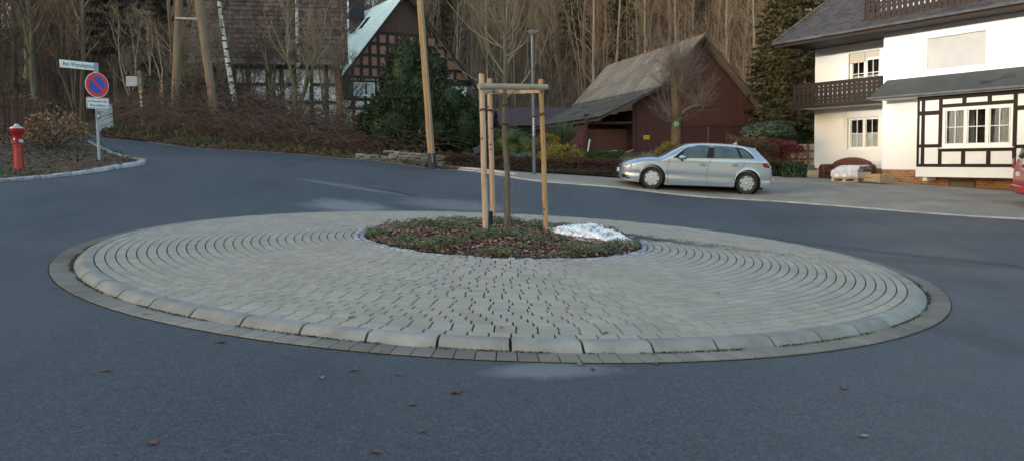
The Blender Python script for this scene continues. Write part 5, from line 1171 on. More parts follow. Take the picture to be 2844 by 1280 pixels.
# cabinet and signpost
q = W(294, 374, 33.); cbn = empty('utility_cabinet', q, D2R(38), 'pale green grey utility cabinet beside the side road', 'cabinet')
M_cab = M('cabinet_grey', (.50, .56, .56), (.42, .48, .47), 2, .6)
MB().box(-.27, .27, -.20, .24, -.2, 1.26).build('body', M_cab, cbn, bevel=.01); MB().box(-.30, .30, -.23, .27, 1.262, 1.31).build('lid', M_cab, cbn, bevel=.01); MB().box(-.25, .25, -.214, -.203, .02, 1.2).build('door', M_cab, cbn); MB().box(-.29, .29, -.22, .26, -.2, .05).build('base', M('cab_base', (.35, .38, .37), rough=.8), cbn)
q = W(400, 356, 33.); q2 = W(388, 198, 33.); wp = empty('wooden_signpost', q, 0, 'weathered square post with a small board hanging from its arm', 'signpost')
M_wp = M('weathered_post', (.20, .165, .135), (.13, .105, .085), 4, .9, .4, 20)
def sqrod(name, p0, p1, h_, mat, par): p0, p1 = Vector(p0), Vector(p1); b = MB(); b.v = [tuple(p + Vector((sx_ * h_, sy_ * h_, 0))) for p in (p0, p1) for sx_, sy_ in ((-1, -1), (1, -1), (1, 1), (-1, 1))]; b.f = [(3, 2, 1, 0), (4, 5, 6, 7), (0, 1, 5, 4), (1, 2, 6, 5), (2, 3, 7, 6), (3, 0, 4, 7)]; return b.build(name, mat, par, keep=True, bevel=.01)
sqrod('post', q - Vector((0, 0, .2)), q2, .085, M_wp, wp)
p0, p1 = W(347, 212, 32.95), W(392, 213, 32.95); MB().tube([p0, p1], .045, 4).build('arm', M('dark_arm', (.03, .025, .022), rough=.9), wp, keep=True)
c_ = W(366, 227, 32.93); b = MB(); b.box(c_.x - .235, c_.x + .235, c_.y - .02, c_.y + .01, c_.z - .2, c_.z + .22); b.build('board', M('board_grey', (.42, .43, .43), (.34, .35, .35), 5, .7), wp, keep=True)
b = MB()
for k, (py, hh, mm) in enumerate(((256, .11, 0), (270, .14, 0), (290, .2, 0))): c_ = W(391 + k, py, 32.86); MB().box(c_.x - .045, c_.x + .04, c_.y - .012, c_.y - .002, c_.z - hh / 2, c_.z + hh / 2).build('notice', M_sw if k != 0 else M('notice_yellow', (.5, .45, .1), rough=.7), wp, keep=True)
# stone wall
q = W(1100, 462, 27.); sw = empty('dry_stone_wall', q, 0, 'low dry wall of flat grey stones in front of the yew', 'wall')
b = MB(); rn = random.Random(12); wx0 = W(985, 450, 27.3); wx1 = W(1235, 474, 26.6)
for j in range(6):
    t = 0.; L_ = (wx1 - wx0).length
    if j < 3: pass
    while t < L_:
        l_ = rn.uniform(.18, .5); p = wx0.lerp(wx1, min(1, t / L_)); hgt = (1 - .35 * (t < 1.0)) ; z_ = p.z - .12 + j * .105
        if j < 6 * hgt: b.rbox(p.x - q.x, p.x - q.x + l_ - .015, p.y - q.y + .035 * j + rn.uniform(-.04, .03), p.y - q.y + .4, z_ - q.z, z_ - q.z + .095 + rn.uniform(-.01, .006), .014)
        t += l_
b.build('stones', M('wall_stone', (.21, .20, .165), (.12, .12, .09), 3, .9, .6, 25, island=.35), sw)
# hedges and shrubs
bush('yew_bush', tgp(1150, 430, 30.) , (2.05, 1.5, 1.85), F['yew'], 52000, .17, 'large dark green yew filling the space behind the pole', 'yew', style='s', lumps=95, seed=21, thick=.35, wid=.22)
p = tgp(1150, 430, 31.5); b1_ = bush('yew_bush', p, (1.5, 1.4, 3.1), F['yew'], 52000, .17, 'tallest pointed dark yew between the brick house and the pole', 'yew', style='s', lumps=95, seed=22, thick=.35, wid=.22)
p = tgp(1245, 440, 30.5); bush('yew_bush', p, (1.45, 1.3, 2.1), F['yew'], 30000, .16, 'dark yew right of the pale utility pole, behind the left stakes', 'yew', style='s', lumps=50, seed=23, thick=.35, wid=.22)
def hedge(name, line, h, w_, mat, n, leaf, label, seed, style='s', top=.05, cat='hedge', sm=None, h1=None):
    rng = np.random.default_rng(seed); L_ = np.array([(p[0], p[1]) for p in line]); dl = np.r_[0, np.cumsum(np.hypot(*np.diff(L_, axis=0).T))]; t = rng.random(n) * dl[-1]
    x = np.interp(t, dl, L_[:, 0]); y = np.interp(t, dl, L_[:, 1]); dx, dy = L_[-1] - L_[0]; l_ = math.hypot(dx, dy); nx_, ny_ = -dy / l_, dx / l_
    hh = h if h1 is None else h + (h1 - h) * t / dl[-1]
    side = rng.random(n); z = rng.random(n) ** .8 * hh; o = rng.uniform(-1, 1, n); q = np.zeros((n, 3)); tp = side < .42
    o = np.where(tp, o, np.sign(o) * (1 - .25 * rng.random(n))); z = np.where(tp, hh * (1 - .18 * rng.random(n) ** 2), z); lump = .07 * np.sin(t * 7.3 + o) + .05 * np.sin(t * 17)
    q[:, 0] = np.where(tp, 0, nx_ * np.sign(o)); q[:, 1] = np.where(tp, 0, ny_ * np.sign(o)); q[:, 2] = np.where(tp, 1, .2)
    px_ = x + nx_ * o * (w_ / 2 + lump * .6); py_ = y + ny_ * o * (w_ / 2 + lump * .6); pz = T(px_, py_) + np.maximum(.02, z * (1 + lump * 1.4))
    org = np.array([L_[0, 0], L_[0, 1], Tz(*L_[0])]); P_ = np.stack([px_, py_, pz], 1) - org
    if style == 's': v, f_ = strands(P_, q + rng.normal(size=q.shape) * .55, rng.uniform(.6, 1.3, n) * leaf, .16, rng)
    else: v, f_ = leaf_quads(P_, rng.uniform(.6, 1.3, n) * leaf, q, .9, .55, rng)
    root = empty(name, org, 0, label, cat); arr_mesh('foliage', v, f_, mat, root)
    sg = []; k = int(dl[-1] * 9)
    for i in range(k):
        tt_ = rng.random() * dl[-1]; xx = np.interp(tt_, dl, L_[:, 0]) - org[0]; yy = np.interp(tt_, dl, L_[:, 1]) - org[1]; zz = Tz(xx + org[0], yy + org[1]) - org[2]; hq = h * .85
        sg.append((xx, yy, zz, xx + rng.normal() * .12, yy + rng.normal() * .12, zz + hq, .012, .004))
    tube_obj('stem', sg, sm or F['twigd'], root, 3)['kind'] = 'stuff'; return root
hl = smooth_line([tgp(1232, 460, 27.3), tgp(1350, 468, 26.2), tgp(1480, 478, 25.2), tgp(1600, 487, 24.8)], .4)
hedge('low_hedge', hl, .42, .7, F['heath'], 15000, .075, 'low brownish green hedge along the pavement left of the lamp', 31)
hl = smooth_line([tgp(1600, 487, 24.8), tgp(1700, 490, 24.9), tgp(1800, 492, 25.2), tgp(1880, 494, 25.6)], .4)
hedge('low_hedge', hl, .44, .75, F['heath2'], 13000, .075, 'low reddish brown hedge just left of the silver car front', 32)
hl = smooth_line([tgp(1590, 455, 29.5), tgp(1660, 455, 29.6), tgp(1730, 455, 29.7)], .4); hedge('box_hedge', hl, .55, .6, F['box'], 9000, .05, 'clipped green box hedge below the white stick', 33, 'l')
p = tgp(1420, 440, 30.); bush('globe_bush', p, (1.0, .9, .95), F['globe'], 11000, .10, 'rounded dark green conifer bush between the tree and the lamp', 'bush', style='s', seed=34, wid=.2)
p = tgp(1500, 440, 29.); bush('conifer_bush', p, (.75, .7, .62), F['olive'], 8000, .11, 'olive green conifer bush behind the lamp post', 'bush', style='s', seed=35, wid=.2)
p = tgp(1556, 455, 27.8); bush('golden_bush', p, (.78, .7, .58), F['gold'], 9000, .15, 'drooping golden yellow conifer right of the golden stake', 'bush', 'golden conifer bushes', style='s', seed=36, droop=.8, wid=.1)
p = tgp(1520, 440, 30.); p.z += .5; bush('golden_bush', p, (.5, .5, .45), F['gold'], 4000, .13, 'smaller golden conifer tuft behind the golden stake, above the larger one', 'bush', 'golden conifer bushes', style='s', seed=37, droop=.2, wid=.1)
p = tgp(1855, 450, 31.); bush('golden_bush', p, (.62, .6, .62), F['gold'], 8000, .13, 'golden conifer bush in front of the pollarded tree foot', 'bush', 'golden conifer bushes', style='s', seed=38, droop=.1, wid=.1)
p = tgp(1438, 460, 27.6); bush('blue_spruce', p, (.62, .55, .33), F['blue'], 6000, .10, 'low spreading blue spruce between the young tree and the lamp', 'bush', style='s', seed=39, wid=.16)
p = tgp(1585, 440, 30.5); bush('red_shrub', p, (.62, .55, .60), F['heath2'], 4500, .09, 'small reddish twiggy shrub beside the golden conifer', 'shrub', style='s', seed=40, wid=.08)
p = tgp(1800, 478, 26.2); bush('grey_shrub', p, (1.2, .6, .48), F['grey'], 9000, .07, 'low grey green spreading juniper behind the car bonnet', 'shrub', style='s', seed=41)
p = tgp(1563, 430, 33.); rg = np.random.default_rng(5); br = empty('broom_shrub', p, 0, 'feathery upright green broom shrub at the corner of the barn', 'shrub'); n = 420; th = rg.random(n) * 6.28; sp_ = rg.random(n) ** .6
c_ = np.zeros((n, 3)); c_[:, 2] = .35; d_ = np.stack([np.cos(th) * sp_ * .75, np.sin(th) * sp_ * .75, np.ones(n)], 1); v, f_ = strands(c_ + d_ * rg.uniform(0, .35, (n, 1)), d_, rg.uniform(.6, 1.25, n), .022, rg); arr_mesh('foliage', v, f_, F['broom'], br)
p = W(2136, 398, 31.); bush('laurel_bush', p, (1.05, .9, .62), F['laurel'], 14000, .055, 'large rounded glossy dark green bush above the beech hedge', 'bush', seed=42, lumps=40, thick=.2)
hl = smooth_line([tgp(2030, 470, 28.6), tgp(2080, 470, 28.8), tgp(2150, 472, 29.)], .4); hedge('beech_hedge', hl, 1.22, .8, F['beech'], 15000, .06, 'clipped brown winter hedge directly behind the silver car', 43)
hl = smooth_line([tgp(2152, 475, 29.), tgp(2180, 476, 29.1), tgp(2214, 478, 29.4)], .3); hedge('berberis_hedge', hl, 1.18, .95, F['berb'], 12000, .055, 'clipped dark red hedge end between beech hedge and steps', 44)
hl = smooth_line([tgp(2150, 488, 27.9), tgp(2185, 490, 28.2), tgp(2222, 488, 29.)], .3); hedge('laurel_hedge', hl, .5, .7, F['laurel'], 6000, .05, 'low dark glossy hedge at the foot of the red hedge', 45, 'l')
for i, (px, D, R_, lb) in enumerate(((470, 36.5, (2.2, 1.4, 1.9), 'dark leafless looking evergreen mass behind the left leg of the A pole'), (560, 38, (2.6, 1.6, 2.3), 'dark evergreen shrub between the two A pole legs'), (640, 38.5, (1.6, 1.2, 1.4), 'small dark shrub behind the leaning birch'))):
    bush('evergreen_shrub', tgp(px, 330, D), R_, F['dark'], 14000, .14, lb, 'shrub', 'dark evergreen shrubs on the left bank', style='s', seed=50 + i, lumps=40, wid=.25)
bush('dry_shrub', tgp(150, 400, 22.5), (1.1, .8, .75), F['dry'], 3500, .055, 'dry brown leaved shrub at the right end of the picket fence', 'shrub', seed=56, lumps=30, thick=.6)
bush('dry_shrub', tgp(60, 390, 28.), (1.6, .9, 1.2), F['dry'], 1800, .06, 'pale dry shrub behind the picket fence', 'shrub', seed=57, lumps=30, thick=.7)

# conifers
def spruce(name, base, H, R, mat, seed, label, n=26, group=None, low=.06, cat='spruce', droop=.35, leafs=.16, dens_=15):
    rng = np.random.default_rng(seed); root = empty(name, base, 0, label, cat, group); MB().tube([(0, 0, -.3), (0, 0, H * .5), (0, 0, H)], [H * .016, H * .010, .02], 8).build('trunk', F['barkd'], root, smooth=True)
    C, Dv, sg = [], [], []
    for k in range(n):
        z = H * (low + (1 - low) * (k / n) ** .9); L_ = R * (1 - (z / H)) ** .8 + .15; m = int(rng.integers(5, 9)); a0 = rng.random() * 6.28
        for j in range(m):
            a = a0 + j * 6.283 / m + rng.normal() * .15; l_ = L_ * rng.uniform(.75, 1.1); q = np.array([0, 0, z + rng.normal() * .1]); d = np.array([math.cos(a), math.sin(a), .25]); s_ = 7; pts = [q]
            for i in range(s_): d = d + np.array([0, 0, -droop / s_ * (1.6 if i < 4 else -.8)]); pts.append(pts[-1] + d / np.linalg.norm(d) * l_ / s_)
            for i in range(s_): sg.append((*pts[i], *pts[i + 1], .03 * (1 - i / s_) + .004, .03 * (1 - (i + 1) / s_) + .003))
            nn = int(dens_ * l_ * 2.2) + 6; t = rng.random(nn) ** .8 * s_; i_ = np.minimum(t.astype(int), s_ - 1); P_ = np.array(pts); pp_ = P_[i_] + (P_[i_ + 1] - P_[i_]) * (t - i_)[:, None]
            sd = np.array([-math.sin(a), math.cos(a), 0]); dd = sd[None] * rng.choice([-1, 1], nn)[:, None] * rng.uniform(.4, 1., (nn, 1)) + np.array([math.cos(a), math.sin(a), 0]) * .6 + np.array([0, 0, -1]) * rng.uniform(.1, .9, (nn, 1))
            w__ = (1.15 - t / s_)[:, None] * .35 * l_ * .5; C.append(pp_ + dd * w__ * rng.random((nn, 1))); Dv.append(dd)
    C = np.concatenate(C); Dv = np.concatenate(Dv); v, f_ = strands(C, Dv, rng.uniform(.7, 1.6, len(C)) * leafs, .24, rng); cr = arr_mesh('crown', v, f_, mat, root); tube_obj('branches', sg, F['barkd'], root, 3); return root
SG = 'spruces behind the white house'
spruce('spruce', tgp(2220, 400, 38.), 11.5, 2.6, F['spruce'], 61, 'green spruce rising directly behind the balcony corner of the white house', 34, SG, dens_=22)
spruce('spruce', tgp(2150, 400, 41.5), 9.5, 2.3, F['spruce'], 62, 'yellowish green spruce left of the white house balcony', 30, SG, dens_=22)
spruce('spruce', tgp(2330, 400, 44.), 16., 3.2, F['spruce'], 63, 'tallest spruce showing above the white house eave', 38, SG, dens_=20)
bush('conifer_bush', tgp(2170, 420, 38.), (2.1, 1.2, 1.25), F['yew'], 14000, .14, 'dark conifer hedge mass between the barn and the spruces', 'bush', style='s', seed=66, wid=.2, lumps=40)
spruce('pine', tgp(330, 380, 45.), 13., 2.6, F['dark'], 71, 'dark conifer beyond the cabinet at the left', 22, 'dark conifers on the left hillside', .3, 'conifer', dens_=18, leafs=.22)
spruce('pine', tgp(180, 380, 50.), 17., 3.2, F['dark'], 72, 'dark drooping conifer at the top left above the street sign', 22, 'dark conifers on the left hillside', .5, 'conifer', dens_=20, leafs=.24)
spruce('pine', tgp(470, 380, 48.), 14., 2.8, F['dark'], 73, 'dark conifer behind the left leg of the A pole', 22, 'dark conifers on the left hillside', .25, 'conifer', dens_=18, leafs=.22)
for i, (px, D, H, lb) in enumerate(((1235, 80, 16, 'dark spruce on the slope above the pale utility pole'), (1730, 74, 13, 'dark spruce among bare trunks above the barn ridge'), (1600, 78, 12, 'dark spruce on the slope behind the lamp head'), (1900, 80, 14, 'dark spruce high above the pollarded tree'), (1150, 84, 15, 'dark spruce behind the top of the brick gable'))):
    spruce('spruce', tgp(px, 300, D), H, 2.4, F['far'], 80 + i, lb, 22, 'dark spruces among the bare trees on the hillside', .1, 'spruce', dens_=12, leafs=.3)

# birches and trees on the bank
SPB = [(16, .16, 40, .06, 5, .10, .35), (5, .4, 35, -.02, 4, .14, .2), (4, .5, 35, -.05, 3, .15, .1)]
a = W(664, 345, 33.); bare_tree('birch', a, W(585, -260, 33.), .125, SPB, 91, F['birch'], F['twigd'], 'leaning white birch right of the A pole', 'birch', wob=.006, crook=lambda t: np.array([-.18 * math.sin(math.pi * t), 0, 0]))
a = tgp(832, 300, 37.); bare_tree('birch', a, W(815, -260, 37.), .12, SPB, 92, F['birch'], F['twigd'], 'upright white birch in front of the brown pantile roof', 'birch', wob=.006)
SPT = [(12, .45, 35, .10, 6, .10, .25), (6, .45, 38, .07, 4, .13, .15), (5, .5, 38, .05, 3, .15, .1), (2, .5, 40, .03, 2, .1, .2)]
def stem_tree(name, foot, tips, r, spec, seed, mt, mc, label, cat='tree', group=None):
    rng = np.random.default_rng(seed); foot = np.array(foot, float); root = empty(name, foot, 0, label, cat, group); out = []; tr = []
    for tip in tips:
        tip = np.array(tip, float) - foot; k = 8; pts = []; bow = rng.normal(size=3) * .25
        for i in range(k + 1): t = i / k; pts.append(tip * t + bow * math.sin(math.pi * t) * .6 + rng.normal(size=3) * .03 * (0 < i))
        pts[0] = np.array([rng.normal() * .08, rng.normal() * .08, -.1]); rr_ = r * rng.uniform(.75, 1.1)
        for i in range(k): tr.append((*pts[i], *pts[i + 1], rr_ * (1 - .8 * i / k), rr_ * (1 - .8 * (i + 1) / k)))
        branches(rng, out, pts, rr_, 0, spec)
    v, f_ = tubes(np.array(tr), 7); arr_mesh('trunk', v, f_, mt, root, smooth=True)
    v, f_ = tubes(np.array(out), 3); arr_mesh('crown', v, f_, mc, root, smooth=True); return root
stem_tree('bare_tree', W(825, 312, 33.), [W(805, -60, 33), W(925, -40, 33.), W(850, 60, 32.5)], .10, SPT, 101, F['barkg'], F['twigp'], 'forked bare tree with greenish stems before the farmhouse window')
stem_tree('bare_tree', W(762, 290, 34.), [W(690, 60, 34), W(790, 40, 34.), W(735, 110, 33.5), W(830, 120, 33.5)], .085, SPT, 102, F['barkg'], F['twigd'], 'many stemmed bare shrub tree before the left half of the farmhouse')
stem_tree('bare_tree', W(455, 345, 33.), [W(430, 60, 33), W(400, 100, 33)], .05, SPT, 103, F['barkp'], F['twigd'], 'thin bare tree beside the left leg of the A pole')
stem_tree('bare_tree', W(370, 300, 38.), [W(300, 60, 38), W(330, 40, 38.), W(360, 60, 38.), W(395, 30, 38.)], .06, SPT, 104, F['barkp'], F['twigp'], 'group of thin pale stems leaning left behind the signpost')
stem_tree('bare_tree', W(415, 290, 37.), [W(405, 40, 37), W(420, 60, 37.)], .05, SPT, 105, F['barkp'], F['twigp'], 'pair of thin pale stems just right of the signpost')
stem_tree('bare_tree', W(100, 330, 34.), [W(40, -60, 34.), W(80, -80, 34.)], .10, SPT, 106, F['barkg'], F['twigd'], 'bare tree with mossy stems at the top left corner')
stem_tree('bare_tree', W(205, 300, 36.), [W(120, 40, 36.), W(240, 20, 36.), W(180, 60, 36)], .055, SPT, 107, F['barkd'], F['twigd'], 'thin bare tree directly left of the street name plate')
bare_tree('bare_tree', tgp(85, 300, 48.), W(70, -260, 48.), .26, SPT, 108, F['barkp'], F['twigd'], 'thick pale trunk at the top left against the sky')
TG = 'bare shrub trees in front of the farmhouse'
for i, (fx, fy, D, tips, lb) in enumerate(((700, 300, 35.5, ((640, 90), (720, 60), (680, 150)), 'leafless shrub tree just right of the leaning birch'), (900, 300, 34.5, ((960, 90), (890, 60), (925, 170)), 'leafless shrub tree under the right corner of the farmhouse eave'),
        (790, 305, 36, ((770, 120), (845, 90), (810, 30)), 'leafless shrub tree in the middle of the farmhouse wall'), (610, 300, 36, ((560, 60), (640, 100), (600, 30)), 'leafless shrub tree behind the right leg of the A pole'), (960, 330, 33, ((990, 170), (930, 150), (1010, 230)), 'leafless shrub tree below the green shutter'), (530, 320, 35, ((500, 100), (560, 60), (520, 30)), 'leafless shrub tree seen between the two A pole legs'))):
    stem_tree('bare_shrub', W(fx, fy, D), [W(a, b_, D) for a, b_ in tips], .045, [(22, .5, 38, .09, 6, .12, .12), (8, .45, 38, .06, 4, .14, .15), (5, .5, 38, .05, 3, .15, .1), (2, .5, 40, .03, 2, .1, .2)], 120 + i, F['barkg'], F['twigp'] if i % 2 else F['twigd'], lb, 'shrub', TG)
# pollarded tree in front of the barn
q = W(1877, 428, 33.5); pd_ = empty('pollarded_tree', q, 0, 'pollarded tree with bushy shoots and green plaque before the barn', 'tree')
q0 = np.array(q); sg = []; rg = np.random.default_rng(17); M_pb = M('pollard_bark', (.16, .105, .06), (.09, .065, .04), 5, .9, .6, 20, stretch=(1, 1, .4))
def lp3(pts, r): return [(*(np.array(pts[i]) - q0), *(np.array(pts[i + 1]) - q0), r[i], r[i + 1]) for i in range(len(pts) - 1)]
tr = MB(); tr.tube([Vector(np.array(p_) - q0) for p_ in (W(1880, 440, 33.5), W(1877, 395, 33.5), W(1880, 320, 33.5), W(1876, 260, 33.5), W(1873, 192, 33.5))], [.25, .215, .20, .185, .17], 12); tr.build('trunk', M_pb, pd_, smooth=True)
heads = [(W(1873, 196, 33.5), 60), (W(1905, 210, 33.3), 46), (W(1945, 292, 33.2), 34), (W(1868, 330, 33.3), 22), (W(1850, 240, 33.6), 26), (W(1890, 250, 33.1), 26)]
for lq in (((1882, 245, 33.5, .11), (1895, 225, 33.4, .10), (1908, 208, 33.3, .12)), ((1884, 325, 33.5, .09), (1912, 302, 33.3, .08), (1948, 290, 33.2, .10))):
    MB().tube([Vector(np.array(W(*p_[:3])) - q0) for p_ in lq], [p_[3] for p_ in lq], 8).build('limb', M_pb, pd_, smooth=True)
out = []
for hp, cnt in heads:
    h0 = np.array(hp) - q0
    for i in range(int(cnt * 1.7)):
        th = rg.random() * 6.28; el = rg.uniform(-.15, 1.35) if hp.z < 2.5 else rg.uniform(.1, 1.5); d = np.array([math.cos(th) * math.cos(el), math.sin(th) * math.cos(el) * .9, math.sin(el)]); l_ = rg.uniform(.7, 2.0) * (.75 if el < .4 else 1)
        pts = polyl(rg, h0 + rg.normal(size=3) * .1, d, l_, 6, .09, .07)
        for k in range(6): out.append((*pts[k], *pts[k + 1], .010 * (1 - .7 * k / 6), .010 * (1 - .7 * (k + 1) / 6)))
        branches(rg, out, pts, .010, 0, [(4, .45, 28, .06, 3, .12, .15), (2, .4, 30, .03, 2, .1, .2)])
v, f_ = tubes(np.array(out), 3); arr_mesh('crown', v, f_, F['twigg'], pd_, smooth=True)
c_ = W(1879, 345, 33.28); b = MB(); b.lathe([(.10, -.02), (.115, -.01), (.115, .01), (.09, .02)], (0, 0, 0), 9, 'y'); b.lathe([(.06, -.05), (.075, -.02)], (.02, 0, .03), 7, 'y'); o = b.build('green_plaque', M('plaque_green', (.16, .42, .22), (.25, .5, .3), 12, .6), pd_, smooth=True); o.location = c_ - q

# bramble thicket, verge grass and dead leaves on the bank
rg = np.random.default_rng(33)
fe_ = np.array(far_edge)
def bank_pts(n, x0, x1, o0, o1):
    i = rg.random(n) * (len(fe_) - 1); k = i.astype(int); p_ = fe_[k] + (fe_[np.minimum(k + 1, len(fe_) - 1)] - fe_[k]) * (i - k)[:, None]
    o = rg.uniform(o0, o1, n); x = p_[:, 0] + o * .12; y = p_[:, 1] + o
    ok = (x > x0) & (x < x1); return x[ok], y[ok]
x, y = bank_pts(6200, -15.5, -3.2, 1.3, 7.2); sg = []
for xx, yy in zip(x, y):
    z = Tz(xx, yy); th = rg.random() * 6.28; l_ = rg.uniform(.9, 2.6) * (1 + .13 * max(0, yy - 28.5)); d = np.array([math.cos(th) * .5, math.sin(th) * .5, 1.]); p_ = np.array([xx, yy, z])
    for k in range(5):
        q_ = p_ + d / np.linalg.norm(d) * l_ / 5; sg.append((*p_, *q_, .007, .006)); p_ = q_; d = d + np.array([math.cos(th) * .32, math.sin(th) * .32, -.42]) + rg.normal(size=3) * .12
tag(tube_obj('bramble_canes', sg, M('bramble_cane', (.17, .09, .07), (.12, .085, .065), 2, .8)), kind='stuff', label='tangle of reddish bramble canes covering the bank beyond the road', cat='brambles')
x, y = bank_pts(34000, -15.5, -3.0, 1.2, 7.); m_ = np.clip(1.35 + .45 * vnoise(x, y, .5, 3), .4, 2.3); z = T(x, y) + rg.random(len(x)) ** 1.1 * m_ * (1 + .10 * np.clip(y - 28.5, 0, 5)); v, f_ = leaf_quads(np.stack([x, y, z], 1), rg.uniform(.02, .055, len(x)), None, 1., .6, rg)
tag(arr_mesh('bramble_leaves', v, f_, F['bram']), kind='stuff', label='reddish brown bramble foliage on the bank beyond the road', cat='brambles')
x, y = bank_pts(16000, -24, -2.6, .12, 1.7); k = vnoise(x, y, 1.1, 5) + rg.random(len(x)) * 1.6 > 1.1; x, y = x[k], y[k]; n = len(x); d_ = rg.normal(size=(n, 3)) * .5 + np.array([0, 0, 1.]); v, f_ = strands(np.stack([x, y, T(x, y) + .02], 1), d_, rg.uniform(.08, .32, n), .06, rg)
tag(arr_mesh('verge_grass', v, f_, F['grass']), kind='stuff', label='rough yellow green grass along the far edge of the road', cat='grass')
x, y = bank_pts(24000, -26, -1.6, -.05, 3.2); v, f_ = leaf_quads(np.stack([x, y, T(x, y) + .045 + rg.random(len(x)) * .03], 1), rg.uniform(.02, .05, len(x)), np.array([[0, 0, 1.]]), .5, .7, rg)
tag(arr_mesh('bank_leaf_litter', v, f_, F['dry']), kind='stuff', label='dead leaves lying along the foot of the bank', cat='leaf litter')
# left verge cover
n = 26000; x = rg.uniform(-24, -7.5, n); y = rg.uniform(15.5, 30, n); ok = in_poly(x, y, np.array(near_left + [(-34, 34), (-34, 13)])); x, y = x[ok], y[ok]
g = vnoise(x, y, .8, 4) > .35
v, f_ = leaf_quads(np.stack([x[~g], y[~g], T(x[~g], y[~g]) + .04 + rg.random((~g).sum()) * .03], 1), rg.uniform(.018, .045, (~g).sum()), np.array([[0, 0, 1.]]), .5, .6, rg)
tag(arr_mesh('verge_leaf_litter', v, f_, M('verge_litter', (.11, .062, .036), (.17, .10, .06), 3, .9, island=.45)), kind='stuff', label='brown bark and leaf litter covering the left verge', cat='leaf litter')
v, f_ = leaf_quads(np.stack([x[g], y[g], T(x[g], y[g]) + .04 + rg.random(g.sum()) * .17], 1), rg.uniform(.025, .05, g.sum()), np.array([[0, 0, 1.]]), .8, .6, rg)
tag(arr_mesh('verge_plants', v, f_, F['ivy']), kind='stuff', label='low dark green plants growing in patches on the left verge', cat='ground cover')

# ------------------------------------------------------------ the wooded hillside
PR = []
def proto(seed, H, r, spec, mt, mc):
    return bare_tree('forest_tree', (0, 0, 0), (0.02 * H * random.uniform(-1, 1), 0, H), r, spec, seed, mt, mc, 'tall slender leafless tree among many on the wooded hillside', 'tree', 'bare trees of the wooded hillside', wob=.012, n=6)
for i in range(9):
    H = [17, 15, 19, 13, 16, 18, 14, 12, 16][i]
    PR.append(proto(200 + i, H, .115 + .012 * (i % 5), [(36, .26, 42, .09, 4, .10, .12 + .05 * (i % 3)), (7, .45, 36, .05, 3, .13, .15), (6, .5, 36, .02, 2, .15, .1)], [F['barkp'], F['barkg'], F['barkp'], F['barkd']][i % 4], [F['twigp'], F['twigr'], F['twigr'], F['twigd']][(i * 3 + i // 4) % 4]))
rg = np.random.default_rng(77); spots = []
def sight(x, y, z): return 1422 + FPX * x / y
tries = 0
while len(spots) < 296 and tries < 40000:
    tries += 1; y = rg.uniform(42, 118) ; x = rg.uniform(-.72, .56) * y
    if hill(np.array([x]), np.array([y]))[0] < .5 and not (x < -17 and y > 40): continue
    if x > 8 and y < 50: continue
    if x < -15 and y > 85: continue
    if y > 95 and rg.random() < .5: continue
    if any((x - a) ** 2 + (y - b_) ** 2 < (1.5 + .015 * y) ** 2 for a, b_ in spots[-400:]): continue
    spots.append((x, y))
used = set()
ZN = [(240, 'leafless tree in the woods left of the street name plate', 'bare trees left of the street name plate'), (440, 'leafless tree in the woods between road sign and A pole', 'bare trees between road sign and A pole'), (660, 'leafless tree behind the A pole and the left end of the farmhouse', 'bare trees behind the A pole'), (960, 'leafless tree rising behind the farmhouse roof', 'bare trees behind the farmhouse'),
      (1180, 'leafless tree on the hillside behind the gable house', 'bare trees behind the gable house'), (1470, 'leafless tree on the hillside between the pale utility pole and the street lamp', 'bare trees between utility pole and street lamp'), (1700, 'leafless tree on the hillside above the left half of the barn roof', 'bare trees above the left barn roof'),
      (1950, 'leafless tree on the hillside above the barn ridge', 'bare trees above the barn ridge'), (2200, 'leafless tree on the hillside between barn and white house', 'bare trees between barn and white house'), (9999, 'leafless tree on the hillside behind the white house', 'bare trees behind the white house')]
for i, (x, y) in enumerate(spots):
    k = i % len(PR)
    if x / y < -.38 and i % 4: k = (3, 7, 1)[i % 3]
    src = PR[k]; o = src if k not in used else copy_tree(src); used.add(k)
    px_ = sight(x, y, 0)
    for lim, lb, gp_ in ZN:
        if px_ < lim: break
    far_ = y > 78; o['label'] = ('small distant ' if far_ else 'slender ') + lb; o['group'] = gp_ + (', far up the slope' if far_ else ', on the lower slope')
    o.location = (x, y, Tz(x, y) - .1); o.rotation_euler = (rg.normal() * .03, rg.normal() * .035, rg.random() * 6.28); s_ = rg.uniform(.8, 1.2); o.scale = (s_, s_, s_)
# the trunks beyond the 300 nearest, as one mass
sg = []; k_ = 0
while k_ < 1500:
    y = rg.uniform(55, 125); x = rg.uniform(-.62, .50) * y
    if hill(np.array([x]), np.array([y]))[0] < 1.5 or (x < -15 and y > 95): continue
    k_ += 1; z = Tz(x, y); h_ = rg.uniform(7, 15); p_ = np.array([x, y, z - .2]); r_ = rg.uniform(.035, .085); d = np.array([rg.normal() * .05, rg.normal() * .05, 1.])
    for k in range(5):
        q_ = p_ + d * h_ / 5; sg.append((*p_, *q_, r_ * (1 - k / 6), r_ * (1 - (k + 1) / 6)))
        for _ in range(2 + 2 * (k > 1)):
            dd = np.array([rg.normal(), rg.normal(), 1.3]); t_ = q_ + dd / np.linalg.norm(dd) * rg.uniform(.6, 1.8); sg.append((*q_, *t_, r_ * .25, .008)); u_ = t_ + np.array([rg.normal(), rg.normal(), 1.]) * .5; sg.append((*t_, *u_, .009, .005))
        p_ = q_; d = d + rg.normal(size=3) * np.array([.06, .06, 0])
tag(tube_obj('distant_trunks', sg, M('distant_bark', (.37, .285, .20), (.23, .175, .12), .25, .9)), kind='stuff', label='countless slim bare trunks filling the wooded hillside', cat='woods')
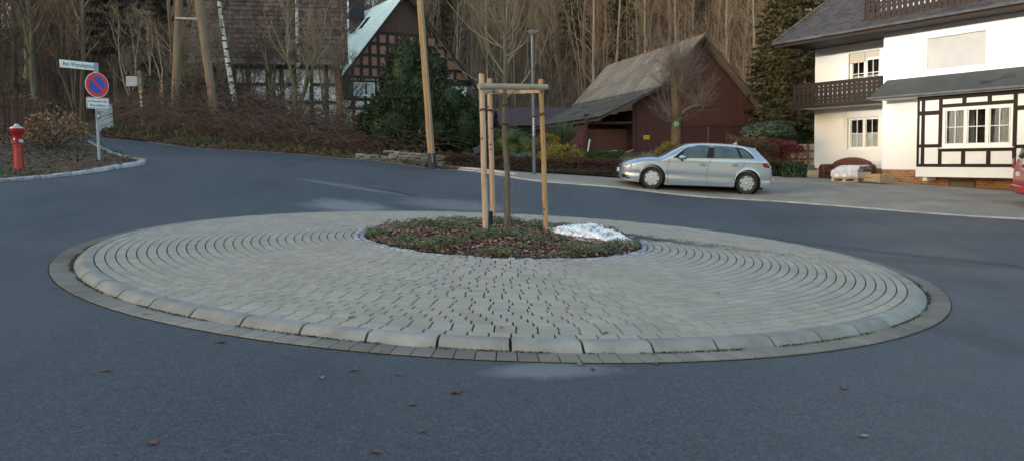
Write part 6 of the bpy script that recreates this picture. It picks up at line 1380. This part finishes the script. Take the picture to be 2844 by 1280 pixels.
# undergrowth: saplings and twigs
sg = []; n = 8000; xs_, ys_ = [], []
while len(xs_) < n:
    y = rg.uniform(41, 105); x = rg.uniform(-.72, .56) * y
    if hill(np.array([x]), np.array([y]))[0] > .3 or (x < -17 and y > 38): xs_.append(x); ys_.append(y)
zs_ = T(np.array(xs_), np.array(ys_))
for x, y, z in zip(xs_, ys_, zs_):
    l_ = rg.uniform(1.5, 5.5); d = np.array([rg.normal() * .18, rg.normal() * .18, 1.]); p_ = np.array([x, y, z - .1]); r_ = rg.uniform(.012, .028)
    for k in range(4):
        q_ = p_ + d / np.linalg.norm(d) * l_ / 4; sg.append((*p_, *q_, r_ * (1 - k / 5), r_ * (1 - (k + 1) / 5)))
        for _ in range(3 if k else 1):
            dd = d + rg.normal(size=3) * .55; dd[2] = abs(dd[2]); t_ = q_ + dd / np.linalg.norm(dd) * l_ * rg.uniform(.08, .2); sg.append((*q_, *t_, r_ * .35, .004)); 
            u_ = t_ + (dd + rg.normal(size=3) * .6) * l_ * .06; sg.append((*t_, *u_, .005, .003))
        p_ = q_; d = d + rg.normal(size=3) * .12
lf = [q_ for q_ in sg if q_[0] / q_[1] < -.38]; sg = [q_ for q_ in sg if q_[0] / q_[1] >= -.38]
tag(tube_obj('woodland_brush', lf, F['twigd']), kind='stuff', label='dark tangled brushwood in the woods at the left', cat='undergrowth')
m3 = len(sg) // 2
tag(tube_obj('hillside_saplings', sg[:m3], F['twigp']), kind='stuff', label='pale thin saplings and brushwood filling the wooded hillside', cat='undergrowth')
tag(tube_obj('hillside_brushwood', sg[m3:], F['twigr']), kind='stuff', label='reddish brown brushwood between the hillside trees', cat='undergrowth')
n = 60000; y = rg.uniform(44, 110, n); x = rg.uniform(-.72, .56, n) * y; ok = (hill(x, y) > .3) | (x < -17); x, y = x[ok], y[ok]; v, f_ = leaf_quads(np.stack([x, y, T(x, y) + rg.random(len(x)) ** 2 * .5], 1), rg.uniform(.05, .14, len(x)), None, 1, .6, rg)
tag(arr_mesh('hillside_leaf_litter', v, f_, M('hill_litter', (.19, .115, .070), (.12, .075, .05), .6, .9, island=.4, tint=(.05, .06, .02))), kind='stuff', label='fallen leaves and low growth on the forest floor', cat='leaf litter')

# ------------------------------------------------------------ cars
M_paint = M('silver_paint', (.37, .42, .50), rough=.27, metal=.62, spec=.5, coat=1.)
M_paintr = M('red_paint', (.36, .008, .018), rough=.4, metal=.0, spec=.4, coat=.25)
M_cglass = M('car_glass', (.012, .022, .022), rough=.04, spec=.8, coat=.5)
M_cglass2 = M('car_glass_side', (.055, .085, .085), (.03, .045, .045), 2.2, .06, spec=.9, coat=.4)
M_trim = M('black_trim', (.012, .012, .014), rough=.45)
M_tyre = M('tyre', (.022, .022, .023), (.03, .03, .03), 10, .85)
M_cap = M('wheel_cover', (.42, .44, .46), rough=.35, metal=.5)
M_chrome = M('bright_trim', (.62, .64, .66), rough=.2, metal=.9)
M_lampg = M('headlamp_glass', (.55, .6, .65), (.25, .28, .3), 12, .08, spec=.9, coat=1.)
M_tail = M('tail_lamp', (.28, .01, .02), (.16, .008, .012), 9, .12, spec=.8, coat=1.)
class Body:
    """car skin: side outline (top and bottom lines), plan width and tumblehome"""
    def __init__(s, top, bot, plan, belt, tumble, rr=.13, tuck=.05, n=2.5, arches=(), ra=.35, za=.325):
        s.arches, s.ra, s.za = arches, ra, za
        s.top = np.array(top); s.bot = np.array(bot); s.plan = np.array(plan); s.belt, s.tumble, s.rr, s.tuck, s.n = belt, tumble, rr, tuck, n
    def zt(s, x): return float(np.interp(x, s.top[:, 0], s.top[:, 1]))
    def zb(s, x): return float(np.interp(x, s.bot[:, 0], s.bot[:, 1]))
    def wside(s, x, z):
        w_ = float(np.interp(x, s.plan[:, 0], s.plan[:, 1]))
        w_ -= s.tumble * max(0, z - s.belt) ** 1.12
        mid = .52; w_ -= s.tuck * ((abs(z - mid) / .45) ** 2.2 if z < mid else 0) * .8
        w_ += -.012 * math.exp(-((z - .43) / .05) ** 2)
        return w_
    def y(s, x, z):
        zt = s.zt(x); zs = zt - s.rr
        if z <= zs: return s.wside(x, z)
        q = min(1, (z - zs) / s.rr); return s.wside(x, zs) * max(0, 1 - q ** s.n) ** (1 / s.n)
    def ztop(s, x, y):
        zt = s.zt(x); zs = zt - s.rr; w_ = s.wside(x, zs); return zs + s.rr * max(0, 1 - min(1, abs(y) / w_) ** s.n) ** (1 / s.n)
    def mesh(s, xs, nz=14, nc=12):
        rows = []
        for x in xs:
            zb, zt = s.zb(x), s.zt(x); zs = zt - s.rr; z1 = zb; yi = s.wside(x, zb) - .06
            for xc in s.arches:
                if abs(x - xc) < s.ra: z1 = max(zb, s.za + math.sqrt(s.ra ** 2 - (x - xc) ** 2)); yi = min(.60, yi)
                elif abs(x - xc) < s.ra + .004: yi = min(.60, yi)
            row = [(x, 0, zb), (x, yi, zb), (x, yi, z1)]; bump_ = 0
            for k in range(nz + 1):
                z = z1 + (zs - z1) * k / nz; row.append((x, s.wside(x, z) + (.008 if k == 0 and z1 > zb else 0), z))
            w_ = s.wside(x, zs)
            for k in range(1, nc + 1): a = k / nc * math.pi / 2; row.append((x, w_ * math.cos(a) ** (2 / s.n) if k < nc else 0, zs + s.rr * math.sin(a) ** (2 / s.n)))
            rows.append(row)
        m_ = len(rows[0]); b = MB()
        for row in rows: b.v += row
        for row in rows: b.v += [(x, -y, z) for x, y, z in row]
        n = len(rows)
        for side in (0, 1):
            o = side * n * m_
            for i in range(n - 1):
                for j in range(m_ - 1):
                    f_ = (o + i * m_ + j, o + i * m_ + j + 1, o + (i + 1) * m_ + j + 1, o + (i + 1) * m_ + j); b.f.append(f_ if side else f_[::-1])
        for e in (0, n - 1):
            b.f.append(tuple([e * m_ + j for j in range(m_)] + [n * m_ + e * m_ + j for j in range(m_ - 2, 0, -1)]))
        return b
    def panel(s, poly, off, step=.07, side=-1, thick=0.):
        """patch of skin from an outline in (x, z), offset outward"""
        P = dens(poly, step); A_ = np.array(P); x0, z0 = A_.min(0); x1, z1 = A_.max(0)
        X, Z = np.meshgrid(np.arange(x0, x1, step), np.arange(z0, z1, step)); X = X.ravel() + .003; Z = Z.ravel() + .004; ins = in_poly(X, Z, A_); G = np.stack([X[ins], Z[ins]], 1)
        if len(G):
            dm = np.min(np.hypot(G[:, None, 0] - A_[None, :, 0], G[:, None, 1] - A_[None, :, 1]), 1); G = G[dm > step * .4]
        v, e, f_, *_ = delaunay_2d_cdt([Vector(p) for p in P] + [Vector(p) for p in G], [], [list(range(len(P)))], 1, 1e-6)
        b = MB(); b.v = [(p[0], side * (s.y(p[0], p[1]) + off), p[1]) for p in v]; b.f = [tuple(q) for q in f_]; return b
    def top_panel(s, poly, off, step=.08):
        P = dens(poly, step); A_ = np.array(P); x0, z0 = A_.min(0); x1, z1 = A_.max(0)
        X, Z = np.meshgrid(np.arange(x0, x1, step), np.arange(z0, z1, step)); X = X.ravel() + .003; Z = Z.ravel() + .004; ins = in_poly(X, Z, A_); G = np.stack([X[ins], Z[ins]], 1)
        dm = np.min(np.hypot(G[:, None, 0] - A_[None, :, 0], G[:, None, 1] - A_[None, :, 1]), 1); G = G[dm > step * .4]
        v, e, f_, *_ = delaunay_2d_cdt([Vector(p) for p in P] + [Vector(p) for p in G], [], [list(range(len(P)))], 1, 1e-6)
        b = MB(); b.v = [(p[0] , p[1], s.ztop(p[0], p[1]) + off) for p in v]; b.f = [tuple(q) for q in f_]; return b
    def line(s, pts, wid, off, side=-1): 
        b = MB(); P = smooth_line(pts, .05)
        for i in range(len(P) - 1):
            (x0, z0), (x1, z1) = P[i], P[i + 1]; d = np.array([x1 - x0, z1 - z0]); d /= np.hypot(*d) + 1e-9; nx_, nz_ = -d[1] * wid / 2, d[0] * wid / 2
            b.face([(x0 + nx_, side * (s.y(x0, z0) + off), z0 + nz_), (x1 + nx_, side * (s.y(x1, z1) + off), z1 + nz_), (x1 - nx_, side * (s.y(x1, z1) + off), z1 - nz_), (x0 - nx_, side * (s.y(x0, z0) + off), z0 - nz_)])
        return b
def wheel(parent, x, y, z, r, side, rim, yaw=0., w_=.20, caps=7):
    wh = empty('wheel', (x, y, z), 0); wh.parent = parent; wh.rotation_euler = (0, 0, yaw); s_ = side
    pr = [(r * .64, 0), (r * .70, .005), (r * .90, -.004), (r * .975, .012), (r, .04), (r, w_ - .04), (r * .97, w_ - .01), (r * .7, w_)]
    b = MB(); b.lathe([(q, -s_ * h) for q, h in pr], (0, 0, 0), 40, 'y'); b.build('tyre', M_tyre, wh, smooth=True)
    b = MB(); R = r * .66; b.lathe([(R, 0.), (R * .97, s_ * .006), (R * .90, s_ * .004), (R * .55, s_ * .016), (R * .25, s_ * .012), (R * .2, s_ * .02), (.005, s_ * .022)], (0, 0, 0), 42, 'y'); rm = b.build('rim', rim, wh, smooth=True)
    b = MB()
    for k in range(caps):
        a = 2 * math.pi * (k + .5) / caps
        q = [(R * f_ * math.cos(a + d), s_ * (.0055 + .006 * (1 - f_) * 2.2 + .006), R * f_ * math.sin(a + d)) for f_, d in ((.95, -.21), (.95, .21), (.80, .17), (.80, -.17))]; b.face(q)
    for k in range(caps):
        a = 2 * math.pi * k / caps
        for d0 in (-.10, .10): b.face([(R * f_ * math.cos(a + d), s_ * .024, R * f_ * math.sin(a + d)) for f_, d in ((.30, d0 * 1.6), (.76, d0 * 1.1), (.76, d0 * 1.1 + .03), (.30, d0 * 1.6 + .05))])  # thin dark wedges paint the groove shading between the spokes
    b.build('slots_groove_shade', M_trim, rm)['kind'] = 'stuff'
    return wh
# the silver hatchback: profile taken in its own frame, x from the front bumper backwards, z from the ground
PX = 468.; ca, sa = math.cos(.0584), math.sin(.0584)
def cz(px, py, centre=False):
    dx, dy = px - 590., py - 853.; x = (dx * ca + dy * sa) / PX + .86; z = (dx * sa - dy * ca) / PX
    if centre: z = 1.07 + (z - 1.07) * 1.037
    return (x, z)
top = [cz(*p, True) for p in ((186, 600), (192, 570), (203, 545), (225, 512), (262, 487), (310, 468), (380, 447), (460, 431), (540, 423), (640, 418), (716, 424), (770, 398), (850, 356), (930, 316), (1000, 286), (1060, 266), (1120, 255), (1200, 249), (1300, 248), (1420, 251), (1540, 257), (1660, 266), (1780, 281), (1880, 299), (1955, 318), (1966, 326), (1985, 345), (2040, 405), (2090, 455), (2130, 490), (2146, 520), (2152, 575), (2166, 620), (2170, 680))]
top[0] = (.012, .62); bot = [(0, .30), (.05, .24), (.2, .20), (.5, .18), (1.25, .19), (3.2, .19), (3.9, .22), (4.15, .27), (4.28, .36)]
plan = [(0, .50), (.03, .62), (.08, .70), (.18, .78), (.35, .845), (.6, .875), (1.0, .885), (2., .892), (3.2, .89), (3.7, .875), (4.0, .84), (4.15, .79), (4.25, .72), (4.30, .60)]
car = Body(top, bot, plan, .93, .46, .15, .05, arches=(.86, 3.50), ra=.362)
xe = top[-1][0]
xs_c = sorted(set([.0, .01, .025, .05, .08, .12, .17] + list(np.linspace(.22, 4.1, 70)) + [4.14, 4.18, 4.21, 4.24, 4.26, 4.28] + [c_ + s_ * .362 * math.cos(a_) for c_ in (.86, 3.50) for s_ in (-1, 1) for a_ in np.linspace(0, 1.45, 16)] + [c_ + s_ * .3635 for c_ in (.86, 3.5) for s_ in (-1, 1)]))
cw0, cw1 = W(1808, 526, 21.5), W(2076, 541, 21.5)
cdir = (cw1 - cw0); cyaw = math.atan2(cdir.y, cdir.x) - .03; cpit = -math.atan2(cdir.z, math.hypot(cdir.x, cdir.y))
side_y = .79
root = empty('parked_car', (0, 0, 0), 0, 'silver five door hatchback parked at the edge of the driveway', 'car')
root.matrix_world = Matrix.Translation(cw0) @ Matrix.Rotation(cyaw, 4, 'Z') @ Matrix.Rotation(cpit, 4, 'Y') @ Matrix.Translation((-.86, side_y, 0))
bd = car.mesh(xs_c).build('body', M_paint, root, smooth=True)
WX = (.86, 3.50)
for x in WX:
    for s_ in (-1, 1):
        wheel(root, x, s_ * .80, .312, .312, s_, M_cap, D2R(-9) if x < 1 and s_ < 0 else 0.)
        b = MB(); b.lathe([(.358, s_ * .58), (.358, s_ * .83)][::s_], (x, 0, .325), 32, 'y'); b.f = b.f[:-2]; b.build('wheel_lining', M_trim, root)
gl = [cz(*p) for p in ((858, 449), (925, 398), (1000, 343), (1060, 311), (1120, 294), (1200, 287), (1360, 287), (1500, 293), (1640, 306), (1760, 324), (1800, 334), (1850, 372), (1890, 415), (1920, 461), (1500, 455), (1100, 450))]
for s_ in (-1, 1):
    car.panel(gl, .004, .07, s_).build('window_trim', M_trim, root, smooth=True)
    for pts in (((985, 447), (1010, 352), (1060, 322), (1120, 304), (1200, 296), (1345, 295), (1292, 447)), ((1392, 448), (1412, 297), (1500, 301), (1640, 317), (1690, 332), (1730, 454)), ((1768, 455), (1722, 334), (1785, 342), (1840, 382), (1895, 455))):
        car.panel([cz(*p) for p in pts], .009, .07, s_).build('side_window', M_cglass2, root, smooth=True)
    car.line([cz(*p) for p in ((850, 453), (1100, 455), (1500, 460), (1922, 466))], .016, .011, s_).build('window_strip', M_chrome, root)
    car.line([cz(*p) for p in ((858, 445), (930, 388), (1000, 336), (1060, 303), (1120, 286), (1200, 279), (1360, 279), (1500, 285), (1640, 297), (1760, 314), (1806, 328), (1858, 366), (1900, 412), (1930, 462))], .012, .010, s_).build('window_strip', M_chrome, root)
    b = MB()
    for pts in (((828, 458), (812, 500), (800, 560), (796, 770)), ((1355, 458), (1338, 500), (1320, 560), (1303, 640), (1300, 775)), ((1778, 462), (1792, 505), (1780, 540), (1700, 650), (1650, 720), (1600, 775))):
        q = car.line([cz(*p) for p in pts], .010, .0025, s_); o_ = len(b.v); b.v += q.v; b.f += [tuple(i + o_ for i in f_) for f_ in q.f]
    b.build('door_gaps', M_trim, root)['kind'] = 'stuff'
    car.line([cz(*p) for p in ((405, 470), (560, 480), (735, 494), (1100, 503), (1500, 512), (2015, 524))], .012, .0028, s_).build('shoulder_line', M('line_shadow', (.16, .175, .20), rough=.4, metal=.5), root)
    car.line([cz(*p) for p in ((805, 714), (1100, 712), (1580, 716))], .014, .012, s_).build('crease_highlight', M_chrome, root)  # painted highlight: bright strip in the trim colour along the lower door crease
    for xh in (1250, 1668):
        hx, hz = cz(xh, 532 if xh < 1400 else 540); car.panel([(hx - .075, hz - .025), (hx + .075, hz - .025), (hx + .06, hz + .028), (hx - .06, hz + .028)], .003, .03, s_).build('handle_recess_shade', M('line_shadow', (.16, .175, .20)), root)  # dark panel on the skin paints the recess shade behind the handle
        hx, hz = cz(xh, 540 if xh < 1400 else 548); yy = car.y(hx, hz); MB().tube([(hx - .10, s_ * (yy + .002), hz), (hx - .07, s_ * (yy + .035), hz + .004), (hx + .07, s_ * (yy + .035), hz), (hx + .10, s_ * (yy + .002), hz)], [.012, .017, .017, .012], 8).build('door_handle', M_paint, root, smooth=True)
    car.panel([cz(*p) for p in ((745, 772), (1200, 778), (1640, 788), (1640, 826), (1200, 808), (760, 796))], .022, .1, s_).build('sill', M_paint, root, smooth=True)
    hl_ = [cz(*p) for p in ((238, 522), (300, 516), (402, 520), (385, 545), (352, 572), (268, 562), (248, 548))]
    h_ = car.panel(hl_, .006, .04, s_).build('headlight', M_lampg, root, smooth=True); car.panel([cz(*p) for p in ((255, 528), (330, 524), (335, 540), (270, 548))], .009, .04, s_).build('lens', M_trim, h_, smooth=True)
    car.panel([cz(*p) for p in ((275, 532), (315, 530), (322, 545), (290, 552))], .012, .04, s_).build('reflector', M_frame, h_)
    car.panel([cz(*p) for p in ((212, 652), (292, 662), (312, 722), (215, 700))], .006, .04, s_).build('air_intake', M_trim, root, smooth=True); car.panel([cz(*p) for p in ((270, 676), (300, 680), (300, 690), (270, 686))], .012, .03, s_).build('fog_light', M_lampg, root)
    car.panel([cz(*p) for p in ((2016, 520), (2080, 517), (2140, 516), (2144, 560), (2120, 582), (2048, 577))], .007, .04, s_).build('tail_light', M_tail, root, smooth=True)
    mx_, mz_ = cz(968, 440); mx_ += .02; yy = car.y(mx_, .96); mi = empty('mirror', (mx_, s_ * (yy + .11), mz_ + .005)); mi.parent = root
    b = MB(); b.lathe([(.02, -.12), (.065, -.10), (.085, -.03), (.085, .05), (.06, .085), (.01, .095)], (0, 0, 0), 16, 'y'); mo = b.build('mirror_cap', M_paint, mi, smooth=True); mo.scale = (1.15, 1, .78)
    MB().tube([(0, -s_ * .02, -.05), (.02, -s_ * .10, -.09)], .028, 8).build('mirror_foot', M_trim, mi, smooth=True); MB().box(.07, .098, -.09, .07, -.05, .045, .01).build('mirror_glass', M_cglass, mi)
ws = [cz(722, 424, True)[0] + .03, cz(1052, 268, True)[0] - .01]
def halfw(x, k): return car.wside(x, car.zt(x) - car.rr) * k
b = car.top_panel([(ws[0], -.60), (ws[1], -.50), (ws[1], .50), (ws[0], .60)], .006); b.build('windscreen', M_cglass, root, smooth=True)
r0_, r1_ = cz(1985, 345, True)[0], cz(2085, 450, True)[0]; car.top_panel([(r0_, -.50), (r1_, -.58), (r1_, .58), (r0_, .50)], .006).build('rear_window', M_cglass, root, smooth=True)
sx, sz = cz(1962, 322, True); b = MB(); b.v = [(sx - .28, -.50, sz + .012), (sx - .28, .50, sz + .012), (sx + .05, .52, sz - .012), (sx + .05, -.52, sz - .012), (sx - .28, -.5, sz - .02), (sx - .28, .5, sz - .02), (sx + .02, .52, sz - .04), (sx + .02, -.52, sz - .04)]; b.f = [(0, 1, 2, 3), (7, 6, 5, 4), (3, 2, 6, 7), (0, 3, 7, 4), (1, 5, 6, 2), (0, 4, 5, 1)]; b.build('spoiler', M_paint, root, smooth=True, bevel=.008)
sx, sz = cz(1760, 276, True); b = MB(); b.prism([(sx - .09, sz - .005), (sx + .07, sz - .01), (sx + .055, sz + .075), (sx + .03, sz + .07)], -.012, .012); b.build('antenna_fin', M_paint, root)
MB().box(.002, .03, -.36, .36, .42, .63).build('grille', M_trim, root); MB().box(-.008, .001, -.26, .26, .44, .55).build('number_plate', M_sw, root); MB().box(.0, .04, -.42, .42, .24, .34).build('lower_grille', M_trim, root)
b = MB(); b.box(4.20, 4.30, -.26, .26, .70, .81).build('number_plate', M_sw, root); b = MB(); b.box(.5, 4.0, -.6, .6, .15, .28).build('underbody', M_trim, root)
b = MB(); b.tube([(4.12, -.76, .40), (4.26, -.5, .40)], .012, 5).build('bumper_seam', M_trim, root)

# the red van, mostly beyond the right edge
vt = [(0, .55), (.02, .95), (.10, 1.25), (.30, 1.72), (.42, 1.88), (.6, 1.95), (2., 1.98), (3.2, 1.93), (3.6, 1.80), (4.2, 1.22), (4.7, 1.05), (4.9, .85), (4.95, .6)]
vb_ = [(0, .34), (.1, .27), (.6, .24), (4.5, .24), (4.9, .32)]; vp_ = [(0, .86), (.04, .92), (.15, .95), (1., .955), (4., .95), (4.6, .88), (4.95, .62)]
van = Body(vt, vb_, vp_, 1.05, .16, .14, .05, arches=(.95, 3.95), ra=.40, za=.35)
q = W(2938, 580, 18.6); vr = empty('parked_van', (0, 0, 0), 0, 'red van cut off by the right edge of the photo, tail lamp showing', 'van')
vyaw = math.atan2(-.42, .9); vr.matrix_world = Matrix.Translation(q) @ Matrix.Rotation(vyaw, 4, 'Z') @ Matrix.Rotation(.02, 4, 'Y') @ Matrix.Translation((-.72, .88, 0))
vb2 = van.mesh(sorted(set([0, .01, .02, .04, .07] + list(np.linspace(.1, 4.8, 60)) + [4.85, 4.9, 4.93, 4.95] + [c_ + s_ * .40 * math.cos(a_) for c_ in (.95, 3.95) for s_ in (-1, 1) for a_ in np.linspace(0, 1.45, 12)]))).build('body', M_paintr, vr, smooth=True)
for x in (.95, 3.95):
    for s_ in (-1, 1): wheel(vr, x, s_ * .86, .33, .33, s_, M_cap)
for s_ in (-1, 1):
    van.panel([(.02, .92), (.10, .92), (.15, 1.22), (.10, 1.27), (.06, 1.15)], .006, .04, s_).build('tail_light', M_tail, vr, smooth=True); van.panel([(.015, .86), (.13, .86), (.13, .90), (.018, .90)], .007, .04, s_).build('reflector', M_frame, vr)
    van.panel([(.45, 1.12), (1.9, 1.12), (1.9, 1.68), (.62, 1.68)], .005, .1, s_).build('side_window', M_cglass2, vr, smooth=True); van.panel([(2.0, 1.12), (3.85, 1.12), (3.45, 1.68), (2.0, 1.68)], .005, .1, s_).build('side_window', M_cglass2, vr, smooth=True)
b = MB(); b.face([(.085, -.72, 1.18), (.085, .72, 1.18), (.275, .66, 1.70), (.275, -.66, 1.70)]); o = b.build('rear_window', M_cglass, vr); o.location = (-.03, 0, 0)
MB().box(-.05, .12, -.90, .90, .33, .52, .03).build('bumper', M_paintr, vr, smooth=True); MB().box(-.02, .005, -.26, .26, .75, .86).build('number_plate', M_sw, vr)
for s_ in (-1, 1): MB().box(-.022, .02, s_ * .80 - .09, s_ * .80 + .09, .92, 1.20, .01).build('tail_light', M_tail, vr)
